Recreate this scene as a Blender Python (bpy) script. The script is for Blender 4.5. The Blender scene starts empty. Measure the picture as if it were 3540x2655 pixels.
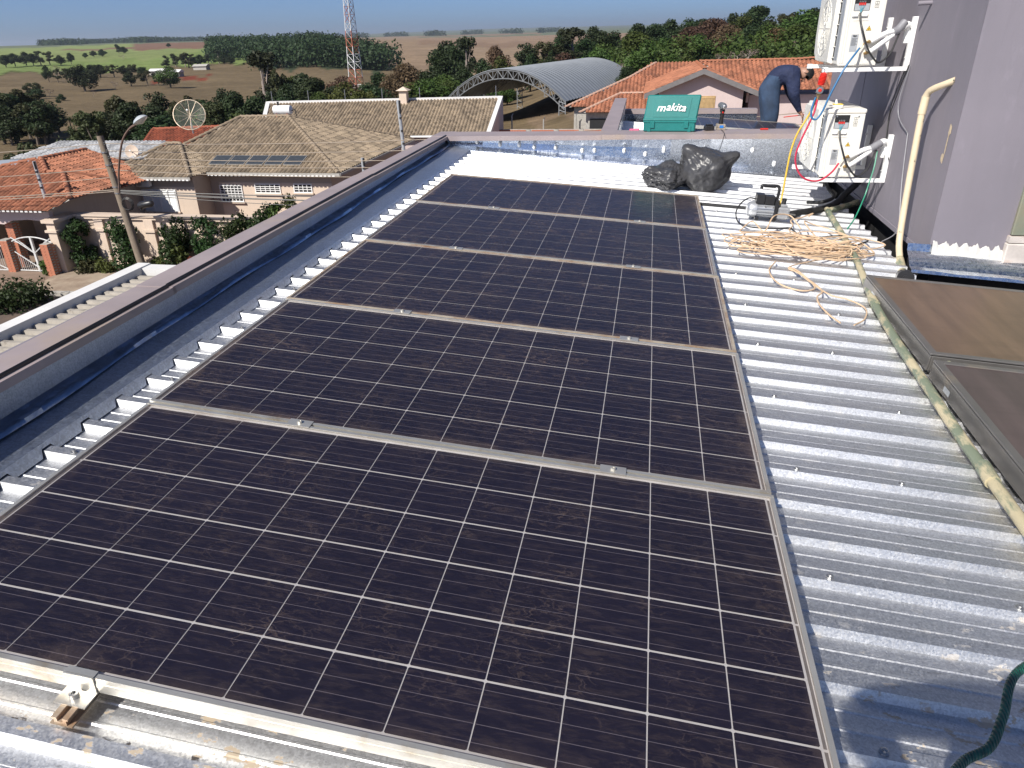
import bpy, math, random
import numpy as np
from mathutils import Matrix, Vector
random.seed(7); rng = np.random.default_rng(7)
R = math.radians
sc = bpy.context.scene
col = sc.collection

# ---------------------------------------------------------------- camera, sky, sun, exposure
# the roof plane leans a little: roof axes written in world axes
RM = Matrix(((0.997177, 0.0, 0.075089, 0), (0.000677, 0.999959, -0.008985, 0), (-0.075086, 0.009010, 0.997136, 0), (0, 0, 0, 1)))
CR = Matrix(((0.978392, 0.201895, 0.044590), (0.131907, -0.443424, -0.886553), (-0.159218, 0.873277, -0.460474)))  # right, down, forward
cam_d = bpy.data.cameras.new('camera'); cam = bpy.data.objects.new('camera', cam_d); col.objects.link(cam)
right, down, fwd = [RM.to_3x3() @ CR[i] for i in range(3)]
cl = RM @ Vector((1.4351, -0.8236, 1.1745))
cam.matrix_world = Matrix(((right.x, -down.x, -fwd.x, cl.x), (right.y, -down.y, -fwd.y, cl.y), (right.z, -down.z, -fwd.z, cl.z), (0, 0, 0, 1)))
cam_d.sensor_width = 36; cam_d.lens = 36 * 2491.6 / 3540
cam_d.shift_x = 0.0203; cam_d.shift_y = 0.0031
cam_d.clip_start = 0.02; cam_d.clip_end = 40000
sc.camera = cam

SUN = Vector((-0.37, -0.635, 0.68)).normalized()
elev = math.asin(SUN.z); azim = math.atan2(SUN.x, SUN.y)
world = bpy.data.worlds.new('World'); sc.world = world; world.use_nodes = True
wn = world.node_tree.nodes; wl = world.node_tree.links
sky = wn.new('ShaderNodeTexSky'); sky.sky_type = 'NISHITA'; sky.sun_disc = False
sky.sun_elevation = elev; sky.sun_rotation = azim
sky.altitude = 0; sky.air_density = 0.45; sky.dust_density = 0.9; sky.ozone_density = 8.0
wl.new(sky.outputs[0], wn['Background'].inputs[0]); wn['Background'].inputs[1].default_value = 0.085
sun_d = bpy.data.lights.new('sun', 'SUN'); sun = bpy.data.objects.new('sun', sun_d); col.objects.link(sun)
sun.rotation_euler = SUN.to_track_quat('Z', 'Y').to_euler(); sun.location = (0, 0, 60)
sun_d.energy = 4.8; sun_d.angle = R(0.53); sun_d.color = (1.0, 0.95, 0.87)
sc.view_settings.view_transform = 'Standard'; sc.view_settings.look = 'None'
sc.view_settings.exposure = 0.45; sc.view_settings.gamma = 1.0
sc.cycles.max_bounces = 6; sc.cycles.transparent_max_bounces = 12

# ---------------------------------------------------------------- helpers
def tag(o, label=None, cat=None, group=None, kind=None):
    if label: o['label'] = label
    if cat: o['category'] = cat
    if group: o['group'] = group
    if kind: o['kind'] = kind
    return o

def empty(name, mat=None, label=None, cat=None, group=None):
    o = bpy.data.objects.new(name, None); col.objects.link(o); o.empty_display_size = 0.1
    if mat is not None: o.matrix_world = mat if isinstance(mat, Matrix) else Matrix.Translation(mat)
    return tag(o, label, cat, group)

def link(name, me, parent=None, mat=None, loc=None):
    o = bpy.data.objects.new(name, me); col.objects.link(o)
    if parent: o.parent = parent
    if mat is not None: o.matrix_local = mat
    elif loc is not None: o.location = loc
    return o

def copy_tree(o, parent=None):
    c = o.copy(); col.objects.link(c); c.parent = parent
    if parent is not None: c.matrix_parent_inverse = o.matrix_parent_inverse.copy()
    for ch in o.children: copy_tree(ch, c)
    return c

class MB:
    def __init__(s): s.v = []; s.f = []; s.m = []; s.mi = 0
    def add(s, vs, fs):
        n = len(s.v); s.v += [tuple(p) for p in vs]; s.f += [tuple(i + n for i in f) for f in fs]; s.m += [s.mi] * len(fs); return s
    def box(s, a, b, M=None, bev=0.0):
        (x0, y0, z0), (x1, y1, z1) = a, b
        if bev:
            # chamfered box: 24 verts
            e = bev; vs = []; xs = (x0, x1); ys = (y0, y1); zs = (z0, z1)
            idx = {}
            for i in (0, 1):
                for j in (0, 1):
                    for k in (0, 1):
                        sx = e if i == 0 else -e; sy = e if j == 0 else -e; sz = e if k == 0 else -e
                        idx[i, j, k, 0] = len(vs); vs.append((xs[i], ys[j] + sy, zs[k] + sz))
                        idx[i, j, k, 1] = len(vs); vs.append((xs[i] + sx, ys[j], zs[k] + sz))
                        idx[i, j, k, 2] = len(vs); vs.append((xs[i] + sx, ys[j] + sy, zs[k]))
            fs = []
            for i in (0, 1):
                q = [idx[i, 0, 0, 0], idx[i, 1, 0, 0], idx[i, 1, 1, 0], idx[i, 0, 1, 0]]; fs.append(q[::-1] if i == 0 else q)
                q = [idx[0, i, 0, 1], idx[0, i, 1, 1], idx[1, i, 1, 1], idx[1, i, 0, 1]]; fs.append(q[::-1] if i == 0 else q)
                q = [idx[0, 0, i, 2], idx[1, 0, i, 2], idx[1, 1, i, 2], idx[0, 1, i, 2]]; fs.append(q[::-1] if i == 0 else q)
            for i in (0, 1):
                for j in (0, 1):
                    fs.append((idx[i, j, 0, 0], idx[i, j, 1, 0], idx[i, j, 1, 1], idx[i, j, 0, 1]))
                    fs.append((idx[i, 0, j, 0], idx[i, 1, j, 0], idx[i, 1, j, 2], idx[i, 0, j, 2]))
                    fs.append((idx[0, i, j, 1], idx[1, i, j, 1], idx[1, i, j, 2], idx[0, i, j, 2]))
                    for k in (0, 1): fs.append((idx[i, j, k, 0], idx[i, j, k, 1], idx[i, j, k, 2]))
        else:
            vs = [(x0, y0, z0), (x1, y0, z0), (x1, y1, z0), (x0, y1, z0), (x0, y0, z1), (x1, y0, z1), (x1, y1, z1), (x0, y1, z1)]
            fs = [(3, 2, 1, 0), (4, 5, 6, 7), (0, 1, 5, 4), (1, 2, 6, 5), (2, 3, 7, 6), (3, 0, 4, 7)]
        if M is not None: vs = [M @ Vector(p) for p in vs]
        return s.add(vs, fs)
    def prism(s, poly, d, axis='y', M=None):
        # poly in the two other axes, extruded d=(a,b) along axis
        n = len(poly); vs = []
        for t in d:
            for p, q in poly:
                vs.append((t, p, q) if axis == 'x' else (p, t, q) if axis == 'y' else (p, q, t))
        fs = [tuple(range(n))[::-1], tuple(range(n, 2 * n))] + [(i, (i + 1) % n, n + (i + 1) % n, n + i) for i in range(n)]
        if M is not None: vs = [M @ Vector(p) for p in vs]
        return s.add(vs, fs)
    def tube(s, pts, r, n=8, cap=True):
        pts = [Vector(p) for p in pts]; k = len(pts); rs = r if isinstance(r, (list, tuple)) else [r] * k
        t0 = (pts[1] - pts[0]).normalized(); u = t0.orthogonal().normalized(); vs = []
        for i, p in enumerate(pts):
            t = (pts[min(i + 1, k - 1)] - pts[max(i - 1, 0)])
            t = t.normalized() if t.length > 1e-9 else t0
            u = (u - t * u.dot(t)); u = u.normalized() if u.length > 1e-6 else t.orthogonal().normalized()
            w = t.cross(u)
            for j in range(n):
                a = 2 * math.pi * j / n; vs.append(p + (u * math.cos(a) + w * math.sin(a)) * rs[i])
        fs = [(i * n + j, i * n + (j + 1) % n, (i + 1) * n + (j + 1) % n, (i + 1) * n + j) for i in range(k - 1) for j in range(n)]
        if cap: fs += [tuple(range(n))[::-1], tuple(range((k - 1) * n, k * n))]
        return s.add(vs, fs)
    def lathe(s, prof, c=(0, 0, 0), n=16, M=None):
        # prof: (radius, height) along z
        vs = []
        for r_, h in prof:
            for j in range(n):
                a = 2 * math.pi * j / n; vs.append((c[0] + r_ * math.cos(a), c[1] + r_ * math.sin(a), c[2] + h))
        k = len(prof)
        fs = [(i * n + j, i * n + (j + 1) % n, (i + 1) * n + (j + 1) % n, (i + 1) * n + j) for i in range(k - 1) for j in range(n)]
        fs += [tuple(range(n))[::-1], tuple(range((k - 1) * n, k * n))]
        if M is not None: vs = [M @ Vector(p) for p in vs]
        return s.add(vs, fs)
    def quad(s, a, b, c, d): return s.add((a, b, c, d), ((0, 1, 2, 3),))
    def mesh(s, name, mats, smooth=False):
        me = bpy.data.meshes.new(name); me.from_pydata(s.v, [], s.f)
        for m in (mats if isinstance(mats, (list, tuple)) else [mats]): me.materials.append(m)
        if any(s.m): me.polygons.foreach_set('material_index', s.m)
        if smooth:
            me.polygons.foreach_set('use_smooth', [True] * len(me.polygons))
            try: me.set_sharp_from_angle(angle=R(smooth if smooth is not True else 40))
            except Exception: pass
        me.validate(); me.update(); return me
    def build(s, name, mats, parent=None, smooth=False, mat=None, loc=None):
        return link(name, s.mesh(name, mats, smooth), parent, mat, loc)

def spline(pts, n=8):
    # Catmull-Rom through pts
    P = [Vector(p) for p in pts]; P = [P[0] * 2 - P[1]] + P + [P[-1] * 2 - P[-2]]; out = []
    for i in range(1, len(P) - 2):
        for j in range(n):
            t = j / n; a, b, c, d = P[i - 1], P[i], P[i + 1], P[i + 2]
            out.append(0.5 * ((2 * b) + (c - a) * t + (2 * a - 5 * b + 4 * c - d) * t * t + (3 * b - a - 3 * c + d) * t ** 3))
    out.append(P[-2]); return out

# ---------------------------------------------------------------- materials
def nodes(name):
    m = bpy.data.materials.new(name); m.use_nodes = True; nt = m.node_tree
    return m, nt, nt.nodes['Principled BSDF'], nt.nodes.new, nt.links.new
def setp(b, **k):
    for a, v in k.items(): b.inputs[a.replace('_', ' ')].default_value = v
def coords(nt, scale=(1, 1, 1), space='Object', loc=(0, 0, 0), rot=(0, 0, 0)):
    t = nt.nodes.new('ShaderNodeTexCoord'); mp = nt.nodes.new('ShaderNodeMapping')
    mp.inputs['Scale'].default_value = scale; mp.inputs['Location'].default_value = loc; mp.inputs['Rotation'].default_value = rot
    nt.links.new(t.outputs[space], mp.inputs['Vector']); return mp.outputs[0]
def noise(nt, vec, scale, detail=4, rough=.55, dist=0):
    n = nt.nodes.new('ShaderNodeTexNoise'); n.inputs['Scale'].default_value = scale; n.inputs['Detail'].default_value = detail
    n.inputs['Roughness'].default_value = rough; n.inputs['Distortion'].default_value = dist
    if vec is not None: nt.links.new(vec, n.inputs['Vector'])
    return n.outputs['Fac']
def ramp(nt, fac, stops):
    r_ = nt.nodes.new('ShaderNodeValToRGB'); e = r_.color_ramp.elements
    while len(e) < len(stops): e.new(0.5)
    for i, (p, c) in enumerate(stops):
        e[i].position = p; e[i].color = (*c, 1) if isinstance(c, (tuple, list)) else (c, c, c, 1)
    nt.links.new(fac, r_.inputs[0]); return r_.outputs[0]
def mixc(nt, fac, a, b, mode='MIX'):
    n = nt.nodes.new('ShaderNodeMix'); n.data_type = 'RGBA'; n.blend_type = mode
    for s_, v in ((0, fac), (6, a), (7, b)):
        if hasattr(v, 'links'): nt.links.new(v, n.inputs[s_])
        elif s_ == 0: n.inputs[0].default_value = v
        else: n.inputs[s_].default_value = (*v, 1) if isinstance(v, (tuple, list)) else (v, v, v, 1)
    return n.outputs[2]
def math_(nt, op, a, b=None, c=None):
    n = nt.nodes.new('ShaderNodeMath'); n.operation = op
    for i, v in enumerate((a, b, c)):
        if v is None: continue
        if hasattr(v, 'links'): nt.links.new(v, n.inputs[i])
        else: n.inputs[i].default_value = v
    return n.outputs[0]
def bump(nt, b, h, strength=.2, dist=.01):
    n = nt.nodes.new('ShaderNodeBump'); n.inputs['Strength'].default_value = strength; n.inputs['Distance'].default_value = dist
    nt.links.new(h, n.inputs['Height']); nt.links.new(n.outputs[0], b.inputs['Normal'])
def pm(name, c, rough=.6, metal=0.0, var=.18, scale=6, c2=None, bmp=0, bscale=60, bdist=.004, coat=0, stretch=(1, 1, 1), spec=.5, dirt=None, dscale=3, dpos=(.55, .75)):
    m, nt, b, N, L = nodes(name); v = coords(nt, stretch)
    f = noise(nt, v, scale, 5, .6)
    lo = tuple(x * (1 - var) for x in c) if c2 is None else c2
    hi = tuple(min(1, x * (1 + var)) for x in c) if c2 is None else c
    cc = ramp(nt, f, ((.3, lo), (.7, hi)))
    if dirt is not None:
        d = noise(nt, v, dscale, 6, .65); dm = ramp(nt, d, ((dpos[0], 0.0), (dpos[1], 1.0)))
        cc = mixc(nt, dm, cc, dirt)
    L(cc, b.inputs['Base Color']); setp(b, Roughness=rough, Metallic=metal, Coat_Weight=coat, Coat_Roughness=.1)
    b.inputs['Specular IOR Level'].default_value = spec
    rr = math_(nt, 'MULTIPLY_ADD', noise(nt, v, scale * 2.3, 3), .25 * rough, rough * .875); L(rr, b.inputs['Roughness'])
    if bmp: bump(nt, b, noise(nt, v, bscale, 4), bmp, bdist)
    return m
MT = {}
def galv(name, base=(.60, .63, .66), rough=.40, spangle=90, rust=0.0, metal=1.0, streak=(1, 14, 1), bmp=.08, rustscale=2.2):
    m, nt, b, N, L = nodes(name); v = coords(nt)
    vo = N('ShaderNodeTexVoronoi'); vo.inputs['Scale'].default_value = spangle; L(v, vo.inputs['Vector'])
    sep = N('ShaderNodeSeparateColor'); L(vo.outputs['Color'], sep.inputs[0])
    sp = ramp(nt, sep.outputs[0], ((0, .82), (1, 1.08)))
    st = ramp(nt, noise(nt, coords(nt, streak), 3, 5, .65), ((.3, .88), (.75, 1.06)))
    bl = ramp(nt, noise(nt, v, 1.1, 4, .6), ((.3, .92), (.7, 1.05)))
    c = mixc(nt, 1.0, mixc(nt, 1.0, mixc(nt, 1.0, base, sp, 'MULTIPLY'), st, 'MULTIPLY'), bl, 'MULTIPLY')
    r_ = math_(nt, 'MULTIPLY_ADD', sep.outputs[1], .14, rough - .07); me = None
    if rust > 0:
        sy = N('ShaderNodeSeparateXYZ'); L(v, sy.inputs[0]); big = ramp(nt, math_(nt, 'MULTIPLY_ADD', noise(nt, v, 2.2, 3), 1.1, math_(nt, 'MULTIPLY', sy.outputs[1], -.8)), ((.0, .10), (.35, 1.0)))
        n1 = noise(nt, coords(nt, (1.0, 1.6, 1)), 16 * rustscale / 2.2, 5, .62)
        k1 = ramp(nt, n1, ((.60, 0.0), (.63, 1.0)))
        k = math_(nt, 'MULTIPLY', k1, math_(nt, 'MULTIPLY', big, rust))
        rc = ramp(nt, noise(nt, v, 26, 3), ((.35, (.42, .33, .22)), (.6, (.50, .40, .28)), (.78, (.36, .17, .06))))
        c = mixc(nt, k, c, rc); r_ = mixc(nt, k, r_, .75); me = math_(nt, 'MULTIPLY_ADD', k, -metal, metal)
        dk = ramp(nt, noise(nt, coords(nt, (1.0, 3.5, 1), loc=(9, 2, 0)), 9, 5, .7), ((.66, 0.0), (.72, .75)))
        c = mixc(nt, math_(nt, 'MULTIPLY', dk, rust * .6), c, (.06, .05, .04))
    L(c, b.inputs['Base Color']); L(r_, b.inputs['Roughness'])
    if me is None: setp(b, Metallic=metal)
    else: L(me, b.inputs['Metallic'])
    bump(nt, b, noise(nt, coords(nt, streak), 5, 3), bmp, .004)
    return m
MT['roof'] = galv('galvanised_roof', (.79, .80, .815), .53, 260, rust=.9, metal=1.0)
MT['flash'] = galv('flashing_metal', (.66, .72, .82), .44, 160, bmp=.08)
MT['flashw'] = galv('shaded_parapet_lining', (.40, .46, .56), .40, 200, bmp=.05)  # darker copy of the flashing metal; dark panel reflection put into its base colour
MT['galv'] = galv('galvanised_sheet', (.74, .78, .84), .28, 75, bmp=.35)
MT['alu'] = pm('aluminium_frame', (.62, .60, .55), .45, .75, .08, 9, dirt=(.40, .30, .18), dscale=5, dpos=(.56, .78))
MT['alud'] = pm('dirty_aluminium', (.55, .48, .38), .55, .5, .15, 9, dirt=(.36, .20, .10), dscale=7, dpos=(.45, .7))
MT['back'] = pm('white_backsheet', (.66, .63, .62), .5, 0, .05, 20)
MT['ribbon'] = pm('tin_ribbon', (.24, .22, .21), .5, .3, .1, 20)
MT['coping'] = pm('mauve_painted_coping', (.30, .25, .25), .48, 0, .12, 3, bmp=.05, dirt=(.34, .27, .22), dscale=2.2)
MT['seal'] = pm('crumpled_flashing_tape', (.34, .42, .56), .30, .9, .25, 8, bmp=.5, bscale=14, bdist=.02)
MT['dark'] = pm('dark_void', (.012, .012, .014), .8)
MT['black'] = pm('black_rubber', (.018, .018, .019), .5, 0, .3, 20)
MT['blackp'] = pm('black_plastic', (.02, .02, .022), .38, 0, .2, 20)
def wallm(name, c, c2):
    m, nt, b, N, L = nodes(name); v = coords(nt)
    f = noise(nt, v, 1.3, 5, .6); f2 = noise(nt, coords(nt, (3, 3, .5)), 2.0, 5, .65)
    cc = mixc(nt, ramp(nt, f2, ((.5, 0.0), (.85, .35))), ramp(nt, f, ((.3, c2), (.7, c))), tuple(x * .72 for x in c))
    f3 = noise(nt, coords(nt, (1, 1, .35)), 9, 6, .7); cc = mixc(nt, ramp(nt, f3, ((.58, 0.0), (.74, .30))), cc, tuple(min(1, x * 1.35) for x in c))
    f4 = noise(nt, coords(nt, (7, 7, .45), loc=(2, 5, 1)), 1.3, 5, .7); cc = mixc(nt, ramp(nt, f4, ((.60, 0.0), (.80, .40))), cc, tuple(x * .55 for x in c))
    L(cc, b.inputs['Base Color']); setp(b, Roughness=.75)
    bump(nt, b, noise(nt, v, 70, 5, .6), .18, .004); return m
MT['mauve'] = wallm('mauve_stucco', (.225, .205, .235), (.195, .18, .208))
MT['cream'] = wallm('cream_wall', (.62, .50, .40), (.56, .45, .36))
MT['beige'] = wallm('beige_wall', (.44, .36, .29), (.40, .33, .265))
MT['pinkwall'] = wallm('pink_plaster', (.56, .46, .44), (.52, .42, .40))
MT['whitewall'] = wallm('white_wall', (.70, .69, .67), (.62, .61, .6))
MT['concrete'] = pm('concrete', (.36, .34, .31), .85, 0, .2, 5, bmp=.3, bscale=40)
MT['white'] = pm('white_paint', (.78, .78, .77), .4, 0, .04, 6, spec=.4)
MT['whitef'] = pm('white_foam_tape', (.78, .78, .77), .6, 0, .06, 30, bmp=.3, bscale=60, bdist=.003)
MT['grey'] = pm('grey_tape', (.25, .25, .27), .5, .2, .12, 30, bmp=.3, bscale=50)
MT['acshell'] = pm('ac_ivory_shell', (.70, .68, .62), .42, 0, .03, 6)
MT['acfin'] = pm('ac_condenser_fins', (.40, .43, .47), .4, .6, .12, 40)
MT['label'] = pm('silver_label', (.42, .44, .46), .4, .2, .05, 40)
MT['print'] = pm('black_print', (.03, .03, .03), .6)
MT['brass'] = pm('brass', (.52, .36, .16), .35, .85, .15, 30)
MT['steel'] = pm('steel', (.5, .5, .5), .35, .9, .1, 30)
MT['yellow'] = pm('yellow_sign', (.80, .52, .03), .5)
MT['hyel'] = pm('yellow_hose', (.66, .42, .05), .4, 0, .1, 20)
MT['hred'] = pm('red_hose', (.52, .03, .07), .35, 0, .1, 20)
MT['hblue'] = pm('blue_hose', (.03, .14, .30), .35, 0, .1, 20)
MT['red'] = pm('red_plastic', (.60, .03, .02), .35)
MT['green'] = pm('green_cable', (.02, .22, .13), .4)
MT['rope'] = None
MT['twine'] = pm('tan_cord', (.60, .43, .28), .6, 0, .15, 30)
MT['pvc'] = pm('peeling_cream_pipe', (.62, .52, .36), .55, 0, .08, 14, dirt=(.10, .09, .07), dscale=22, dpos=(.63, .67))
MT['pvcg'] = pm('green_stained_pipe', (.46, .40, .26), .6, 0, .12, 14, dirt=(.17, .20, .14), dscale=15, dpos=(.46, .56), stretch=(1, .35, 1), bmp=.3)
MT['teal'] = pm('teal_plastic', (.012, .165, .155), .45, 0, .1, 6, dirt=(.03, .20, .19), dscale=30, dpos=(.6, .8))
MT['logo'] = pm('white_logo', (.82, .82, .8), .5)
def bagm():
    m, nt, b, N, L = nodes('black_bag_plastic'); setp(b, Base_Color=(.052, .052, .056, 1), Roughness=.36)
    bump(nt, b, noise(nt, coords(nt, (1.5, 1.5, .8)), 22, 4, .5, 1.0), .35, .012); return m
MT['bag'] = bagm()
def cellm():
    m, nt, b, N, L = nodes('silicon_cell'); v = coords(nt)
    oi = N('ShaderNodeObjectInfo')
    f = ramp(nt, noise(nt, v, 22, 4, .6), ((.3, (.010, .009, .022)), (.7, (.019, .016, .031))))
    c = mixc(nt, math_(nt, 'MULTIPLY', oi.outputs['Random'], .6), f, (.018, .015, .032))
    sx = N('ShaderNodeSeparateXYZ'); L(v, sx.inputs[0])
    t = math_(nt, 'FRACT', math_(nt, 'MULTIPLY_ADD', sx.outputs[1], 4 / .1565, 4.0))
    bar = math_(nt, 'LESS_THAN', math_(nt, 'ABSOLUTE', math_(nt, 'SUBTRACT', t, .5)), .020)
    c = mixc(nt, bar, c, (.15, .13, .15))
    L(c, b.inputs['Base Color']); setp(b, Roughness=.4); return m
MT['cell'] = cellm()
def glassm(name, seed, dust=.5):
    # thin dusty cover glass: clear, with a fresnel gloss and a film of dried dust
    m, nt, b, N, L = nodes(name); out = nt.nodes['Material Output']; nt.nodes.remove(b)
    v = coords(nt, loc=(seed * 1.7, seed * .9, 0)); o = coords(nt)
    tr = N('ShaderNodeBsdfTransparent'); gl = N('ShaderNodeBsdfGlossy'); df = N('ShaderNodeBsdfDiffuse')
    gl.inputs['Roughness'].default_value = .16
    fr = N('ShaderNodeFresnel'); fr.inputs['IOR'].default_value = 1.42
    m1 = N('ShaderNodeMixShader'); L(math_(nt, 'MULTIPLY', fr.outputs[0], .42), m1.inputs[0]); L(tr.outputs[0], m1.inputs[1]); L(gl.outputs[0], m1.inputs[2])
    # dust: wrinkled dried film, stronger along the frame
    w = noise(nt, coords(nt, (.5, 2.2, 1), loc=(seed, 0, 0)), 34, 6, .68, .6)
    fine = ramp(nt, w, ((.47, 0.0), (.70, 1.0)))
    cr = N('ShaderNodeTexVoronoi'); cr.feature = 'DISTANCE_TO_EDGE'; cr.inputs['Scale'].default_value = 26
    wob = N('ShaderNodeMixRGB') if False else None
    dv = N('ShaderNodeVectorMath'); dv.operation = 'MULTIPLY_ADD'; nz = N('ShaderNodeTexNoise'); nz.inputs['Scale'].default_value = 18; nz.inputs['Detail'].default_value = 4
    L(coords(nt, (.75, 1.5, 1), loc=(seed, 3, 0)), nz.inputs['Vector']); L(nz.outputs['Color'], dv.inputs[0]); dv.inputs[1].default_value = (.12, .12, 0); L(coords(nt, (.75, 1.5, 1), loc=(seed, 3, 0)), dv.inputs[2])
    L(dv.outputs[0], cr.inputs['Vector'])
    crk = ramp(nt, cr.outputs['Distance'], ((0.0, 1.0), (.055, 0.0)))
    crk = math_(nt, 'MULTIPLY', crk, ramp(nt, noise(nt, v, 5.5, 4, .6), ((.45, 0.0), (.72, 1.0))))
    patch = ramp(nt, noise(nt, v, 1.6, 4, .6), ((.32, .35), (.75, 1.0)))
    sx = N('ShaderNodeSeparateXYZ'); L(o, sx.inputs[0])
    hx = math_(nt, 'SUBTRACT', .968, math_(nt, 'ABSOLUTE', sx.outputs[0])); hy = math_(nt, 'SUBTRACT', .486, math_(nt, 'ABSOLUTE', sx.outputs[1]))
    ed = math_(nt, 'MINIMUM', hx, hy); wob2 = math_(nt, 'MULTIPLY_ADD', noise(nt, v, 7, 5, .65), -.16, .11)
    edge = ramp(nt, math_(nt, 'ADD', ed, wob2), ((.0, .42), (.022, .10), (.07, 0.0)))
    film = math_(nt, 'MULTIPLY', math_(nt, 'MULTIPLY_ADD', fine, .10, math_(nt, 'MULTIPLY_ADD', crk, .26, .012)), patch)
    sp = ramp(nt, noise(nt, v, 120, 2, .5), ((.80, 0.0), (.83, .5)))
    tot = math_(nt, 'MINIMUM', math_(nt, 'MULTIPLY', math_(nt, 'ADD', math_(nt, 'ADD', film, edge), math_(nt, 'MULTIPLY', sp, .3)), dust * 2), .85)
    dc = ramp(nt, noise(nt, v, 3, 3), ((.3, (.30, .22, .17)), (.7, (.34, .25, .21))))
    L(dc, df.inputs['Color'])
    m2 = N('ShaderNodeMixShader'); L(tot, m2.inputs[0]); L(m1.outputs[0], m2.inputs[1]); L(df.outputs[0], m2.inputs[2]); L(m2.outputs[0], out.inputs[0]); return m
for i in range(6): MT['glass%d' % i] = glassm('dusty_cover_glass_%d' % i, i * 3.3 + 1, .45 + .16 * i)
def colm(name, c, seed):
    m, nt, b, N, L = nodes(name)
    f = noise(nt, coords(nt, (6, .8, 1), loc=(seed, 0, 0)), 1.6, 5, .6); f2 = noise(nt, coords(nt, (1, 9, 1), loc=(seed, 4, 0)), 3, 4)
    cc = mixc(nt, ramp(nt, f, ((.35, 0.0), (.7, .8))), c, tuple(x * 1.75 for x in c)); cc = mixc(nt, ramp(nt, f2, ((.5, 0.0), (.8, .35))), cc, tuple(x * .6 for x in c))
    L(cc, b.inputs['Base Color']); setp(b, Roughness=.35); b.inputs['Specular IOR Level'].default_value = .4; return m
MT['colA'] = colm('brown_dusty_glass', (.105, .068, .044), 1); MT['colB'] = colm('violet_brown_glass', (.062, .044, .044), 5)
# ================================================================ our building: roof, parapets, mauve block
GZ = -8.8            # street level
bld = empty('building', (0, 0, GZ), 'grey-mauve building with ribbed metal roof carrying the solar panels', 'building')
def onb(o):  # parent to the building keeping world coordinates
    o.parent = bld; o.matrix_parent_inverse = Matrix.Translation((0, 0, -GZ)); return o
def roofpart(o): o.matrix_local = RM; return onb(o)
PITCH = .168; Y0 = .219; ZT = -.061; ZP = -.082
def rib_profile(k):      # one period that starts at the near foot of rib k
    y = Y0 + PITCH * k
    return [(y - .010, ZP), (y, ZT), (y + .030, ZT), (y + .040, ZP), (y + .064, ZP), (y + .067, ZP + .0022), (y + .072, ZP + .0022), (y + .075, ZP), (y + .113, ZP), (y + .116, ZP + .0022), (y + .121, ZP + .0022), (y + .124, ZP), (y + PITCH - .010, ZP)]
def sheet(k0, k1, xa, xb, dz):
    pr = []
    for k in range(k0, k1): pr += rib_profile(k)[:-1]
    pr += rib_profile(k1)[:4]
    xs = [xa + (xb - xa) * i / 8 for i in range(9)]; mb = MB(); n = len(pr)
    vs = [(x, y, z + dz + .0012 * math.sin(x * 7 + k0)) for x in xs for y, z in pr]
    mb.add(vs, [(i * n + j, (i + 1) * n + j, (i + 1) * n + j + 1, i * n + j + 1) for i in range(8) for j in range(n - 1)])
    return roofpart(mb.build('roof_sheet', MT['roof']))
ks = list(range(-13, 39, 6))
for i, k in enumerate(ks[:-1]):
    yc = Y0 + PITCH * (k + 6)
    sheet(k, k + 6, -.36, 6.5 if yc < 3.75 else 3.085, .0016 * (i % 2))
sheet(35, 38, -.36, 3.085, .0016)
# screws on the ribs
scm = MB(); scm.lathe([(.010, 0), (.010, .002), (.005, .003), (.005, .008), (.002, .009)], n=8); scm = scm.mesh('roof_screw', MT['steel'])
for k in range(-6, 36, 3):
    for x in (-.12, 2.36 + .13 * (k % 2), 2.05):
        if k < 30 and x < 1.95 and x > -.1: continue
        y = Y0 + PITCH * k + .015
        o = link('roof_screw', scm, None, RM @ Matrix.Translation((x, y, ZT + .002))); onb(o)
# left flashing: flat sheet with a notched drop face over the rib ends
mb = MB(); ya, yb = -2.1, 6.55
N_ = 40
for i in range(N_):
    y0 = ya + (yb - ya) * i / N_; y1 = ya + (yb - ya) * (i + 1) / N_
    w = lambda y: .003 * math.sin(y * 5.1) + .002 * math.sin(y * 13.7)
    mb.quad((-.44, y0, -.040 + w(y0)), (-.222, y0, -.043), (-.222, y1, -.043), (-.44, y1, -.040 + w(y1)))
for k in range(-13, 38):
    y = Y0 + PITCH * k; a0 = y - .018; a1 = y - .003; a2 = y + .033; a3 = y + .045; b_ = y + PITCH - .018
    top = lambda yy: (-.222, yy, -.043); bot = lambda yy: (-.204, yy, ZP + .004); mid = lambda yy: (-.2155, yy, ZT + .005)
    mb.quad(top(a3), bot(a3), bot(b_), top(b_)); mb.quad(top(a1), mid(a1), mid(a2), top(a2))
    mb.add([top(a0), bot(a0), mid(a1), top(a1)], [(0, 1, 2, 3)]); mb.add([top(a2), mid(a2), bot(a3), top(a3)], [(0, 1, 2, 3)])
roofpart(mb.build('flashing', MT['flash']))
# sealed fold along the foot of the parapet
mb = MB(); pts = []
for i in range(120):
    y = -2.1 + 8.68 * i / 119; x0 = -.345 - .019 * (y - .8)
    j = .010 * math.sin(y * 2.3) + .006 * math.sin(y * 7.1 + 1)
    z0 = -.0375
    pts.append([(x0 - .012 + j, y, z0), (x0 - .02 + j, y, z0 + .010 + .004 * math.sin(y * 9)), (x0 - .040, y, z0 + .010 + .004 * math.sin(y * 11 + 2)), (x0 - .052, y, z0 + .016), (x0 - .072, y, z0 + .028)])
for i in range(119): mb.add(pts[i] + pts[i + 1], [(q, q + 1, q + 6, q + 5) for q in range(4)])
roofpart(mb.build('sealed_fold', MT['seal'], smooth=70))
def xin(y): return -.36 - .019 * (y - .8)
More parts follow.
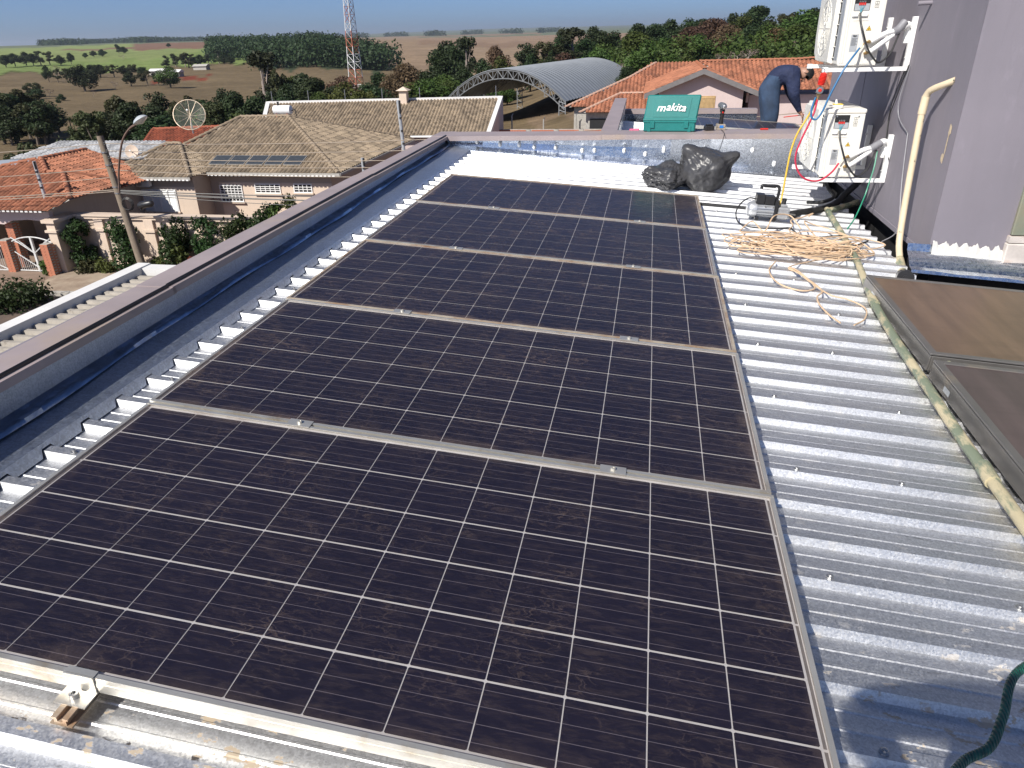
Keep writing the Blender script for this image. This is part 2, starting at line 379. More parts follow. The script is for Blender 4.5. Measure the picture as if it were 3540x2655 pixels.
# parapet walls (world upright)
def strip_wall(name, pts, zlo, zhi, m, th=.02):
    mb = MB()
    for (x0, y0), (x1, y1), (l0, l1) in zip(pts[:-1], pts[1:], zip(zlo[:-1], zlo[1:])): mb.quad((x0, y0, l0), (x1, y1, l1), (x1, y1, zhi), (x0, y0, zhi))
    return onb(mb.build(name, m))
ys = [-2.1 + i * .62 for i in range(15)]
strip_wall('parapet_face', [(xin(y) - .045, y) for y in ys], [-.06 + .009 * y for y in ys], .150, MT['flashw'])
yf = lambda x: 6.53 + .03 * (x + .46)
xs = [-.50 + i * .37 for i in range(11)]
mbg = MB(); P = []
for i, x in enumerate(xs):
    zr = (RM @ Vector((x, 6.55, ZP))).z
    P.append((x, yf(x) + .02 + .012 * math.sin(i * 1.9), .11)); P.append((x, yf(x) + .07 + .02 * math.sin(i * 2.7 + 1), (zr + .07 + .11) / 2)); P.append((x, yf(x) + .06, zr + .05)); P.append((x, yf(x) - .02, zr + .04)); P.append((x, yf(x) - .10, zr + .034)); P.append((x, yf(x) - .105, zr + .02))
for i in range(len(xs) - 1): mbg.add(P[i * 6:i * 6 + 12], [(q, q + 1, q + 7, q + 6) for q in range(5)])
onb(mbg.build('flashing', MT['galv'], smooth=30))
# dabs of sealant on the flashing
for i in range(16):
    x = -.2 + 3.1 * i / 15 + rng.uniform(-.05, .05); mb = MB(); zr = (RM @ Vector((x, 6.55, ZP))).z
    zz = (.02 if i % 2 else zr + .12) - .02; zz = max(zz, zr + .09)
    mb.lathe([(.020, 0), (.017, .005), (.008, .010)], n=7, M=Matrix.Translation((x, yf(x) + .052, zz)) @ Matrix.Rotation(R(90), 4, 'X') @ Matrix.Diagonal((1, 1.4, 2.6, 1)))
    onb(mb.build('sealant_dab', MT['white'], smooth=True))
def coping(name, poly, z, drop, m=MT['coping']):
    mb = MB(); n = len(poly); mb.add([(x, y, z) for x, y in poly], [tuple(range(n))])
    for i in range(n):
        a, b_ = poly[i], poly[(i + 1) % n]; mb.quad((a[0], a[1], z - drop), (b_[0], b_[1], z - drop), (b_[0], b_[1], z), (a[0], a[1], z))
    return onb(mb.build(name, m))
# left coping in three overlapping lengths, with the dark folded seam along it
for y0, y1, dz in ((-2.2, 1.72, 0), (1.70, 4.30, .003), (4.28, 6.92, 0)):
    o = lambda y: -.53 - .019 * (y - .8)
    coping('coping', [(o(y0), y0), (xin(y0), y0), (xin(y1), y1), (o(y1), y1)], .150 + dz, .030)
    mb = MB(); g0 = xin(y0) - .030; g1 = xin(y1) - .030; y1b = min(y1, 6.55)
    g1 = xin(y1b) - .030
    mb.prism([(0, 0), (.010, 0), (.010, .006), (.004, .011), (0, .008)], (0, 1), 'y'); vs = []
    for (x, t, zz) in mb.v: vs.append((x + g0 + (g1 - g0) * t, y0 + (y1b - y0) * t, .1525 + dz + zz))
    mb.v = vs; onb(mb.build('coping_seam', MT['blackp']))
    mb = MB(); mb.tube([(xin(y0) - .022 + .002 * math.sin(q), y0 + (y1b - y0) * q / 30, .153 + dz + .003 * math.sin(q * 1.7) ** 2) for q in range(31)], .0035, 5)
    vs = [(x - .019 * (y - y0), y, z) for x, y, z in mb.v]; mb.v = vs; onb(mb.build('seam_sealant', MT['black']))
cy = lambda x: 6.50 + .03 * (x + .46)
coping('coping', [(xin(6.5) - .0, cy(-.46)), (1.06, cy(1.06)), (1.06, cy(1.06) + .345), (-.64, 6.86), (-.64, 6.53)], .1535, .045)
coping('coping', [(1.04, cy(1.04)), (3.18, cy(3.18)), (3.18, cy(3.18) + .40), (1.04, cy(1.04) + .36)], .1570, .045)
coping('coping', [(1.03, 6.86), (1.19, 6.90), (1.14, 10.9), (.97, 10.9)], .1500, .05)
coping('coping', [(1.14, 10.62), (2.98, 10.55), (2.98, 10.75), (1.14, 10.80)], .010, .06)
mb = MB(); mb.quad((1.185, 6.9, -.32), (1.135, 10.9, -.30), (1.135, 10.9, .12), (1.185, 6.9, .12)); mb.quad((1.14, 10.63, -.3), (2.98, 10.57, -.4), (2.98, 10.57, -.03), (1.14, 10.63, -.03)); onb(mb.build('flashing', MT['galv']))
# roof of the section behind
mb = MB(); n = 0
pr = []
for k in range(40, 59): pr += rib_profile(k)[:-1]
mb.add([(x, y, z - .02) for x in (1.15, 6.5) for y, z in pr], [(j, len(pr) + j, len(pr) + j + 1, j + 1) for j in range(len(pr) - 1)])
roofpart(mb.build('roof_sheet', MT['roof']))
# masonry below
mb = MB(); mb.box((-.50, -4, GZ), (7.5, 6.80, -.62)); onb(mb.build('wall', MT['mauve'])); mb = MB(); mb.box((1.06, 6.801, GZ), (7.5, 11.6, -.62)); onb(mb.build('wall', MT['mauve']))
mb = MB(); mb.box((-.62, -4, -.619), (-.545, 6.9, .118)); mb.box((-.545, 6.67, -.619), (1.04, 6.78, .106)); mb.box((1.04, 6.78, -.619), (3.17, 6.92, .109)); mb.box((1.02, 6.921, -.619), (1.12, 10.8, .098)); mb.box((1.14, 10.64, -.618), (2.97, 10.72, -.052)); onb(mb.build('parapet', MT['mauve']))
# box gutter between roof and mauve block
mb = MB(); mb.box((3.02, 3.70, -.60), (3.17, 6.6, -.46)); onb(mb.build('gutter', MT['dark']))
# mauve upper block: west face and front face
mb = MB()
H = 2.6
wx, wy = 3.18, 3.80
mb.add([(wx, wy, -.20), (wx, 7.16, -.20), (wx, 7.16, H), (wx, wy, H), (7.4, wy, -.60), (7.4, wy, H), (7.4, 7.16, -.6), (7.4, 7.16, H)], [(1, 0, 3, 2), (0, 4, 5, 3), (3, 5, 7, 2), (4, 6, 7, 5), (6, 1, 2, 7)])
onb(mb.build('wall', MT['mauve']))
mb = MB(); mb.box((3.24, 3.86, -.615), (7.3, 7.1, -.2)); onb(mb.build('wall_footing', MT['dark']))
mb = MB(); mb.box((3.172, 3.80, -.215), (3.2, 7.1, -.185)); mb.box((3.175, 5.93, -.18), (3.182, 5.96, H)); onb(mb.build('wall_edge', MT['mauve']))
# frosted green door leaf in the front face
mb = MB(); mb.box((3.585, 3.775, -.06), (4.55, 3.802, 2.2), bev=.004); dr = onb(mb.build('door', pm('grey_green_door', (.20, .24, .19), .45, 0, .12, 4, dirt=(.26, .22, .15), dscale=1.5)))
mb = MB(); mb.box((3.575, 3.76, -.10), (4.60, 3.803, -.065)); mb.box((3.57, 3.755, -.22), (4.60, 3.803, -.105), bev=.006); onb(mb.build('door_sill', pm('worn_sill', (.55, .50, .46), .7, 0, .2, 9, dirt=(.35, .20, .13), dscale=9)))
mb = MB(); mb.prism([(0, 0), (.012, .004), (.020, .03), (.016, .05), (.004, .05)], (0, .05), 'y'); o = mb.build('door_handle', MT['steel'], dr, loc=(3.61, 3.735, .30))
# galvanised apron flashing at the foot of the front face
def apron():
    mb = MB(); n = 24; P = []
    for i in range(n + 1):
        x = 3.06 + 3.0 * i / n; zr = (RM @ Vector((x, 3.7, ZP))).z; w = .004 * math.sin(i * 2.1)
        P.append([(x, 3.797, zr + .155 + w), (x, 3.785 + w, zr + .115), (x, 3.74, zr + .088 + w), (x, 3.69, zr + .045), (x, 3.645, zr + .038 + w), (x, 3.64, zr + .022)])
    for i in range(n): mb.add(P[i] + P[i + 1], [(q, q + 1, q + 7, q + 6) for q in range(5)])
    onb(mb.build('apron_flashing', MT['galv'], smooth=25))
    mb = MB(); n = 50; P = []
    for i in range(n + 1):
        x = 3.19 + .40 * i / n; zr = (RM @ Vector((x, 3.7, ZP))).z
        t = .165 + .016 * rng.random() + .012 * math.sin(i * .9)
        P.append([(x, 3.796, zr + t), (x, 3.786, zr + t - .004), (x, 3.778, zr + .120 + .006 * rng.random()), (x, 3.772, zr + .104)])
    for i in range(n): mb.add(P[i] + P[i + 1], [(q, q + 1, q + 5, q + 4) for q in range(3)])
    onb(mb.build('sealant_line', pm('pale_sealant', (.58, .57, .54), .6, 0, .08, 20), smooth=50))
apron()
# scars of old plaster repairs on the wall
def scar(pts, w, wall='y'):
    mb = MB(); P = [Vector(p) for p in pts]; L_ = []
    for i, p in enumerate(P):
        a = w * (.6 + .8 * rng.random()); L_.append((p, a))
    for (p, a), (q, c_) in zip(L_[:-1], L_[1:]):
        if wall == 'y': mb.quad((p.x - a, p.y - .003, p.z), (p.x + a, p.y - .003, p.z), (q.x + c_, q.y - .003, q.z), (q.x - c_, q.y - .003, q.z))
    return onb(mb.build('plaster_scar', pm('bare_plaster', (.55, .44, .30), .8, 0, .2, 30)))
mb = MB()
for zz, wv in ((.615, .026), (.20, .028)):
    pass
def blob_on_west(y, z, dy, dz, seed):
    r2 = np.random.default_rng(seed); n = 14; vs = [(wx - .004, y, z)]
    for i in range(n):
        a = 2 * math.pi * i / n; k = .7 + .5 * r2.random(); vs.append((wx - .0025, y + dy * k * math.cos(a), z + dz * k * math.sin(a)))
    mb = MB(); mb.add(vs, [(0, 1 + i, 1 + (i + 1) % n) for i in range(n)]); return onb(mb.build('plaster_scar', MT['twine'] if False else pm('bare_plaster', (.55, .44, .30), .8, 0, .25, 40)))
blob_on_west(3.90, .50, .022, .035, 3); blob_on_west(3.905, .425, .008, .075, 4); blob_on_west(3.92, .345, .022, .03, 5)
# pipe stub high on the wall
mb = MB(); mb.tube([(3.19, 4.69, 1.16), (3.10, 4.69, 1.158)], .013, 12); onb(mb.build('pipe_stub', MT['mauve'], smooth=True))
# down pipe with its elbows
mb = MB(); mb.tube(spline([(3.19, 4.02, .755), (3.15, 4.07, .728), (3.115, 4.13, .700), (3.10, 4.16, .67), (3.095, 4.165, .60), (3.095, 4.14, .30), (3.095, 4.10, 0), (3.09, 4.04, -.18), (3.08, 3.93, -.265)], 5), .019, 14); mb.tube([(3.099, 4.168, .66), (3.094, 4.163, .56)], .0225, 14)
dp = mb.build('down_pipe', MT['pvc'], smooth=True); tag(dp, 'peeling cream drain pipe running down the mauve wall', 'pipe')
mb = MB(); mb.tube(spline([(3.08, 3.94, -.262), (3.06, 3.80, -.285), (3.02, 3.66, -.275), (2.99, 3.56, -.258)], 5), .025, 14)
a = mb.build('pipe_elbow', MT['pvcg'], dp, smooth=True)
mb = MB(); mb.tube([(3.0, 3.58, -.262), (2.985, 3.50, -.248)], .040, 18); mb.tube([(2.986, 3.505, -.249), (2.982, 3.475, -.244)], .046, 18); mb.tube([(2.982, 3.476, -.244), (2.9805, 3.468, -.2425)], .018, 10); mb.build('hose_coupler', MT['blackp'], dp, smooth=True)

# ================================================================ solar panels
CW = .1565; CP = .159; CX2 = .0779; CY2 = .0770
cellme = MB(); h = CX2; g_ = CY2; e = .0025
cellme.add([(-h + e, -g_, 0), (h - e, -g_, 0), (h, -g_ + e, 0), (h, g_ - e, 0), (h - e, g_, 0), (-h + e, g_, 0), (-h, g_ - e, 0), (-h, -g_ + e, 0)], [(0, 1, 2, 3, 4, 5, 6, 7)])
cellme = cellme.mesh('cell', MT['cell'])
PL, PW, FH = 1.956, .992, .038
def frame_mesh(m):
    mb = MB(); a, b_ = PL / 2, PW / 2; t = .011; lip = .0015
    for s_ in (-1, 1):
        y0, y1 = sorted((s_ * b_, s_ * (b_ - t))); mb.box((-a, y0, -FH), (a, y1, lip))
        x0, x1 = sorted((s_ * a, s_ * (a - t))); mb.box((x0, -b_ + t, -FH), (x1, b_ - t, lip - .0004))
        # drip ledge along the long sides
        yo = s_ * (b_ + .0012); y0, y1 = sorted((yo, s_ * (b_ - .002))); mb.box((-a + .001, y0, -.024), (a - .001, y1, -.013))
    return mb.mesh('frame', m)
frm = frame_mesh(MT['alu']); frm2 = frame_mesh(MT['alud'])
bkm = MB(); bkm.quad((-PL / 2 + .011, -PW / 2 + .011, -.0055), (PL / 2 - .011, -PW / 2 + .011, -.0055), (PL / 2 - .011, PW / 2 - .011, -.0055), (-PL / 2 + .011, PW / 2 - .011, -.0055)); bkm = bkm.mesh('backsheet', MT['back'])
rbms = []
for s_ in (-1, 1):
    for j in range(3 if s_ < 0 else 4):
        y0 = -.477 + j * .318 - (0 if s_ < 0 else .159); y0, y1 = max(y0, -.474), min(y0 + .312, .474); rbm = MB()
        rbm.quad(*[(s_ * x, y, -.0048) for x, y in ((.958, y0), (.9645, y0), (.9645, y1), (.958, y1))][::s_]); rbms.append(rbm.mesh('tab_ribbon', MT['ribbon']))
glm = MB(); glm.quad((-PL / 2 + .0112, -PW / 2 + .0112, 0), (PL / 2 - .0112, -PW / 2 + .0112, 0), (PL / 2 - .0112, PW / 2 - .0112, 0), (-PL / 2 + .0112, PW / 2 - .0112, 0))
def glassmesh(i): return glm.mesh('glass', MT['glass%d' % i])
labels = ['dusty dark solar panel whose front frame shows the end clamp on the metal roof', 'solar panel one in from the panel with the end clamp', 'dusty solar panel in the middle of the row of five', 'solar panel one in from the panel beside the black bags', 'solar panel with brown edge dirt at the row end beside the black bags', 'solar panel half hidden behind the coping the toolbox stands on']
def panel(i, cx, cy, cz, label, grp=None):
    r_ = empty('solar_module', RM @ Matrix.Translation((cx, cy, cz)) @ Matrix.Rotation(R((.05, -.06, .04, -.05, .03, .3)[i]), 4, 'Z'), label, 'solar panel', 'solar panels on the metal roof')
    link('frame', frm if i not in (2, 4) else frm2, r_); link('backsheet', bkm, r_); [link('tab_ribbon', q, r_) for q in rbms]; link('glass', glassmesh(i), r_)
    for a in range(12):
        for b_ in range(6): link('cell', cellme, r_, loc=((a - 5.5) * CP, (b_ - 2.5) * CP, -.0042))
    return r_
for i in range(5): panel(i, .954 - .004 * i, .484 + 1.0024 * i + (.0 if i < 4 else .0), 0, labels[i])
panel(5, 2.46, 9.58, .035, labels[5])
# mounting rails and clamps
railp = [(-.024, 0), (.024, 0), (.024, .004), (.013, .004), (.013, .016), (.018, .018), (.018, .0215), (.006, .0215), (.006, .012), (-.006, .012), (-.006, .0215), (-.018, .0215), (-.018, .018), (-.013, .016), (-.013, .004), (-.024, .004)]
railm = MB(); railm.prism(railp, (-.055, .055), 'y'); railm = railm.mesh('rail', MT['alud'])
midm = MB(); midm.box((-.038, -.019, .0018), (.038, .019, .0045)); midm.box((-.036, -.0035, -.02), (.036, .0035, .002)); midm.lathe([(.0075, .0045), (.0075, .011), (.004, .012), (.004, .009)], n=10); midm = midm.mesh('mid_clamp', MT['alu'])
def clamp(x, y, end=False, lab=None):
    r_ = empty('panel_clamp', RM @ Matrix.Translation((x, y, 0)), lab or 'aluminium mid clamp bridging the joint between two solar panels', 'clamp', 'clamps holding the solar panels')
    if not end:
        link('mid_clamp', midm, r_); link('rail', railm, r_, loc=(0, 0, ZT))
    else:
        link('rail', railm, r_, loc=(0, -.012, ZT)); mb = MB()
        mb.box((-.032, .0003, .0017), (.032, .014, .0045)); mb.box((-.032, -.0040, -.0365), (.032, -.0006, .0044)); mb.box((-.034, -.040, -.0385), (.034, -.001, -.0352)); mb.build('clamp_plate', MT['alu'], r_)
        mb = MB(); mb.lathe([(.009, -.0352), (.009, -.024), (.0045, -.0238), (.0045, -.031), (.0005, -.031)], c=(-.002, -.021, 0), n=12); mb.build('clamp_bolt', MT['steel'], r_, smooth=True)
    return r_
SEAM = ['joint nearest the end clamp', 'second joint from the end clamp', 'second joint from the black bags', 'joint nearest the black bags']
for i in range(4):
    for x, w in ((.50, 'parapet'), (1.48, 'collector')): clamp(x + .012 * (i % 2), .9852 + 1.0024 * i, lab='mid clamp at the %s side of the %s' % (w, SEAM[i]))
clamp(.505, -.0125, True, 'end clamp gripping the front frame of the solar panel by the roof screw')
clamp(1.48, -.0125, True, 'end clamp under the front frame near the dark rope')

# ================================================================ water heating collectors and roof pipes
def collector(x0, x1, y0, y1, gm, label, rz=0):
    zt = .028; c = ((x0 + x1) / 2, (y0 + y1) / 2); a, b_ = (x1 - x0) / 2, (y1 - y0) / 2
    r_ = empty('solar_collector', RM @ Matrix.Translation((*c, ZT)) @ Matrix.Rotation(R(rz), 4, 'Z'), label, 'solar collector', 'water heating collectors'); z1 = zt - ZT
    for sx, sy in ((-1, 0), (1, 0), (0, -1), (0, 1)):
        mb = MB()
        if sx: xs_ = sorted((sx * a, sx * (a - .008))); mb.box((xs_[0], -b_, .012), (xs_[1], b_, z1 - .012), bev=.002); xs_ = sorted((sx * a, sx * (a - .028))); mb.box((xs_[0] - .001, -b_ - .001, z1 - .009), (xs_[1] + .001, b_ + .001, z1), bev=.002)
        else: ys_ = sorted((sy * b_, sy * (b_ - .008))); mb.box((-a + .0085, ys_[0], .012), (a - .0085, ys_[1], z1 - .012), bev=.002); ys_ = sorted((sy * b_, sy * (b_ - .028))); mb.box((-a + .028, ys_[0] - .001, z1 - .0085), (a - .028, ys_[1] + .001, z1 - .0005), bev=.002)
        mb.build('frame_bar', MT['alug'], r_)
    mb = MB(); mb.quad((-a + .026, -b_ + .026, z1 - .004), (a - .026, -b_ + .026, z1 - .004), (a - .026, b_ - .026, z1 - .004), (-a + .026, b_ - .026, z1 - .004)); mb.build('glass', gm, r_)
    mb = MB(); mb.box((.14, -b_ + .03, z1 - .0035), (.165, b_ - .03, z1 - .001)); mb.build('glazing_bar', MT['alud'], r_)
    mb = MB(); mb.quad((-a - .0012, -.06, .03), (-a - .0012, -.06, .052), (-a - .0012, -.0, .052), (-a - .0012, -.0, .03)); mb.v = [(x, y + b_ - .16, z) for x, y, z in mb.v]; mb.build('sticker', MT['label'], r_)
    mb = MB(); mb.box((-a + .02, -b_ + .02, 0), (a - .02, b_ - .02, .011)); mb.build('back_tray', MT['alug'], r_)
    mb = MB(); mb.tube([(-a + .09, b_ - .03, .06), (-a + .07, b_ + .035, .062)], .016, 10); mb.build('pipe_end', MT['pvcg'], r_, smooth=True)
    return r_
MT['alug'] = pm('grey_extrusion', (.20, .19, .18), .5, .6, .1, 8, dirt=(.30, .25, .19), dscale=4)
collector(2.70, 4.30, 2.155, 3.20, MT['colA'], 'brown dusty water heating collector at the foot of the mauve wall', 0)
collector(2.69, 4.29, 1.10, 2.09, MT['colB'], 'darker violet-brown water heating collector in front of the brown one', 0)
mb = MB(); mb.tube(spline([(2.885, 5.10, -.038), (2.86, 4.75, -.036), (2.84, 4.41, -.038), (2.79, 3.78, -.036), (2.735, 3.30, -.037), (2.69, 2.93, -.036), (2.66, 2.45, -.037), (2.645, 2.0, -.035), (2.632, 1.5, -.037), (2.63, 1.1, -.036), (2.625, .55, -.037), (2.62, -.2, -.036)], 8), .0185, 12)
for y, x in ((2.93, 2.69), (1.34, 2.631)): mb.tube([(x + .004, y + .05, -.036), (x - .002, y - .05, -.036)], .0235, 12)
o = mb.build('water_pipe', MT['pvcg'], smooth=True); o.matrix_world = RM; tag(o, 'green-stained cream water pipe lying on the ribs beside the collectors', 'pipe')
mb = MB(); mb.tube([(2.90, 5.06, -.038), (3.10, 5.32, -.036), (3.16, 5.40, -.035)], .0215, 12); mb.tube([(3.14, 5.373, -.0353), (3.19, 5.44, -.035)], .026, 12); o = mb.build('water_pipe', MT['pvcg'], smooth=True); o.matrix_world = RM; tag(o, 'short cream pipe end poking out under the lower outdoor unit', 'pipe')
# lower slab where the worker stands and the roof strip beyond it
mb = MB(); mb.box((1.15, 10.22, -.617), (7.4, 10.60, -.478)); mb.box((2.99, 10.601, -.616), (7.4, 11.55, -.478)); onb(mb.build('slab', MT['concrete']))
# ================================================================ outdoor units on the mauve wall
def tri_sign(mb, x, y, z, s):
    mb.mi = 0; mb.add([(x - s, y, z), (x + s, y, z), (x, y, z + 1.75 * s)], [(0, 1, 2)])
    mb.mi = 1; k = .78 * s; mb.add([(x - k, y - .0006, z + .12 * s), (x + k, y - .0006, z + .12 * s), (x, y - .0006, z + .12 * s + 1.75 * k)], [(0, 1, 2)])
    mb.mi = 0; mb.add([(x - .18 * s, y - .0012, z + .3 * s), (x + .18 * s, y - .0012, z + .3 * s), (x + .24 * s, y - .0012, z + .6 * s), (x, y - .0012, z + 1.05 * s), (x - .22 * s, y - .0012, z + .6 * s)], [(0, 1, 2, 3, 4)])
def text_mesh(s, size, m, shear=0, ext=.0005, off=0, name='lettering'):
    cu = bpy.data.curves.new(name, 'FONT'); cu.body = s; cu.size = size; cu.extrude = ext; cu.shear = shear; cu.offset = off; cu.align_x = 'CENTER'; cu.align_y = 'CENTER'; cu.resolution_u = 3
    o = bpy.data.objects.new(name, cu); col.objects.link(o); dg = bpy.context.evaluated_depsgraph_get(); dg.update()
    me = bpy.data.meshes.new_from_object(o.evaluated_get(dg)); bpy.data.objects.remove(o); bpy.data.curves.remove(cu)
    me.materials.clear(); me.materials.append(m); me.name = name; return me
STAND = Matrix.Rotation(R(90), 4, 'X')
def ac_unit(z0, label, top_item=False):
    X0, X1, Y0_, Y1 = 2.725, 2.968, 4.87, 5.60; r_ = empty('outdoor_unit', (X0, Y0_, z0), label, 'air conditioner', 'outdoor units on the mauve wall')
    def B(mb, n, m, sm=False, par=r_): return mb.build(n, m, par, sm, mat=Matrix.Translation((-X0, -Y0_, 0)) if par is r_ else None)
    H = .462
    mb = MB(); mb.box((X0, Y0_ + .006, .012), (X1, Y1, H - .018), bev=.006); B(mb, 'casing', MT['acshell'])
    mb = MB(); mb.box((X0 - .004, Y0_ - .002, H - .030), (X1 + .004, Y1 + .004, H), bev=.007); mb.box((X0 + .03, Y0_ + .05, H - .001), (X1 - .03, Y0_ + .35, H + .0022)); mb.box((X0 + .03, Y0_ + .40, H - .001), (X1 - .03, Y1 - .05, H + .0022)); B(mb, 'lid', MT['acshell'])
    mb = MB()   # side cover with pressed ribs
    mb.box((X0 + .004, Y0_, .004), (X1 - .002, Y0_ + .007, H - .031), bev=.003)
    for x in (X0 + .012, X0 + .026): mb.box((x, Y0_ - .003, .02), (x + .006, Y0_ + .001, H - .05), bev=.0012)
    mb.box((X1 - .020, Y0_ - .002, .24), (X1 - .016, Y0_ + .001, H - .07)); mb.box((X0 + .055, Y0_ - .002, .276), (X0 + .15, Y0_ + .001, .2785))
    mb.box((X0 + .108, Y0_ - .0035, .012), (X0 + .205, Y0_ + .001, .200), bev=.003)
    B(mb, 'side_cover', MT['acshell'])
    for x in (X0 + .058, X0 + .20):
        mb = MB(); mb.tube([(x, Y0_ - .0005, H - .047), (x, Y0_ - .004, H - .047)], .005, 8); B(mb, 'screw', MT['steel'])
    mb = MB(); mb.box((X0 + .047, Y0_ - .0015, .336), (X0 + .143, Y0_ + .002, .424)); B(mb, 'terminal_recess', MT['dark'])
    mb = MB(); mb.box((X0 + .050, Y0_ - .004, .336), (X0 + .140, Y0_ - .0016, .375)); B(mb, 'terminal_plate', MT['label'])
    for i in range(4):
        x = X0 + .077 + i * .011
        mb = MB(); mb.box((x - .004, Y0_ - .008, .366), (x + .004, Y0_ - .002, .381)); B(mb, 'terminal_sleeve', MT['red'])
        mb = MB(); mb.tube([(x, Y0_ - .005, .383), (x, Y0_ - .006, .392)], .0035, 6); B(mb, 'terminal_screw', MT['steel'])
        mb = MB(); mb.tube([(x, Y0_ - .006, .366), (x * .5 + (X0 + .090) * .5, Y0_ - .008, .345), (X0 + .088 + .001 * i, Y0_ - .009, .325)], .0016, 5); B(mb, 'terminal_wire', pm('cyan_wire', (.10, .34, .42), .5))
    for sx in (-1, 1):
        mb = MB(); mb.box((X0 + .089 + sx * .029 - .018, Y0_ - .012, .300), (X0 + .089 + sx * .029 + .018, Y0_ - .001, .320), bev=.002); B(mb, 'cable_clamp', MT['white'])
    mb = MB(); tri_sign(mb, X0 + .160, Y0_ - .0012, .216, .017); B(mb, 'warning_sign', [MT['print'], MT['yellow']])
    lb = MB(); lb.quad((X0 + .060, Y0_ - .001, .090), (X0 + .106, Y0_ - .001, .090), (X0 + .106, Y0_ - .001, .195), (X0 + .060, Y0_ - .001, .195)); lb = B(lb, 'rating_label', MT['label'])
    link('lettering', text_mesh('Elgin', .014, MT['print'], off=.0004), lb, Matrix.Translation((X0 + .083, Y0_ - .0018, .186)) @ STAND)
    for i in range(8):
        l2 = MB(); l2.quad((X0 + .065, Y0_ - .0016, .170 - i * .006), (X0 + .094 + .008 * (i % 3 == 0), Y0_ - .0016, .170 - i * .006), (X0 + .094 + .008 * (i % 3 == 0), Y0_ - .0016, .172 - i * .006), (X0 + .065, Y0_ - .0016, .172 - i * .006)); l2.build('print_line', MT['print'], lb)
    for i, zz in enumerate((.402, .378, .358)):   # pictograms
        mb = MB(); y = Y0_ - .0008; w = .012; hh = .008
        for a, c_ in (((-w, -hh), (-w + .0016, hh)), ((w - .0016, -hh), (w, hh)), ((-w, -hh), (w, -hh + .0016)), ((-w, hh - .0016), (w, hh)), ((-.0008, -hh), (.0008, hh))): mb.box((X0 + .184 + a[0], y - .0004, zz + a[1]), (X0 + .184 + c_[0], y, zz + c_[1]))
        B(mb, 'pictogram', MT['print'])
    # front (facing west): condenser film, vent slits, bulging fan cover
    mb = MB(); mb.box((X0 - .003, Y0_ + .035, .04), (X0 + .002, Y0_ + .125, H - .055), bev=.001); B(mb, 'coil_guard', MT['acfin'])
    mb = MB(); mb.box((X0 - .0025, Y0_ + .135, .035), (X0 + .002, Y0_ + .165, H - .05)); B(mb, 'vent_slot', MT['dark'])
    for i in range(6):
        mb = MB(); zz = .05 + i * .068; mb.box((X0 - .008, Y0_ + .130, zz), (X0 - .001, Y0_ + .172, zz + .006)); B(mb, 'vent_rib', MT['acshell'])
    mb = MB(); poly = [(Y0_ + .17, .012), (Y0_ + .62, .012), (Y0_ + .70, .06), (Y0_ + .725, .16), (Y0_ + .725, H - .03), (Y0_ + .68, H - .008), (Y0_ + .17, H - .008)]
    n = len(poly); mb.add([(X0 + .001, y, z) for y, z in poly] + [(X0 - .030, y + (.012 if y < Y0_ + .3 else -.012), z + (.012 if z < .2 else -.012)) for y, z in poly], [tuple(range(n, 2 * n))[::-1]] + [(i, n + i, n + (i + 1) % n, (i + 1) % n) for i in range(n)]); B(mb, 'fan_cover', MT['acshell'])
    # grille rings and spokes on the fan cover, so that it reads as a fan from the side
    mb = MB(); c0 = (X0 - .0315, Y0_ + .44, .235)
    for rr in (.06, .10, .14, .18):
        mb.tube([(c0[0], c0[1] + rr * math.cos(t), c0[2] + rr * math.sin(t)) for t in [2 * math.pi * q / 28 for q in range(29)]], .0022, 5)
    for q in range(8): mb.tube([(c0[0], c0[1] + .03 * math.cos(q * .785), c0[2] + .03 * math.sin(q * .785)), (c0[0], c0[1] + .19 * math.cos(q * .785), c0[2] + .19 * math.sin(q * .785))], .0022, 5)
    B(mb, 'fan_grille', MT['acshell'])
    for yy in (.10, .55):
        mb = MB(); mb.box((X0 + .03, Y0_ + yy, -.004), (X1 - .02, Y0_ + yy + .05, .013)); B(mb, 'foot', MT['acshell'])
    for i, (x, zz) in enumerate(((X0 + .172, .150), (X0 + .166, .082))):   # service valves
        mb = MB(); mb.tube([(x, Y0_ - .002, zz), (x, Y0_ - .028, zz)], .011, 6); mb.tube([(x - .016, Y0_ - .022, zz - .004), (x + .020, Y0_ - .022, zz + .006)], .009, 6); mb.tube([(x, Y0_ - .026, zz), (x, Y0_ - .042, zz)], .0075, 6)
        B(mb, 'service_valve', MT['brass'], True)
    mb = MB(); mb.tube(spline([(X0 + .157, Y0_ - .022, .146), (X0 + .135, Y0_ - .03, .135), (X0 + .118, Y0_ - .035, .112)], 5), .0045, 6); B(mb, 'service_fitting', MT['brass'], True)
    if top_item:
        mb = MB(); mb.box((X0 + .055, Y0_ + .14, H + .002), (X0 + .115, Y0_ + .19, H + .016), bev=.003); mb.tube([(X0 + .075, Y0_ + .165, H + .014), (X0 + .072, Y0_ + .17, H + .05)], [.012, .005], 8); o = mb.build('bottle_cap', MT['whitef'], smooth=True); o.location = (0, 0, z0); tag(o, 'small white cap with yellow rim standing on the lower outdoor unit', 'cap')
        mb = MB(); mb.box((X0 + .053, Y0_ + .138, H + .0165), (X0 + .117, Y0_ + .192, H + .021), bev=.002); mb.build('cap_rim', MT['yellow'], o)
    return r_
ac_unit(.064, 'ivory outdoor unit low on the mauve wall above the black hose', True)
ac_unit(.796, 'ivory outdoor unit mounted higher on the wall, above another unit')
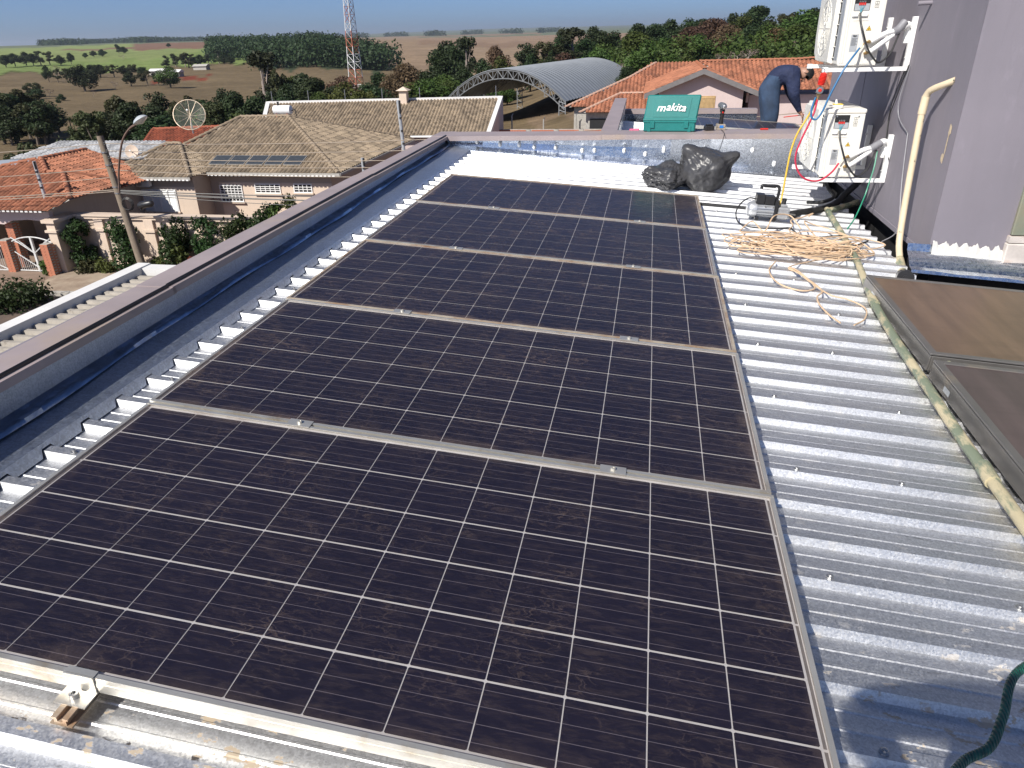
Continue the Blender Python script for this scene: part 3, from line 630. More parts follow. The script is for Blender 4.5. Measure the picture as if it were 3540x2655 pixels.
def bracket(y, z, label):
    r_ = empty('wall_bracket', (3.178, y, z), label, 'bracket', 'white L brackets under the outdoor units')
    mb = MB(); mb.box((-.515, -.016, 0), (0, .016, .026), bev=.002); mb.build('arm', MT['white'], r_)
    mb = MB(); mb.box((-.030, -.018, .0265), (0, .018, .325), bev=.002); mb.build('upright', MT['white'], r_)
    for zz in (.08, .26):
        mb = MB(); mb.tube([(-.029, 0, zz), (-.037, 0, zz)], .007, 8); mb.build('bolt', MT['steel'], r_)
    mb = MB(); mb.box((-.535, -.020, -.002), (-.50, .020, .030), bev=.003); mb.build('end_cap', MT['whitef'], r_)
for z, w in ((.030, 'lower'), (.762, 'upper')):
    bracket(4.895, z, 'white L bracket under the valve end of the %s outdoor unit' % w); bracket(5.46, z, 'white L bracket under the fan end of the %s outdoor unit' % w)
def hose(name, pts, r_, m, label, cat, n=8, roof=False, par=None, k=8):
    mb = MB(); mb.tube(spline(pts, k), r_, n); o = mb.build(name, m, par, True)
    if roof: o.matrix_world = RM
    if label: tag(o, label, cat)
    return o
for dz, w, ex in ((0, 'lower', 0), (.732, 'upper', .012)):
    o = hose('insulated_pipe', [(2.905, 4.842, .216 + dz), (2.945, 4.835, .240 + dz), (2.99, 4.838, .262 + dz), (3.035, 4.848, .272 + dz)], .0165, MT['whitef'], 'white insulated copper pipes running from the %s outdoor unit into the wall' % w, 'pipe', 12)
    hose('lower_pipe', [(2.905, 4.842, .148 + dz), (2.95, 4.835, .185 + dz), (3.0, 4.840, .225 + dz), (3.038, 4.852, .252 + dz)], .0155, MT['whitef'], None, None, 12, par=o)
    hose('tape_wrap', [(3.03, 4.850, .264 + dz), (3.065, 4.865, .282 + dz), (3.10, 4.885, .300 + dz + ex * 2)], .026, MT['grey'], None, None, 12, par=o)
    hose('wall_seal', [(3.095, 4.883, .297 + dz), (3.125, 4.905, .305 + dz), (3.14, 4.925, .285 + dz), (3.145, 4.93, .20 + dz)], .024, MT['whitef'], None, None, 12, par=o)
    hose('power_cable', [(2.813, 4.860, .385 + dz), (2.816, 4.835, .34 + dz), (2.83, 4.80, .288 + dz), (2.876, 4.79, .183 + dz), (2.928, 4.79, .113 + dz), (2.972, 4.80, .089 + dz), (3.03, 4.82, .139 + dz), (3.065, 4.85, .236 + dz), (3.09, 4.885, .29 + dz)], .0062, MT['black'], 'black power cable looping below the terminals of the %s outdoor unit' % w, 'cable')
hose('earth_wire', [(3.085, 4.87, .25), (3.075, 4.83, .147), (3.055, 4.80, .05), (3.03, 4.76, -.05), (2.96, 4.62, -.16), (2.90, 4.53, -.222)], .0045, MT['green'], 'thin green wire dropping from the lower unit to the roof', 'wire')
for i, (pts, rr) in enumerate(((([(3.172, 4.86, .80), (3.165, 4.95, .62), (3.168, 5.05, .45), (3.172, 5.0, .30), (3.168, 4.86, .19)]), .0035), (([(3.172, 4.83, .80), (3.150, 4.84, .60), (3.158, 4.80, .48), (3.172, 4.60, .40)]), .003), (([(3.172, 4.92, .78), (3.166, 5.02, .60), (3.168, 5.06, .45), (3.150, 4.93, .25), (3.150, 4.88, .17)]), .003), (([(3.174, 4.60, .40), (3.172, 4.5, .1), (3.172, 4.38, -.15), (3.13, 4.30, -.20), (3.05, 4.25, -.235)]), .0035))):
    hose('loose_cable', pts, rr, MT['black'] if i in (0, 2) else MT['grey'], ['thin black cable hanging between the two outdoor units', 'grey cable running from the upper bracket to the wall', 'second black cable dangling behind the lower bracket', 'grey cable leading down the wall to the roof edge'][i], 'cable', 6)
hose('drain_hose', [(2.59, 4.86, -.050), (2.72, 5.0, -.052), (2.87, 5.13, -.046), (2.99, 5.30, -.03), (3.06, 5.38, .03), (3.12, 5.42, .09), (3.17, 5.46, .14)], .026, MT['black'], 'thick black insulated hose lying under the lower outdoor unit', 'hose', 12, True)
hose('drain_hose', [(1.90, 4.945, -.052), (2.1, 4.945, -.053), (2.3, 4.94, -.052), (2.5, 4.90, -.051), (2.62, 4.84, -.052)], .013, MT['black'], 'thin black hose running from under the panels behind the pump', 'hose', 8, True)
hose('drain_hose', [(2.78, 5.3, -.04), (2.86, 5.22, -.015), (2.95, 5.26, .02), (2.93, 5.36, .06), (2.84, 5.42, .16)], .014, MT['black'], 'short black hose curling up beneath the lower outdoor unit', 'hose', 8, True)
# ---- manifold gauge with its three hoses
g = empty('manifold_gauge', (2.615, 4.75, .64), 'red manifold gauge hanging from the upper bracket with three coloured hoses', 'gauge')
mb = MB(); mb.box((-.012, -.012, -.02), (.012, .012, .012), bev=.003); mb.tube([(0, 0, -.02), (-.003, 0, -.05)], .007, 8); mb.tube([(0, 0, .01), (.003, 0, .05)], .007, 8); mb.build('manifold_body', MT['brass'], g, True)
mb = MB(); A = Matrix.Translation((0, -.012, .020)) @ Matrix.Rotation(R(90), 4, 'X')
mb.lathe([(.012, 0), (.022, .002), (.024, .008), (.022, .014), (.010, .015)], n=14, M=A); mb.build('knob', MT['steel'], g, True)
mb = MB(); mb.lathe([(.012, .0145), (.010, .018), (.002, .0185)], n=12, M=A); mb.build('knob_button', MT['red'], g, True)
mb = MB(); A = Matrix.Translation((.004, 0, .048)) @ Matrix.Rotation(R(8), 4, 'Y')
pf = [(.010, 0)]
for i in range(9): pf += [(.024 + .004 * math.sin(i / 8 * 3.1), i * .0085 + .003), (.020 + .003 * math.sin(i / 8 * 3.1), i * .0085 + .007)]
mb.lathe(pf + [(.006, .082)], n=16, M=A); mb.build('gauge_boot', MT['red'], g)
hose('hook', [(.012, 0, .125), (.016, 0, .14), (.010, .02, .15), (.0, .05, .150)], .0025, MT['steel'], None, None, 5, par=g)
hose('hose', [(2.612, 4.748, .600), (2.600, 4.735, .51), (2.548, 4.72, .357), (2.522, 4.715, .247), (2.54, 4.72, .16), (2.59, 4.73, .092), (2.66, 4.75, .062), (2.729, 4.77, .068), (2.797, 4.80, .117), (2.838, 4.832, .170)], .0065, MT['hred'], 'red rubber hose looping from the gauge to the lower unit valve', 'hose', 10)
hose('hose', [(2.842, 4.835, .910), (2.815, 4.80, .88), (2.75, 4.76, .784), (2.688, 4.735, .637), (2.650, 4.72, .525), (2.618, 4.715, .478), (2.588, 4.72, .490), (2.582, 4.73, .54), (2.598, 4.742, .615)], .0065, MT['hblue'], 'blue rubber hose hanging from the upper unit valve to the gauge', 'hose', 10)
hose('hose', [(2.606, 4.752, .608), (2.590, 4.755, .54), (2.555, 4.75, .46), (2.515, 4.74, .379), (2.488, 4.73, .26), (2.476, 4.71, .10), (2.468, 4.69, -.02), (2.455, 4.655, -.09)], .0065, MT['hyel'], 'yellow rubber hose running from the gauge down to the vacuum pump', 'hose', 10)

# ================================================================ vacuum pump
p = empty('vacuum_pump', RM @ Matrix.Translation((2.40, 4.665, ZT)) @ Matrix.Rotation(R(4), 4, 'Z'), 'silver vacuum pump with black handle standing on the white ribs', 'vacuum pump')
SIL = pm('cast_silver', (.56, .57, .58), .35, .65, .06, 14)
def xc(mb, prof, c=(0, 0, 0), n=20): mb.lathe(prof, n=n, M=Matrix.Translation(c) @ Matrix.Rotation(R(90), 4, 'Y'))
mb = MB(); xc(mb, [(.044, -.10), (.044, .02)], (0, 0, .068), 24)
for i in range(16):
    a = 2 * math.pi * i / 16; mb.box((-.098, -.0035, .042), (.018, .0035, .0535), M=Matrix.Translation((0, 0, .068)) @ Matrix.Rotation(a, 4, 'X'))
mb.build('motor', SIL, p)
mb = MB(); xc(mb, [(.010, -.162), (.034, -.160), (.048, -.150), (.054, -.132), (.055, -.099), (.044, -.098)], (0, 0, .068), 28); mb.build('motor_cap', SIL, p, True)
mb = MB(); mb.box((.021, -.050, .006), (.046, .050, .150), bev=.004); mb.build('mount_plate', MT['blackp'], p)
mb = MB(); mb.box((.0465, -.046, .014), (.128, .046, .100), bev=.010); mb.box((.060, -.030, .099), (.112, .030, .120), bev=.008)
for i in range(6): mb.box((.0465, -.0485, .026 + i * .012), (.1295, .0485, .030 + i * .012))
mb.build('oil_tank', SIL, p)
mb = MB(); mb.lathe([(.015, .119), (.015, .140), (.0165, .142), (.0165, .155), (.012, .158)], c=(.086, 0, 0), n=14); mb.build('oil_cap', MT['blackp'], p, True)
mb = MB(); mb.box((-.112, -.036, .110), (-.052, .036, .180), bev=.005); mb.box((-.051, -.034, .108), (.018, .034, .172), bev=.005); mb.build('switch_box', MT['blackp'], p)
mb = MB(); mb.tube(spline([(.034, 0, .148), (.036, 0, .19), (.034, 0, .222), (.022, 0, .238), (-.01, 0, .240), (-.05, 0, .238), (-.082, 0, .238), (-.088, 0, .228), (-.087, 0, .215)], 6), .0105, 10)
for i in range(5): mb.tube([(-.065 + i * .016, 0, .230), (-.065 + i * .016, 0, .226)], .010, 8)
mb.build('handle', MT['blackp'], p, True)
for x in (-.09, .03):
    for y in (-.04, .04):
        mb = MB(); mb.box((x - .014, y - .010, 0), (x + .014, y + .010, .022), bev=.003); mb.build('foot', MT['blackp'], p)
for x in (-.045, .008): mb = MB(); mb.tube([(x, -.03, .098), (x, -.05, .098)], .006, 8); mb.build('cover_screw', MT['steel'], p)
mb = MB(); mb.tube([(.040, .02, .10), (.055, .01, .118)], .010, 8); mb.build('inlet_fitting', MT['brass'], p)
hose('plug_lead', [(2.30, 4.66, .075), (2.27, 4.655, .083), (2.235, 4.645, .082), (2.185, 4.60, .05), (2.155, 4.53, .0), (2.17, 4.44, -.045), (2.23, 4.38, -.055), (2.32, 4.37, -.056), (2.44, 4.40, -.055), (2.52, 4.44, -.054), (2.545, 4.30, -.053), (2.62, 4.19, -.045), (2.75, 4.22, -.03), (2.86, 4.25, -.028), (2.96, 4.20, -.03), (2.90, 4.09, -.028), (2.78, 3.96, -.035), (2.70, 3.87, -.04)], .005, MT['black'], 'black power lead looping from the vacuum pump across the tan cord', 'cable', 8, True)
mb = MB(); mb.box((-.028, -.016, -.012), (.024, .016, .016), bev=.005); o = mb.build('socket', MT['white']); o.matrix_world = RM @ Matrix.Translation((2.665, 3.83, -.042)) @ Matrix.Rotation(R(-40), 4, 'Z'); tag(o, 'small white socket joining the tan cord and the black lead', 'socket')
# ================================================================ tan extension cord heap
def cord():
    r2 = np.random.default_rng(11); P = []
    for i in range(25):
        cx = 2.34 + .34 * r2.random(); cy = 3.87 + .22 * (r2.random() - .5) + .12 * (cx - 2.4); a = .20 + .18 * r2.random(); b_ = .06 + .13 * r2.random(); ph = r2.normal(.12, .16)
        for q in range(8):
            t = 2 * math.pi * (q / 8 + .02 * r2.normal()); x = a * math.cos(t) * (1 + .12 * r2.normal()); y = b_ * math.sin(t) * (1 + .25 * r2.normal())
            P.append((cx + x * math.cos(ph) - y * math.sin(ph), cy + x * math.sin(ph) + y * math.cos(ph), -.052 + .052 * r2.random() ** 1.5 + .0007 * i))
    P += [(2.50, 3.62, -.05), (2.36, 3.46, -.052), (2.40, 3.36, -.05), (2.44, 3.20, -.05), (2.50, 3.02, -.048), (2.58, 2.98, -.05), (2.64, 2.88, -.053), (2.60, 2.72, -.054), (2.53, 2.62, -.055)]
    mb = MB(); mb.tube(spline(P, 6), .0036, 6)
    P2 = [(2.30, 3.55, -.05), (2.24, 3.36, -.053), (2.26, 3.14, -.052), (2.36, 3.06, -.054), (2.44, 3.11, -.05), (2.43, 3.24, -.045), (2.39, 3.38, -.04), (2.36, 3.43, -.045), (2.42, 3.28, -.046), (2.47, 3.08, -.048), (2.43, 2.98, -.052), (2.42, 2.86, -.054), (2.44, 2.72, -.054), (2.47, 2.63, -.055)]
    mb.tube(spline(P2, 8), .0042, 6)
    P3 = [(2.60, 4.02, -.02), (2.52, 4.20, -.03), (2.50, 4.36, -.05), (2.55, 4.52, -.052), (2.56, 4.66, -.05), (2.66, 4.78, -.045), (2.74, 4.86, -.03), (2.70, 4.80, -.045)]
    mb.tube(spline(P3, 8), .0045, 6)
    P4 = [(2.62, 4.10, -.02), (2.58, 4.34, .02), (2.66, 4.42, -.01), (2.78, 4.34, -.02), (2.88, 4.12, -.02), (2.95, 3.98, -.05), (2.90, 3.90, -.054), (2.80, 3.92, -.05), (2.72, 4.05, -.02)]
    mb.tube(spline(P4, 8), .0045, 6)
    P5 = [(2.15, 4.16, -.04), (2.24, 4.30, 0), (2.31, 4.18, -.03), (2.38, 4.34, .04), (2.50, 4.44, .03), (2.56, 4.30, -.02)]
    mb.tube(spline(P5, 8), .0045, 6)
    return mb
o = cord().build('extension_cord', MT['twine'], smooth=True); o.matrix_world = RM; tag(o, 'tangled heap of tan extension cord lying on the ribbed roof', 'cord')
# ================================================================ black bags
from mathutils import noise as mnoise
def bag(c, rad, knots, seed, label, nu=110, nv=70, amp=.06, pleat=.05):
    # plastic bag: soft dented body, with pleats that run into each twisted corner
    mb = MB(); vs = []; kn = []
    for dd, ln, w, n in knots:
        a = Vector(dd).normalized(); u = a.orthogonal().normalized(); kn.append((a, u, a.cross(u), ln, w, n))
    for j in range(nv + 1):
        th = math.pi * j / nv
        for i in range(nu):
            ph = 2 * math.pi * i / nu; d = Vector((math.sin(th) * math.cos(ph), math.sin(th) * math.sin(ph), math.cos(th)))
            q = d * 1.5 + Vector((seed, seed * 2, 0)); k = 1 + amp * 2.2 * mnoise.noise(q) + amp * .9 * (.5 - abs(mnoise.noise(q * 2.6 + Vector((3, 1, 2))))) + amp * .35 * (.5 - abs(mnoise.noise(q * 6)))
            for a, u, w_, ln, w, n in kn:
                t = d.dot(a); ang = math.acos(max(-1, min(1, t))); az_ = math.atan2(d.dot(w_), d.dot(u)); fall = math.exp(-ang / .75)
                k += ln * math.exp((t - 1) / w) + pleat * fall * (abs(math.sin(n * .5 * az_ + 1.3 * mnoise.noise(d * 2 + Vector((seed, 0, 0))))) - .5) * min(1, ang / .25)
            z = max(d.z * k * rad[2], -rad[2] * .78 + .012 * mnoise.noise(q * 4))
            vs.append((d.x * k * rad[0], d.y * k * rad[1], z + rad[2] * .78))
    fs = [(j * nu + i, (j + 1) * nu + i, (j + 1) * nu + (i + 1) % nu, j * nu + (i + 1) % nu) for j in range(nv) for i in range(nu)]
    mb.add(vs, fs); o = mb.build('rubbish_bag', MT['bag'], smooth=60); o.matrix_world = RM @ Matrix.Translation(c); return tag(o, label, 'bag', 'black rubbish bags')
bag((1.985, 5.66, ZT - .004), (.205, .25, .180), [((-.75, -.35, .9), .55, .035, 15), ((1.0, -.1, .75), .60, .03, 13)], 1.3, 'large upright black rubbish bag with two twisted corners', amp=.08, pleat=.10)
bag((1.665, 5.56, ZT - .004), (.165, .20, .098), [((-.9, -.3, .35), .25, .06, 11), ((.35, .1, 1), .3, .08, 17)], 5.1, 'small slumped black rubbish bag against the larger one', amp=.16, pleat=.16)
# ================================================================ things on the far coping
tb = empty('toolbox', Matrix.Translation((1.70, 6.86, .1575)) @ Matrix.Rotation(R(-4), 4, 'Z'), 'open teal plastic tool case with white lettering on the far coping', 'toolbox')
mb = MB(); mb.box((-.245, -.11, 0), (.245, .13, .100), bev=.012); mb.box((-.250, -.116, .084), (.250, .136, .104), bev=.004); mb.build('case_base', MT['teal'], tb)
LM = Matrix.Translation((0, -.112, .106)) @ Matrix.Rotation(R(-14), 4, 'X') @ Matrix(((1, 0, .12, 0), (0, 1, 0, 0), (0, 0, 1, 0), (0, 0, 0, 1)))
mb = MB(); mb.box((-.250, 0, 0), (.250, .075, .235), M=LM, bev=.010); mb.box((-.165, -.003, .03), (.170, .001, .205), M=LM, bev=.0012); mb.box((-.253, -.003, .0), (.253, .078, .018), M=LM, bev=.003); mb.build('case_lid', MT['teal'], tb)
for x in (-.16, .16):
    mb = MB(); mb.box((x - .020, -.122, .035), (x + .020, -.112, .102), bev=.003); mb.build('latch', MT['teal'], tb)
for x in (-.19, .19):
    mb = MB(); mb.box((x - .016, -.116, .002), (x + .016, -.108, .055), bev=.002); mb.build('corner_rib', MT['teal'], tb)
lk = text_mesh('akita', .098, MT['logo'], .28, .0008); ln_ = text_mesh('n', .098, MT['logo'], .28, .0008)
xl_ = min(v.co.x for v in lk.vertices); wn_ = max(v.co.x for v in ln_.vertices) - min(v.co.x for v in ln_.vertices); mb = MB()
for dx, dz in ((-.0016, 0), (.0016, 0), (0, .0012), (0, -.0012)):
    for src, ox in ((lk, .036), (ln_, xl_ + .036 - .012 - wn_ * .5), (ln_, xl_ + .036 - .012 - wn_ * 1.26)): mb.add([(v.co.x + dx + ox, v.co.y + dz + (0 if src is lk else -.0105), v.co.z + dx * .02) for v in src.vertices], [tuple(p.vertices) for p in src.polygons])
lg = mb.mesh('lettering', MT['logo'])
link('lettering', lg, tb, LM @ Matrix.Translation((0, -.009, .118)) @ STAND)
dr = empty('cordless_drill', Matrix.Translation((2.19, 6.93, .1575)) @ Matrix.Rotation(R(8), 4, 'Z'), 'cordless drill standing upright on its battery beside the tool case', 'drill')
mb = MB(); mb.box((-.040, -.050, 0), (.040, .060, .018), bev=.004); mb.box((-.038, -.048, .0185), (.038, .058, .052), bev=.006); mb.build('battery', pm('grey_battery', (.30, .26, .21), .5), dr)
mb = MB(); mb.box((-.022, -.051, .02), (.014, -.0475, .044)); mb.build('battery_label', pm('blue_print', (.02, .18, .55), .5), dr)
mb = MB(); mb.tube(spline([(0, .01, .05), (0, .005, .10), (0, -.005, .15), (0, 0, .19)], 5), [.022] * 3 + [.019] * 9 + [.024] * 4, 12); mb.build('grip', MT['blackp'], dr, True)
mb = MB(); A = Matrix.Translation((0, 0, .215)) @ Matrix.Rotation(R(90), 4, 'X'); mb.lathe([(.018, -.09), (.030, -.085), (.032, -.02), (.031, .03), (.028, .035)], n=18, M=A); mb.build('housing', pm('drill_grey', (.13, .14, .15), .45), dr, True)
mb = MB(); A = Matrix.Translation((.0, 0, .215)) @ Matrix.Rotation(R(90), 4, 'X'); mb.lathe([(.026, .036), (.026, .062), (.022, .066), (.018, .085), (.008, .09)], n=18, M=A); mb.build('chuck', MT['steel'], dr, True)
mb = MB(); mb.tube([(0, -.02, .165), (0, -.034, .155)], .008, 6); mb.build('trigger', MT['red'], dr)
o = MB().box((-.045, -.035, 0), (.045, .035, .045), bev=.008).box((-.030, -.028, .0455), (.030, .028, .060), bev=.004).build('spare_battery', MT['blackp']); o.matrix_world = Matrix.Translation((2.075, 6.86, .1575)) @ Matrix.Rotation(R(15), 4, 'Z'); tag(o, 'black spare battery lying in front of the drill', 'battery')
mb = MB(); mb.tube([(0, 0, .008), (.072, .006, .008)], .0075, 8); o = mb.build('screwdriver', MT['red'], smooth=True); o.location = (2.555, 6.88, .158); tag(o, 'short red-handled tool lying on the far coping', 'tool')
mb = MB(); mb.tube([(.072, .006, .008), (.090, .007, .008)], .004, 6); mb.build('tip', MT['steel'], o)
hose('drill_cord', [(2.19, 6.87, .165), (2.20, 6.70, .163), (2.195, 6.54, .158), (2.18, 6.49, .10), (2.15, 6.48, -.02)], .003, MT['black'], 'thin black cord hanging over the coping below the drill', 'cord', 5)
mb = MB(); mb.box((-.05, -.04, 0), (.05, .04, .016), bev=.006); o = mb.build('cloth', pm('pink_rag', (.55, .12, .22), .8, 0, .2, 20, bmp=.6)); o.matrix_world = Matrix.Translation((1.36, 6.92, .1515)); tag(o, 'small pink rag lying beside the tool case', 'rag')

# ================================================================ people
SKIN = pm('skin', (.36, .20, .14), .5, 0, .1, 20); JEANS = pm('blue_jeans', (.030, .055, .105), .85, 0, .4, 6, bmp=.4, bscale=40); SHIRT = pm('navy_shirt', (.014, .022, .062), .85, 0, .25, 7, bmp=.9, bscale=11, bdist=.03); HAIR = pm('dark_hair', (.012, .010, .009), .6, 0, .3, 40); BOOT = pm('dark_boot', (.03, .025, .02), .6)
def figure(name, J, bones, mats, parent=None, M=None, sub=2):
    # J: joint -> (xyz, radius); bones: (a, b, material index)
    names = list(J); me = bpy.data.meshes.new(name); me.from_pydata([J[k][0] for k in names], [(names.index(a), names.index(b)) for a, b, _ in bones], [])
    o = bpy.data.objects.new(name, me); col.objects.link(o)
    sk = o.modifiers.new('s', 'SKIN'); sk.use_smooth_shade = True; sk.branch_smoothing = .6
    for i, k in enumerate(names):
        rr = J[k][1]; rr = (rr, rr) if not isinstance(rr, tuple) else rr
        me.skin_vertices[0].data[i].radius = rr
    me.skin_vertices[0].data[0].use_root = True
    ss = o.modifiers.new('u', 'SUBSURF'); ss.levels = ss.render_levels = sub
    dg = bpy.context.evaluated_depsgraph_get(); dg.update(); nm = bpy.data.meshes.new_from_object(o.evaluated_get(dg)); bpy.data.objects.remove(o); bpy.data.meshes.remove(me)
    nm.materials.clear()
    for m in mats: nm.materials.append(m)
    segs = [(Vector(J[a][0]), Vector(J[b][0]), mi) for a, b, mi in bones]; idx = []
    for pl in nm.polygons:
        c = pl.center; best = None
        for a, b, mi in segs:
            ab = b - a; t = max(0, min(1, (c - a).dot(ab) / max(ab.length_squared, 1e-9))); d = (c - a - ab * t).length
            if best is None or d < best[0]: best = (d, mi)
        idx.append(best[1])
    nm.polygons.foreach_set('material_index', idx); nm.polygons.foreach_set('use_smooth', [True] * len(idx)); nm.update()
    o = link(name, nm, parent)
    if M is not None: o.matrix_world = M
    return o
def hand_bones(J, bones, w, d, up, pre, sk=2):
    # palm and five fingers from wrist point w heading d, spread axis up
    w = Vector(w); d = Vector(d).normalized(); up = Vector(up).normalized(); n = d.cross(up)
    J[pre + 'palm'] = (tuple(w + d * .045), (.036, .016)); 
    for i, (s, L_) in enumerate(((-1.1, .060), (-.4, .075), (.3, .080), (1.0, .070))):
        a = w + d * .085 + up * s * .026; b_ = a + (d + n * .45).normalized() * L_ * .5; c_ = b_ + (d * .55 + n).normalized() * L_ * .5
        for q, pt in enumerate((a, b_, c_)): J['%sf%d%d' % (pre, i, q)] = (tuple(pt), .0095 - .001 * q)
        bones += [(pre + 'palm', '%sf%d0' % (pre, i), sk), ('%sf%d0' % (pre, i), '%sf%d1' % (pre, i), sk), ('%sf%d1' % (pre, i), '%sf%d2' % (pre, i), sk)]
    a = w + d * .03 + up * .035; b_ = a + (d + up * .7 + n * .4).normalized() * .035; c_ = b_ + (d + n * .8).normalized() * .028
    for q, pt in enumerate((a, b_, c_)): J['%st%d' % (pre, q)] = (tuple(pt), .0105 - .001 * q)
    bones += [(pre + 'palm', pre + 't0', sk), (pre + 't0', pre + 't1', sk), (pre + 't1', pre + 't2', sk)]
def head_parts(root, c, axis_up, face, s=1.0, haircol=HAIR):
    # features: ears, nose, brows, hair on the head of centre c
    c = Vector(c); u = Vector(axis_up).normalized(); f = Vector(face).normalized(); f = (f - u * f.dot(u)).normalized(); l = u.cross(f)
    Mh = Matrix((( l.x, f.x, u.x, c.x), (l.y, f.y, u.y, c.y), (l.z, f.z, u.z, c.z), (0, 0, 0, 1)))
    # hair cap
    mb = MB(); vs = []; nu, nv = 28, 12
    for j in range(nv + 1):
        th = R(100) * j / nv
        for i in range(nu):
            ph = 2 * math.pi * i / nu; d = Vector((math.sin(th) * math.cos(ph), math.sin(th) * math.sin(ph), math.cos(th)))
            lim = 1.0 if d.y < .15 else 1.0
            zc = max(d.z, .35 if d.y > .45 else -.45 if d.y < .1 else -.05); k = 1 + .03 * mnoise.noise(d * 9)
            vs.append((d.x * .073 * k, (d.y * .090 - .006) * k, zc * .098 * k + .012))
    mb.add(vs, [(j * nu + i, (j + 1) * nu + i, (j + 1) * nu + (i + 1) % nu, j * nu + (i + 1) % nu) for j in range(nv) for i in range(nu)]); mb.build('hair', haircol, root, True, mat=Mh)
    for sx in (-1, 1):
        mb = MB(); mb.lathe([(.004, -.006), (.017, -.004), (.019, .002), (.012, .006)], n=10, M=Mh @ Matrix.Translation((sx * .078, -.005, -.005)) @ Matrix.Rotation(R(90 * sx), 4, 'Y') @ Matrix.Diagonal((1.5, 1, 1, 1))); mb.build('ear', SKIN, root, True)
        mb = MB(); mb.lathe([(.001, -.007), (.0075, -.004), (.010, 0), (.0075, .004), (.001, .007)], n=10, M=Mh @ Matrix.Translation((sx * .031, .079, .004))); mb.build('eye', MT['print'], root, True)
    mb = MB(); mb.add([Mh @ Vector(q) for q in ((0, .088, .012), (-.014, .082, -.03), (.014, .082, -.03), (0, .112, -.027), (0, .085, -.038))], [(0, 1, 3), (0, 3, 2), (1, 4, 3), (4, 2, 3)]); mb.build('nose', SKIN, root, True)
    mb = MB(); mb.box((-.022, .078, -.058), (.022, .090, -.053), M=Mh); mb.build('mouth', pm('lips', (.25, .10, .08), .5), root)
# worker bent over behind the lower unit
FX, FY = 3.10, 10.36
J = {'pelvis': ((3.06, 10.36, .39), (.205, .19)), 'belly': ((3.16, 10.36, .450), (.235, .20)), 'chest': ((3.28, 10.355, .480), (.25, .20)), 'neckb': ((3.40, 10.35, .500), (.13, .10)), 'neck': ((3.43, 10.345, .500), .052), 'head': ((3.49, 10.34, .475), (.078, .088)), 'crown': ((3.535, 10.335, .455), (.072, .080)),
     'shl': ((3.33, 10.53, .46), .115), 'ell': ((3.39, 10.57, .225), .078), 'wrl': ((3.49, 10.50, .03), .034), 'shr': ((3.33, 10.18, .46), .115), 'elr': ((3.36, 10.13, .22), .078), 'wrr': ((3.47, 10.19, .015), .034),
     'hil': ((3.06, 10.46, .28), .150), 'knl': ((3.115, 10.47, -.06), .108), 'anl': ((3.10, 10.48, -.40), .050), 'tol': ((3.24, 10.49, -.435), .042), 'hir': ((3.06, 10.26, .28), .150), 'knr': ((3.13, 10.24, -.06), .108), 'anr': ((3.11, 10.22, -.40), .050), 'tor': ((3.25, 10.21, -.435), .042)}
bones = [('pelvis', 'belly', 0), ('belly', 'chest', 0), ('chest', 'neckb', 0), ('neckb', 'neck', 2), ('neck', 'head', 2), ('head', 'crown', 2), ('chest', 'shl', 0), ('shl', 'ell', 0), ('ell', 'wrl', 0), ('chest', 'shr', 0), ('shr', 'elr', 0), ('elr', 'wrr', 0), ('pelvis', 'hil', 1), ('hil', 'knl', 1), ('knl', 'anl', 1), ('anl', 'tol', 3), ('pelvis', 'hir', 1), ('hir', 'knr', 1), ('knr', 'anr', 1), ('anr', 'tor', 3)]
hand_bones(J, bones, (3.50, 10.495, .015), (.55, -.1, -.8), (0, .9, .1), 'L'); bones.append(('wrl', 'Lpalm', 2)); hand_bones(J, bones, (3.485, 10.19, .0), (.6, .15, -.8), (0, -.9, .1), 'R'); bones.append(('wrr', 'Rpalm', 2))
wk = empty('person', (FX, FY, -.475), 'worker in navy shirt and jeans bending over behind the outdoor units', 'person')
IW = Matrix.Translation((-FX, -FY, .475))
b_ = figure('body', J, bones, [SHIRT, JEANS, SKIN, BOOT], wk, sub=3); b_.matrix_parent_inverse = IW
n0 = set(o.name for o in wk.children)
head_parts(wk, (3.505, 10.338, .468), (.80, -.05, -.10), (.25, -.35, -1))
for o in wk.children:
    if o.name not in n0: o.matrix_parent_inverse = IW
hose('cable', [(3.30, 10.30, -.075), (3.38, 10.26, -.06), (3.46, 10.24, -.05), (3.55, 10.20, -.03)], .006, MT['red'], 'red cable lying by the hands of the bending worker', 'cable', 6)
# photographer, standing on the roof behind the lens with the phone held out; throws the shadow on the near roof
PY = -1.13
Jp = {'pelvis': ((1.62, PY, .86), (.16, .12)), 'belly': ((1.61, PY + .01, 1.04), (.15, .115)), 'chest': ((1.60, PY + .03, 1.26), (.17, .12)), 'neckb': ((1.60, PY + .05, 1.43), (.07, .07)), 'neck': ((1.60, PY + .07, 1.48), .055), 'head': ((1.60, PY + .10, 1.57), (.078, .095)), 'crown': ((1.60, PY + .10, 1.65), (.070, .085)),
      'shl': ((1.40, PY + .03, 1.37), .070), 'ell': ((1.28, PY + .22, 1.12), .05), 'wrl': ((1.41, -1.0, .985), .034), 'shr': ((1.80, PY + .03, 1.37), .070), 'elr': ((1.93, PY + .20, 1.12), .05), 'wrr': ((1.72, -1.0, .985), .034),
      'hil': ((1.53, PY, .78), .10), 'knl': ((1.51, PY + .03, .38), .066), 'anl': ((1.50, PY - .02, .0), .048), 'tol': ((1.48, PY + .14, -.055), .042), 'hir': ((1.71, PY, .78), .10), 'knr': ((1.75, PY + .04, .37), .066), 'anr': ((1.77, PY - .01, -.02), .048), 'tor': ((1.80, PY + .15, -.075), .042)}
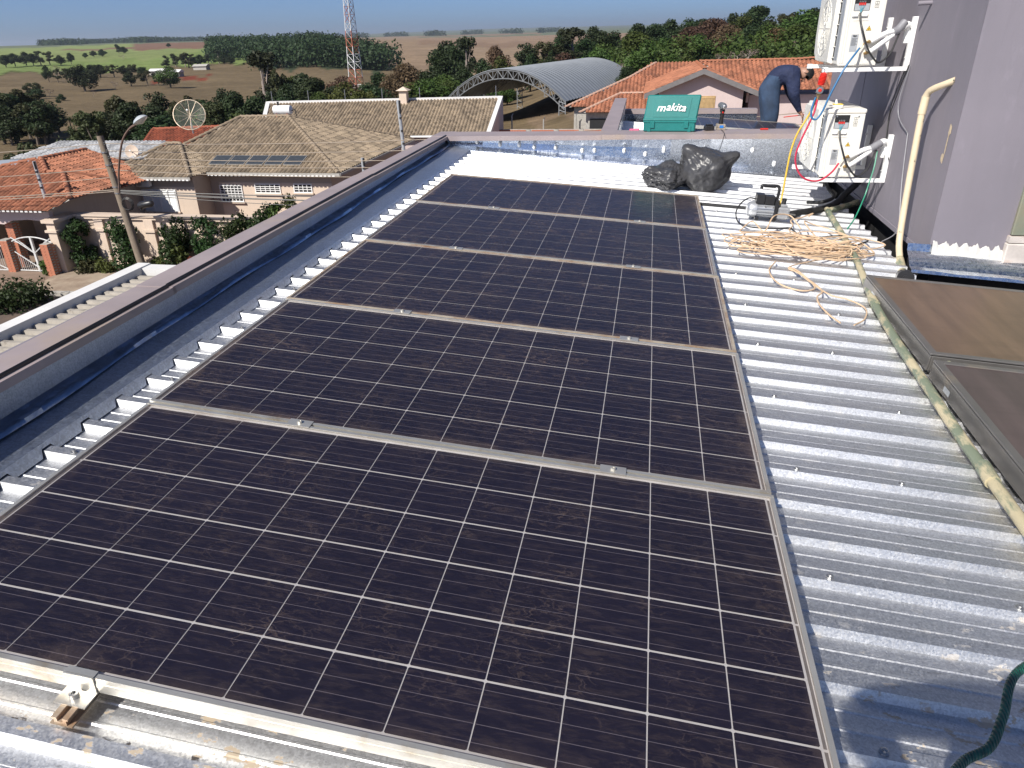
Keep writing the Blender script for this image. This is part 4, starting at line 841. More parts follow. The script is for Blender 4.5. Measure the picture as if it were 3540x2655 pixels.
bp_ = list(bones[:20]); hand_bones(Jp, bp_, (1.44, -.985, 1.0), (.6, .15, .25), (-.2, -.1, 1), 'L'); bp_.append(('wrl', 'Lpalm', 2)); hand_bones(Jp, bp_, (1.69, -.985, 1.0), (-.6, .15, .25), (.2, -.1, 1), 'R'); bp_.append(('wrr', 'Rpalm', 2))
ph = empty('person', (1.62, PY, -.12), 'person in a grey shirt standing on the roof holding a phone', 'person')
o = figure('body', Jp, bp_, [pm('grey_shirt', (.12, .12, .13), .8, 0, .2, 8), JEANS, SKIN, BOOT], ph); IW = Matrix.Translation((-1.62, -PY, .12)); o.matrix_parent_inverse = IW; n0 = {o.name}
head_parts(ph, (1.60, PY + .10, 1.61), (0, 0, 1), (0, 1, -.3))
for o in ph.children:
    if o.name not in n0: o.matrix_parent_inverse = IW
mb = MB(); mb.box((-.035, -.081, .004), (.120, .006, .012), bev=.004)
o = mb.build('phone', MT['blackp']); o.matrix_world = cam.matrix_world @ Matrix.Translation((0, 0, .012)); tag(o, 'black phone held in both hands by the person on the near roof', 'phone')
def ropem():
    m, nt, b, N, L = nodes('green_braided_rope'); v = coords(nt)
    f = noise(nt, v, 90, 3); L(ramp(nt, f, ((.35, (.004, .045, .035)), (.7, (.02, .16, .11)))), b.inputs['Base Color']); setp(b, Roughness=.45)
    w = N('ShaderNodeTexWave'); w.inputs['Scale'].default_value = 60; w.inputs['Distortion'].default_value = 1.5; L(v, w.inputs['Vector']); bump(nt, b, w.outputs['Fac'], .6, .004); return m
hose('safety_rope', [(1.72, -1.0, .86), (1.80, -.60, .60), (1.89, -.20, .36), (1.965, -.075, .305), (2.02, -.03, .30), (2.06, .03, .30), (2.13, .14, .295), (2.32, .28, .24), (2.65, .40, .10), (3.0, .45, -.03), (3.6, .4, -.05)], .0064, ropem(), 'dark green braided rope sloping down to the roof by the collectors', 'rope', 12, True)
# ================================================================ land
CAMZ = 1.06; CXY = (1.52, -.83)
AZ = [-75, -52, -44, -36, -28, -24, -18, -11, -4, 6, 20, 60]
RS = [0, 30, 60, 100, 160, 250, 330, 400, 550, 800, 1200, 1700, 2600, 4500, 8000, 14000]
ZT_ = [  # ground height for each azimuth (row) and range (column)
 [-8.8, -8.8, -9.2, -11, -14, -15, -14, -12.5, -11, -8, -3, 1, 6, 14, 20, 30],
 [-8.8, -8.8, -9.2, -11, -14, -15, -14, -12.5, -11, -8, -3, 1, 6, 14, 20, 30],
 [-8.8, -8.8, -9.2, -11, -13.2, -14.6, -13.8, -12.5, -11.5, -7.5, -2.5, 2.0, 8, 14, 20, 30],
 [-8.8, -8.8, -9.2, -11, -13.5, -14.8, -14.0, -12.8, -12, -7.5, -2, 3.2, 8, 14, 20, 30],
 [-8.8, -8.8, -9.2, -10.5, -13.5, -15, -14.5, -13.2, -11, -6, -.2, 3.0, 5, 10, 18, 40],
 [-8.8, -8.8, -9.2, -10.5, -13, -15, -15, -13.5, -10, -5, .6, 1.0, 1, 6, 20, 55],
 [-8.8, -8.8, -9.0, -10.0, -12, -15, -16, -16, -14, -8.5, -3, -3, -2, 5, 24, 75],
 [-8.8, -8.6, -8.0, -8.8, -10, -13, -15, -16, -15.5, -14, -11, -9, -6, 4, 28, 90],
 [-8.8, -8.0, -7.0, -7.0, -6.5, -6, -8, -10, -12, -12, -10, -8, -5, 6, 30, 80],
 [-8.8, -7.5, -6.3, -6.0, -5.0, -4, -5, -6, -6, -6, -6, -6, -4, 4, 20, 60],
 [-8.8, -7.5, -6.0, -5.5, -4.0, -3, -3, -3, -3, -3, -3, -3, -3, 4, 20, 60],
 [-8.8, -7.5, -6.0, -5.5, -4.0, -3, -3, -3, -3, -3, -3, -3, -3, 4, 20, 60]]
_zt = np.array(ZT_); _rl = np.log(np.array(RS) + 30.0)
def gz_arr(az, r):
    az = np.clip(az, AZ[0], AZ[-1]); r = np.clip(r, 0, RS[-1])
    ia = np.clip(np.searchsorted(AZ, az) - 1, 0, len(AZ) - 2); ir = np.clip(np.searchsorted(RS, r, side='right') - 1, 0, len(RS) - 2)
    A = np.array(AZ); ta = (az - A[ia]) / (A[ia + 1] - A[ia]); tr = (np.log(r + 30) - _rl[ir]) / (_rl[ir + 1] - _rl[ir])
    ta = ta * ta * (3 - 2 * ta); tr = tr * tr * (3 - 2 * tr) * .4 + tr * .6
    z = (_zt[ia, ir] * (1 - ta) + _zt[ia + 1, ir] * ta) * (1 - tr) + (_zt[ia, ir + 1] * (1 - ta) + _zt[ia + 1, ir + 1] * ta) * tr
    return z
def gz(x, y):
    dx, dy = x - CXY[0], y - CXY[1]; return float(gz_arr(np.array([math.degrees(math.atan2(dx, dy))]), np.array([math.hypot(dx, dy)]))[0])
def land():
    na = 420; rr = np.concatenate([[0, 12, 24], 30 * (14000 / 30) ** (np.linspace(0, 1, 230) ** .9)]); az = np.linspace(-75, 60, na)
    Ag, Rg = np.meshgrid(az, rr, indexing='ij'); Z = gz_arr(Ag.ravel(), Rg.ravel()).reshape(Ag.shape)
    wob = .25 * np.sin(Rg / 37 + Ag * .9) * np.clip((Rg - 90) / 100, 0, 1) + .6 * np.sin(Rg / 140 + Ag * .31) * np.clip((Rg - 200) / 300, 0, 1)
    Z = Z + wob
    X = CXY[0] + Rg * np.sin(np.radians(Ag)); Y = CXY[1] + Rg * np.cos(np.radians(Ag))
    vs = np.stack([X, Y, Z], -1).reshape(-1, 3); nr = len(rr)
    i = np.arange(na - 1)[:, None] * nr + np.arange(nr - 1)[None, :]
    fs = np.stack([i, i + 1, i + nr + 1, i + nr], -1).reshape(-1, 4)
    me = bpy.data.meshes.new('ground'); me.from_pydata(vs.tolist(), [], fs.tolist()); me.polygons.foreach_set('use_smooth', [True] * len(fs))
    # land cover colour of each field
    pasture = np.array((.150, .112, .066)); green = np.array((.165, .215, .068)); green2 = np.array((.205, .245, .090)); plough = np.array((.185, .110, .075)); straw = np.array((.25, .18, .12)); town = np.array((.20, .13, .085)); far = np.array((.13, .15, .09)); wood = np.array((.03, .038, .02)); redsoil = np.array((.17, .045, .025)); verge = np.array((.16, .17, .06))
    C = np.zeros((na, nr, 3)); jr = 1 + .05 * np.sin(Ag * 2.1) + .03 * np.sin(Ag * 5.3 + 1); R_ = Rg * jr
    C[:] = pasture
    left = Ag < -26.5
    def put(m, c): C[m] = c
    put(left & (R_ > 520), green); put(left & (R_ > 520) & (R_ < 540), verge * .5)
    put(left & (R_ > 700) & (Ag < -33 + (R_ - 700) * .006), green2 * .9); put(left & (R_ > 980), green2)
    put((Ag > -36) & (Ag < -26.5) & (R_ > 1000), plough); put((Ag > -40) & (Ag < -33) & (R_ > 1080) & (R_ < 1250), plough); put(left & (R_ > 1750), far)
    mid = (Ag >= -26.5) & (Ag < -17); limA = np.where(Ag > -24.5, 830 - 62 * (Ag + 24.5), 900 - 14 * (Ag + 31)); put(mid & (R_ > 430) & (R_ < limA - 20), wood * 1.5); put(mid & (R_ > limA + 10), straw * np.array((.85, .8, .75))); put(mid & (R_ > limA + 60), straw); put(mid & (Ag < -22) & (R_ > limA + 60), plough * 1.2)
    rt = Ag >= -17; put(rt & (R_ > 330), straw); put(rt & (R_ > 900) & (R_ < 1300), straw * np.array((.9, .85, .85))); put(rt & (R_ > 1300), straw * np.array((1.05, 1.0, 1.0))); put(rt & (R_ > 2600), far); put(rt & (R_ > 3200) & (Ag < -8), straw * .9); put((Ag > -22) & (R_ > 4500), far); put((Ag >= -6) & (Ag < 27) & (R_ > 110) & (R_ < 300), wood)
    put((Ag > -9) & (R_ > 85) & (R_ < 112), straw * .75)
    put(R_ < 62, town); put((Ag > -35.2) & (Ag < -31.4) & (np.abs(R_ - 395 - (Ag + 33) * 6) < 13), redsoil)
    att = me.color_attributes.new('cover', 'FLOAT_COLOR', 'POINT'); att.data.foreach_set('color', np.concatenate([C, np.ones((na, nr, 1))], -1).reshape(-1).astype(np.float32))
    m, nt, b, N, L = nodes('farmland'); a = N('ShaderNodeVertexColor'); a.layer_name = 'cover'
    v = coords(nt); f1 = ramp(nt, noise(nt, v, .35, 6, .65), ((.3, .72), (.7, 1.22))); f2 = ramp(nt, noise(nt, v, .035, 5, .6), ((.3, .82), (.7, 1.15))); f3 = ramp(nt, noise(nt, coords(nt, (.012, .05, .02), rot=(0, 0, R(25))), 1, 4, .6), ((.3, .88), (.7, 1.1)))
    c = mixc(nt, 1, mixc(nt, 1, mixc(nt, 1, a.outputs[0], f1, 'MULTIPLY'), f2, 'MULTIPLY'), f3, 'MULTIPLY'); L(c, b.inputs['Base Color']); setp(b, Roughness=.95); b.inputs['Specular IOR Level'].default_value = .1
    bump(nt, b, noise(nt, v, .9, 5, .65), .6, .5); me.materials.append(m); me.update()
    tag(link('ground', me), kind='structure')
land()
# ================================================================ trees
def leafm(name, c, tr=.25):
    m, nt, b, N, L = nodes(name); oi = N('ShaderNodeObjectInfo'); v = coords(nt)
    f = noise(nt, v, 7, 4, .6)
    cc = ramp(nt, f, ((.28, tuple(x * .55 for x in c)), (.5, c), (.75, tuple(x * 1.55 for x in c))))
    h = N('ShaderNodeHueSaturation'); L(cc, h.inputs['Color']); L(math_(nt, 'MULTIPLY_ADD', oi.outputs['Random'], .06, .47), h.inputs['Hue']); L(math_(nt, 'MULTIPLY_ADD', oi.outputs['Random'], .55, .72), h.inputs['Value'])
    L(h.outputs[0], b.inputs['Base Color']); setp(b, Roughness=.6); b.inputs['Specular IOR Level'].default_value = .25
    t = N('ShaderNodeBsdfTranslucent'); L(h.outputs[0], t.inputs[0]); mx = N('ShaderNodeMixShader'); mx.inputs[0].default_value = tr; L(b.outputs[0], mx.inputs[1]); L(t.outputs[0], mx.inputs[2]); L(mx.outputs[0], nt.nodes['Material Output'].inputs[0]); return m
LF = {'b': leafm('dark_leaves', (.030, .046, .017)), 'B': leafm('fresh_leaves', (.060, .088, .020)), 'l': leafm('olive_leaves', (.058, .064, .026)), 'e': leafm('grey_green_leaves', (.040, .052, .024)), 'u': leafm('yellow_green_leaves', (.078, .088, .022)), 'o': leafm('russet_leaves', (.110, .070, .042)), 'y': leafm('golden_leaves', (.155, .115, .045)), 'x': leafm('dry_twigs', (.150, .105, .085)), 'p': leafm('palm_leaves', (.070, .085, .028)), 's': leafm('hedge_leaves', (.028, .050, .014)), 'r': leafm('rusty_leaves', (.22, .06, .03))}
BARK = pm('bark', (.12, .095, .075), .9, 0, .25, 12); BARKP = pm('pale_bark', (.28, .23, .20), .9, 0, .2, 12)
def leaves(cent, rad, n, size, seed, squash=1.0):
    # leaf quads scattered through clumps; returns a mesh without material
    r2 = np.random.default_rng(seed); cent = np.array(cent); rad = np.array(rad); w = rad ** 2.2; k = r2.choice(len(cent), n, p=w / w.sum())
    d = r2.normal(size=(n, 3)); d /= np.linalg.norm(d, axis=1)[:, None]; rr = r2.random(n) ** .28
    P = cent[k] + d * (rad[k] * rr)[:, None] * np.array((1, 1, squash))
    nrm = d * .9 + r2.normal(size=(n, 3)) * .75 + np.array((0, 0, .35)); nrm /= np.linalg.norm(nrm, axis=1)[:, None]
    t = np.cross(nrm, r2.normal(size=(n, 3))); t /= np.linalg.norm(t, axis=1)[:, None]; u = np.cross(nrm, t); s = size * (.6 + .9 * r2.random(n))[:, None]
    q = np.stack([P - t * s, P - u * s * .55, P + t * s, P + u * s * .55], 1).reshape(-1, 3)
    me = bpy.data.meshes.new('crown'); me.from_pydata(q.tolist(), [], np.arange(4 * n).reshape(n, 4).tolist()); me.update(); return me
def clumps(kind, seed):
    r2 = np.random.default_rng(seed); C = []; Rr = []
    if kind in 'bBoy':
        for i in range(30):
            a = r2.random() * 6.28; h = r2.random(); rr = .30 * math.sin(math.pi * min(1, .12 + h * .92)) ** .55 * (r2.random() ** .45)
            C.append((rr * math.cos(a), rr * math.sin(a), .24 + .64 * h)); Rr.append(.085 + .095 * r2.random())
    elif kind == 'l':
        for i in range(22):
            a = r2.random() * 6.28; h = r2.random(); rr = .36 * (r2.random() ** .5) * (.5 + .5 * math.sin(math.pi * h)); C.append((rr * math.cos(a), rr * math.sin(a), .30 + .62 * h)); Rr.append(.05 + .075 * r2.random())
    elif kind == 'e':
        for i in range(24):
            a = r2.random() * 6.28; h = r2.random(); rr = .20 * (r2.random() ** .6) * (1.15 - .6 * h); C.append((rr * math.cos(a), rr * math.sin(a), .22 + .70 * h)); Rr.append(.045 + .07 * r2.random())
    elif kind == 'u':
        for i in range(34):
            a = r2.random() * 6.28; rr = .62 * (r2.random() ** .5); C.append((rr * math.cos(a), rr * math.sin(a), .88 - .75 * rr ** 2 - .16 * r2.random())); Rr.append(.08 + .06 * r2.random())
    return C, Rr
def limbs(C, kind, seed, pale=False, twigs=0):
    r2 = np.random.default_rng(seed); mb = MB(); top = {'e': .62, 'u': .40}.get(kind, .40); tr = .022 if kind != 'u' else .03
    mb.tube([(0, 0, -.03), (.01, 0, top * .5), (0, .01, top)], [tr * 1.25, tr, tr * .75], 7)
    for i in r2.permutation(len(C))[:11]:
        c = Vector(C[i]); b_ = Vector((0, 0, top * (.55 + .45 * r2.random()))); m_ = b_.lerp(c, .55) + Vector((0, 0, .03)); mb.tube([b_, m_, c], [tr * .5, tr * .33, tr * .12], 5)
    return mb
PROTO = {}
def proto(kind):
    if kind in PROTO: return PROTO[kind]
    L_ = []
    nvar = {'b': 4, 'B': 3, 'l': 3, 'e': 3}.get(kind, 2)
    for v in range(nvar):
        sd = hash_(kind) + v * 17
        if kind == 'p':
            mb = MB(); mb.tube([(0, 0, -.03), (.015, 0, .3), (.03, 0, .62)], [.03, .024, .02], 7); tm = mb.mesh('trunk', BARK, True); mb = MB(); r2 = np.random.default_rng(sd)
            for f in range(22):
                a = f * 2.4 + r2.random(); el = R(70 - 95 * (f / 22)); ln = .34 + .08 * r2.random(); pts = []
                for q in range(7):
                    s = q / 6; pts.append(Vector((.03 + math.cos(a) * ln * s * math.cos(el), math.sin(a) * ln * s * math.cos(el), .63 + ln * (s * math.sin(el) - .55 * s * s))))
                sd_ = Vector((-math.sin(a), math.cos(a), 0))
                for q in range(6):
                    for s_ in (-1, 1):
                        for e in (0, .5):
                            p0 = pts[q].lerp(pts[q + 1], e); p1 = pts[q].lerp(pts[q + 1], e + .35); w = .085 * (1 - .6 * q / 6)
                            mb.add([p0, p1, p1 + sd_ * s_ * w + Vector((0, 0, -.35 * w)) + (p1 - p0) * .8], [(0, 1, 2)])
            cm = mb.mesh('crown', LF['p'])
        elif kind == 'x':
            r2 = np.random.default_rng(sd); mb = MB(); tips = []
            def br(p, d, ln, rad, lev):
                q = p + d * ln * .5 + Vector(r2.normal(size=3)) * ln * .06; e = p + d * ln + Vector(r2.normal(size=3)) * ln * .1; mb.tube([p, q, e], [rad, rad * .8, rad * .6], 5 if lev < 2 else 3, False)
                if lev == 4: tips.append(e); return
                for _ in range(3): br(e, (d + Vector(r2.normal(size=3)) * .55 + Vector((0, 0, .12))).normalized(), ln * .72, rad * .55, lev + 1)
            br(Vector((0, 0, -.03)), Vector((0, 0, 1)), .26, .022, 0); tm = mb.mesh('trunk', BARKP); cm = leaves([tuple(t) for t in tips], [.022] * len(tips), 500, .012, sd); cm.materials.append(LF['x'])
        else:
            C, Rr = clumps(kind, sd); tm = limbs(C, kind, sd).mesh('trunk', BARK if kind != 'e' else BARKP, True)
            cm = leaves(C, Rr, {'b': 4600, 'B': 4600, 'l': 3200, 'e': 3200, 'u': 5200}.get(kind, 4200), {'e': .021, 'l': .023, 'u': .021}.get(kind, .024), sd); cm.materials.append(LF[kind])
        L_.append((tm, cm))
    PROTO[kind] = L_; return L_
def hash_(k): return sum(ord(c) * 31 for c in k)
W0 = {'b': .80, 'B': .80, 'o': .80, 'y': .80, 'l': .82, 'e': .52, 'u': 1.36, 'x': .85, 'p': .75}
GN = {0: ('beside the pasture at the left of the orange roofs', 'trees of the near grove'), 1: ('standing in the dry brown pasture', 'trees in the brown pasture'), 2: ('in the row along the edge of the green field', 'trees along the field edge'), 3: ('in the grove by the small farm sheds', 'trees around the farm'), 4: ('scattered over the green hillside', 'trees on the green hillside'), 5: ('growing just behind the beige tiled roofs', 'trees behind the houses'), 6: ('growing near the lattice mast', 'trees around the mast'), 7: ('in the wood around the arched shed', 'trees around the arched shed'), 8: ('in the wood behind the orange gable', 'trees of the wood behind the gable')}
KN = {'b': 'dense dark green tree', 'B': 'fresh green leafy tree', 'l': 'loose olive green tree', 'e': 'tall open-crowned eucalyptus tree', 'u': 'wide umbrella-shaped yellow-green tree', 'o': 'russet brown leafy tree', 'y': 'golden-leaved tree', 'x': 'bare twiggy pale tree', 'p': 'small palm tree'}
NM = {'b': 'dense_tree', 'B': 'leafy_tree', 'l': 'olive_tree', 'e': 'eucalyptus_tree', 'u': 'umbrella_tree', 'o': 'russet_tree', 'y': 'golden_tree', 'x': 'bare_tree', 'p': 'palm_tree'}
NM['l'] = 'loose_tree'
def tree(g, az, r, el, wm, k, i):
    x = CXY[0] + r * math.sin(R(az)); y = CXY[1] + r * math.cos(R(az)); z = gz(x, y); H = CAMZ + r * math.tan(R(el)) - z
    H = max(H, wm * .62)
    if k in 'bB' and H > wm * 1.9: wm = H * .55
    wm *= {0: 1.5, 1: 1.15, 3: 1.5, 5: 1.35, 6: 1.3, 8: 1.25}.get(g, 1.25); pr = proto(k); tm, cm = pr[i % len(pr)]; sw = wm / W0[k]; sw = min(max(sw, H * .55), H * 1.7)
    o = empty(NM[k], Matrix.Translation((x, y, z)) @ Matrix.Rotation(i * 2.399, 4, 'Z') @ Matrix.Diagonal((sw, sw, H, 1)), KN[k] + ' ' + GN[g][0], 'tree', GN[g][1])
    link('trunk', tm, o); link('crown', cm, o)
TREES = '0,-44.6,145,-2.45,5.2,l;0,-43.9,145,-2.95,5.2,b;0,-43.4,166,-2.35,5.2,l;0,-42.8,138,-3.15,5.2,l;0,-42.3,138,-2.75,5.2,b;0,-41.9,158,-3.35,5.2,l;0,-44.0,145,-3.35,5.2,b;0,-43.0,166,-2.65,5.2,l;5,-39.2,104,-3.98,5.5,b;5,-38.1,86,-3.79,5.5,e;5,-37.3,104,-3.71,5.5,b;5,-36.2,86,-3.69,5.5,e;5,-35.4,78,-4.06,5.5,b;5,-34.0,94,-3.92,5.5,B;5,-33.2,104,-3.98,5.5,e;5,-32.4,104,-3.53,5.5,b;5,-31.5,94,-4.22,5.5,b;5,-30.3,104,-4.13,5.5,B;5,-29.5,94,-3.96,5.5,B;5,-28.6,94,-3.87,5.5,B;5,-27.5,86,-3.58,5.5,b;5,-26.8,94,-3.51,5.5,b;6,-25.9,140,-2.23,6.0,B;6,-24.6,112,-2.43,6.0,b;6,-23.4,140,-2.77,6.0,b;6,-22.6,155,-2.32,6.0,o;6,-20.9,112,-2.72,6.0,b;6,-19.9,155,-2.28,6.0,b;6,-18.9,140,-2.66,6.0,o;6,-17.6,112,-2.96,6.0,B;6,-16.4,112,-2.70,6.0,B;0,-43.8,150,-2.52,5.8,b;0,-43.1,155,-2.11,5.7,l;0,-42.6,160,-2.52,5.5,b;0,-42.1,150,-2.97,4.9,b;0,-44.2,140,-3.18,4.4,b;0,-41.4,165,-3.29,4.7,p;0,-40.7,165,-3.76,2.2,p;1,-39.3,330,-1.65,15.6,b;1,-36.5,345,-1.88,8.7,b;1,-35.5,350,-1.75,8.8,l;1,-34.8,345,-1.92,6.8,l;1,-34.1,330,-2.1,12.3,B;1,-42.2,300,-1.92,7.2,l;1,-42.0,290,-2.32,6.4,b;1,-40.8,280,-2.66,2.9,b;1,-41.0,270,-2.96,1.5,b;1,-41.4,300,-2.1,3.4,x;1,-38.9,300,-2.37,2.2,x;1,-37.5,330,-1.87,3.6,x;2,-39.4,430,-1.19,6.4,b;2,-38.7,440,-1.22,8.9,b;2,-38.2,430,-1.16,10.3,b;2,-37.4,430,-1.31,9.4,l;2,-36.7,430,-1.41,8.6,b;2,-36.3,435,-1.5,8.6,l;2,-35.7,425,-1.29,7.3,b;2,-41.2,400,-0.93,3.4,b;2,-40.7,420,-0.63,6.3,x;2,-40.7,390,-1.14,5.1,l;2,-40.2,390,-1.19,2.9,l;3,-34.1,530,-0.65,10.3,e;3,-33.5,540,-0.56,10.5,e;3,-32.9,530,-0.62,12.1,e;3,-32.5,520,-0.78,10.0,b;3,-31.9,520,-1.09,10.9,b;3,-31.4,540,-0.64,10.3,e;3,-30.7,540,-0.44,11.2,e;3,-30.4,530,-1.0,10.1,b;3,-30.0,520,-1.45,8.1,b;3,-29.1,500,-2.01,2.6,b;3,-32.7,505,-1.35,14.2,l;4,-43.3,640,-0.43,13.6,b;4,-42.8,650,-0.32,13.7,b;4,-42.2,660,-0.2,15.1,b;4,-41.8,650,-0.38,12.4,b;4,-41.4,660,-0.14,8.7,e;4,-40.9,650,-0.31,14.7,l;4,-40.3,640,-0.38,10.8,b;4,-39.7,650,-0.32,6.1,b;4,-38.8,760,-0.31,4.5,b;4,-38.3,800,-0.25,8.8,b;4,-37.8,800,-0.25,11.0,b;4,-36.8,900,0.1,9.8,e;4,-36.5,880,-0.03,11.9,b;4,-36.6,700,-0.41,8.2,x;4,-30.0,900,-0.19,10.3,b;4,-31.3,1500,0.28,13.1,b;4,-33.7,1100,-0.03,8.8,b;4,-27.9,1300,0.28,11.1,e;5,-39.4,78,-3.82,3.9,l;5,-37.0,82,-3.42,4.0,b;5,-37.4,100,-2.74,4.0,l;5,-35.3,100,-2.77,3.0,e;5,-34.1,90,-3.73,2.2,l;5,-33.3,95,-3.02,3.5,l;5,-31.6,85,-3.71,3.1,l;5,-32.5,75,-3.97,2.0,x;5,-31.0,105,-2.87,2.4,e;5,-30.2,85,-3.1,3.4,b;5,-29.0,88,-3.04,3.2,b;5,-34.9,85,-4.06,2.7,b;5,-30.2,64,-4.48,1.5,B;5,-43.7,60,-5.36,2.3,l;5,-42.5,62,-5.43,2.0,b;5,-44.7,56,-5.58,1.3,x;6,-28.0,135,-0.52,5.5,e;6,-27.0,130,-1.64,3.8,l;6,-25.4,115,-2.0,4.7,e;6,-26.5,105,-2.65,3.9,b;6,-27.7,100,-2.9,3.1,b;6,-22.4,98,-2.53,7.2,u;6,-24.5,95,-3.35,2.6,B;6,-24.0,160,-2.67,4.8,x;6,-18.1,140,-1.67,6.0,o;6,-19.1,130,-2.3,3.9,o;6,-15.2,170,-0.33,7.2,e;6,-13.9,180,-0.06,3.5,e;6,-15.1,120,-2.5,5.5,B;6,-16.5,118,-2.93,3.9,B;6,-20.0,200,-2.42,5.3,l;6,-25.3,1200,0.25,14.2,x;6,-27.8,1250,0.28,10.7,e;6,-23.0,1000,0.03,10.0,x;6,-16.9,150,-1.9,5.7,b;7,-15.3,150,-0.52,5.9,b;7,-14.5,165,-0.34,4.8,b;7,-13.5,160,-0.03,4.6,e;7,-11.4,155,-0.72,5.2,o;7,-12.4,140,-1.45,4.5,b;7,-13.6,135,-1.83,5.1,b;7,-11.0,135,-1.42,5.1,B;7,-9.3,165,-0.54,4.6,e;7,-7.8,170,-0.48,5.9,l;7,-8.9,150,-1.07,4.4,b;7,-6.6,140,-1.26,6.1,o;7,-5.9,160,0.33,7.2,e;7,-7.5,135,-1.44,3.9,b;7,-4.1,125,-1.02,5.7,B;7,-2.6,120,-1.36,3.9,x;7,-3.9,180,0.21,9.2,b;7,-5.0,170,-0.36,7.4,b;7,-1.2,135,-0.06,7.2,B;7,-0.6,112,-0.64,5.1,B;7,-1.9,108,-2.12,2.9,b;7,-14.8,112,-2.84,3.3,B;7,-10.6,125,-3.74,5.4,B;7,-11.7,125,-3.92,3.6,B;8,-6.6,190,0.28,6.4,b;8,-4.4,195,0.4,7.1,b;8,-2.9,190,0.12,7.6,b;8,-1.3,200,0.4,6.8,b;8,-0.2,205,0.59,7.6,b;8,0.9,210,0.69,7.8,b;8,2.1,210,0.79,8.5,b;8,3.0,205,0.55,7.1,b;8,3.7,190,0.6,8.9,o;8,5.0,215,0.92,7.5,b;8,5.7,205,0.81,7.8,B;8,6.6,215,1.22,10.3,b;8,7.8,210,0.74,7.4,l;8,8.6,205,0.89,7.3,l;8,9.4,190,0.94,9.2,B;8,10.1,195,0.96,7.6,b;8,-0.7,150,-0.6,6.5,B;8,0.5,155,-0.52,6.7,B;8,1.7,150,-0.69,7.0,B;8,2.9,160,-0.31,7.5,B;8,1.1,130,-1.48,5.6,B;8,-0.2,118,-2.15,4.7,B;8,2.2,125,-1.92,5.5,B;8,3.5,125,-1.67,4.7,b;8,4.6,135,-1.01,6.4,x;8,5.9,130,-0.7,6.6,x;8,8.0,150,0.17,6.7,y;8,9.2,145,0.13,6.6,B;8,7.3,165,0.26,6.3,B;8,6.4,170,0.28,5.9,b;8,8.4,120,-1.16,3.5,p;8,9.7,118,-1.32,3.1,p;8,4.2,170,-0.32,6.4,o;8,-1.9,140,-1.13,3.9,x;8,2.3,180,0.14,9.0,o;8,4.9,185,0.2,8.2,o;8,-1.7,165,-0.3,6.1,b;8,-3.6,150,-1.09,6.4,b;8,7.2,140,-1.06,5.4,b'
for i, row in enumerate(TREES.split(';')):
    g, az, r, el, wm, k = row.split(','); tree(int(g), float(az), float(r), float(el), float(wm), k, i)
# masses of far woodland (one object each: nobody could count them)
def wood(name, label, pts, leafmat, h, w, seed, per=70, size=.9):
    r2 = np.random.default_rng(seed); C = []; Rr = []
    for x, y in pts:
        z = gz(x, y); hh = h * (.75 + .5 * r2.random()); 
        for q in range(3): C.append((x + r2.normal() * w * .15, y + r2.normal() * w * .15, z + hh * (.42 + .22 * q))); Rr.append(w * (.52 - .13 * q))
    me = leaves(C, Rr, per * len(pts), size, seed, 1.25); me.name = name; me.materials.append(leafmat); tag(link(name, me), label, 'trees', kind='stuff')
r2 = np.random.default_rng(5); pts = []
while len(pts) < 900:
    az = r2.uniform(-31.2, -17.6); r = r2.uniform(430, 960); lim = 830 - 62 * max(0, (az + 24.5)) if az > -24.5 else 900 - 14 * (az + 31)
    if r > lim: continue
    if az < -28.6 and r < 560: continue
    pts.append((CXY[0] + r * math.sin(R(az)), CXY[1] + r * math.cos(R(az))))
wood('pine_wood', 'dark pine plantation covering the slope behind the lattice mast', pts, LF['b'], 11.5, 9.0, 3, 60, .95)
pts = []
for q in range(620):
    az = r2.uniform(-41.2, -29.5); r = 2600 + 260 * math.sin(az * 1.3) + r2.uniform(-40, 60); pts.append((CXY[0] + r * math.sin(R(az)), CXY[1] + r * math.cos(R(az))))
wood('ridge_wood', 'thin dark wood along the far ridge above the green fields', pts, LF['b'], 9, 18, 4, 22, 2.2)
pts = []
for q in range(520):
    az = r2.uniform(-24, -6.5); r = 4300 + 500 * math.sin(az * .9) + r2.uniform(-120, 120)
    if math.sin(az * 2.3) < -.2: continue
    pts.append((CXY[0] + r * math.sin(R(az)), CXY[1] + r * math.cos(R(az))))
wood('distant_wood', 'hazy bluish belts of wood on the distant plain', pts, LF['b'], 11, 34, 6, 14, 4.5)
pts = []
while len(pts) < 260:
    az = r2.uniform(-9, 24); r = r2.uniform(125, 260)
    if az < -5 and r < 160: continue
    pts.append((CXY[0] + r * math.sin(R(az)), CXY[1] + r * math.cos(R(az))))
wood('undergrowth', 'green undergrowth filling the wood behind the orange gable', pts, LF['B'], 4.2, 5.5, 8, 130, .34)
pts = []
while len(pts) < 120:
    az = r2.uniform(-40, -13); r = r2.uniform(82, 128); pts.append((CXY[0] + r * math.sin(R(az)), CXY[1] + r * math.cos(R(az))))
wood('undergrowth', 'dark scrub under the trees behind the beige houses', pts, LF['l'], 2.6, 4.2, 9, 120, .26)
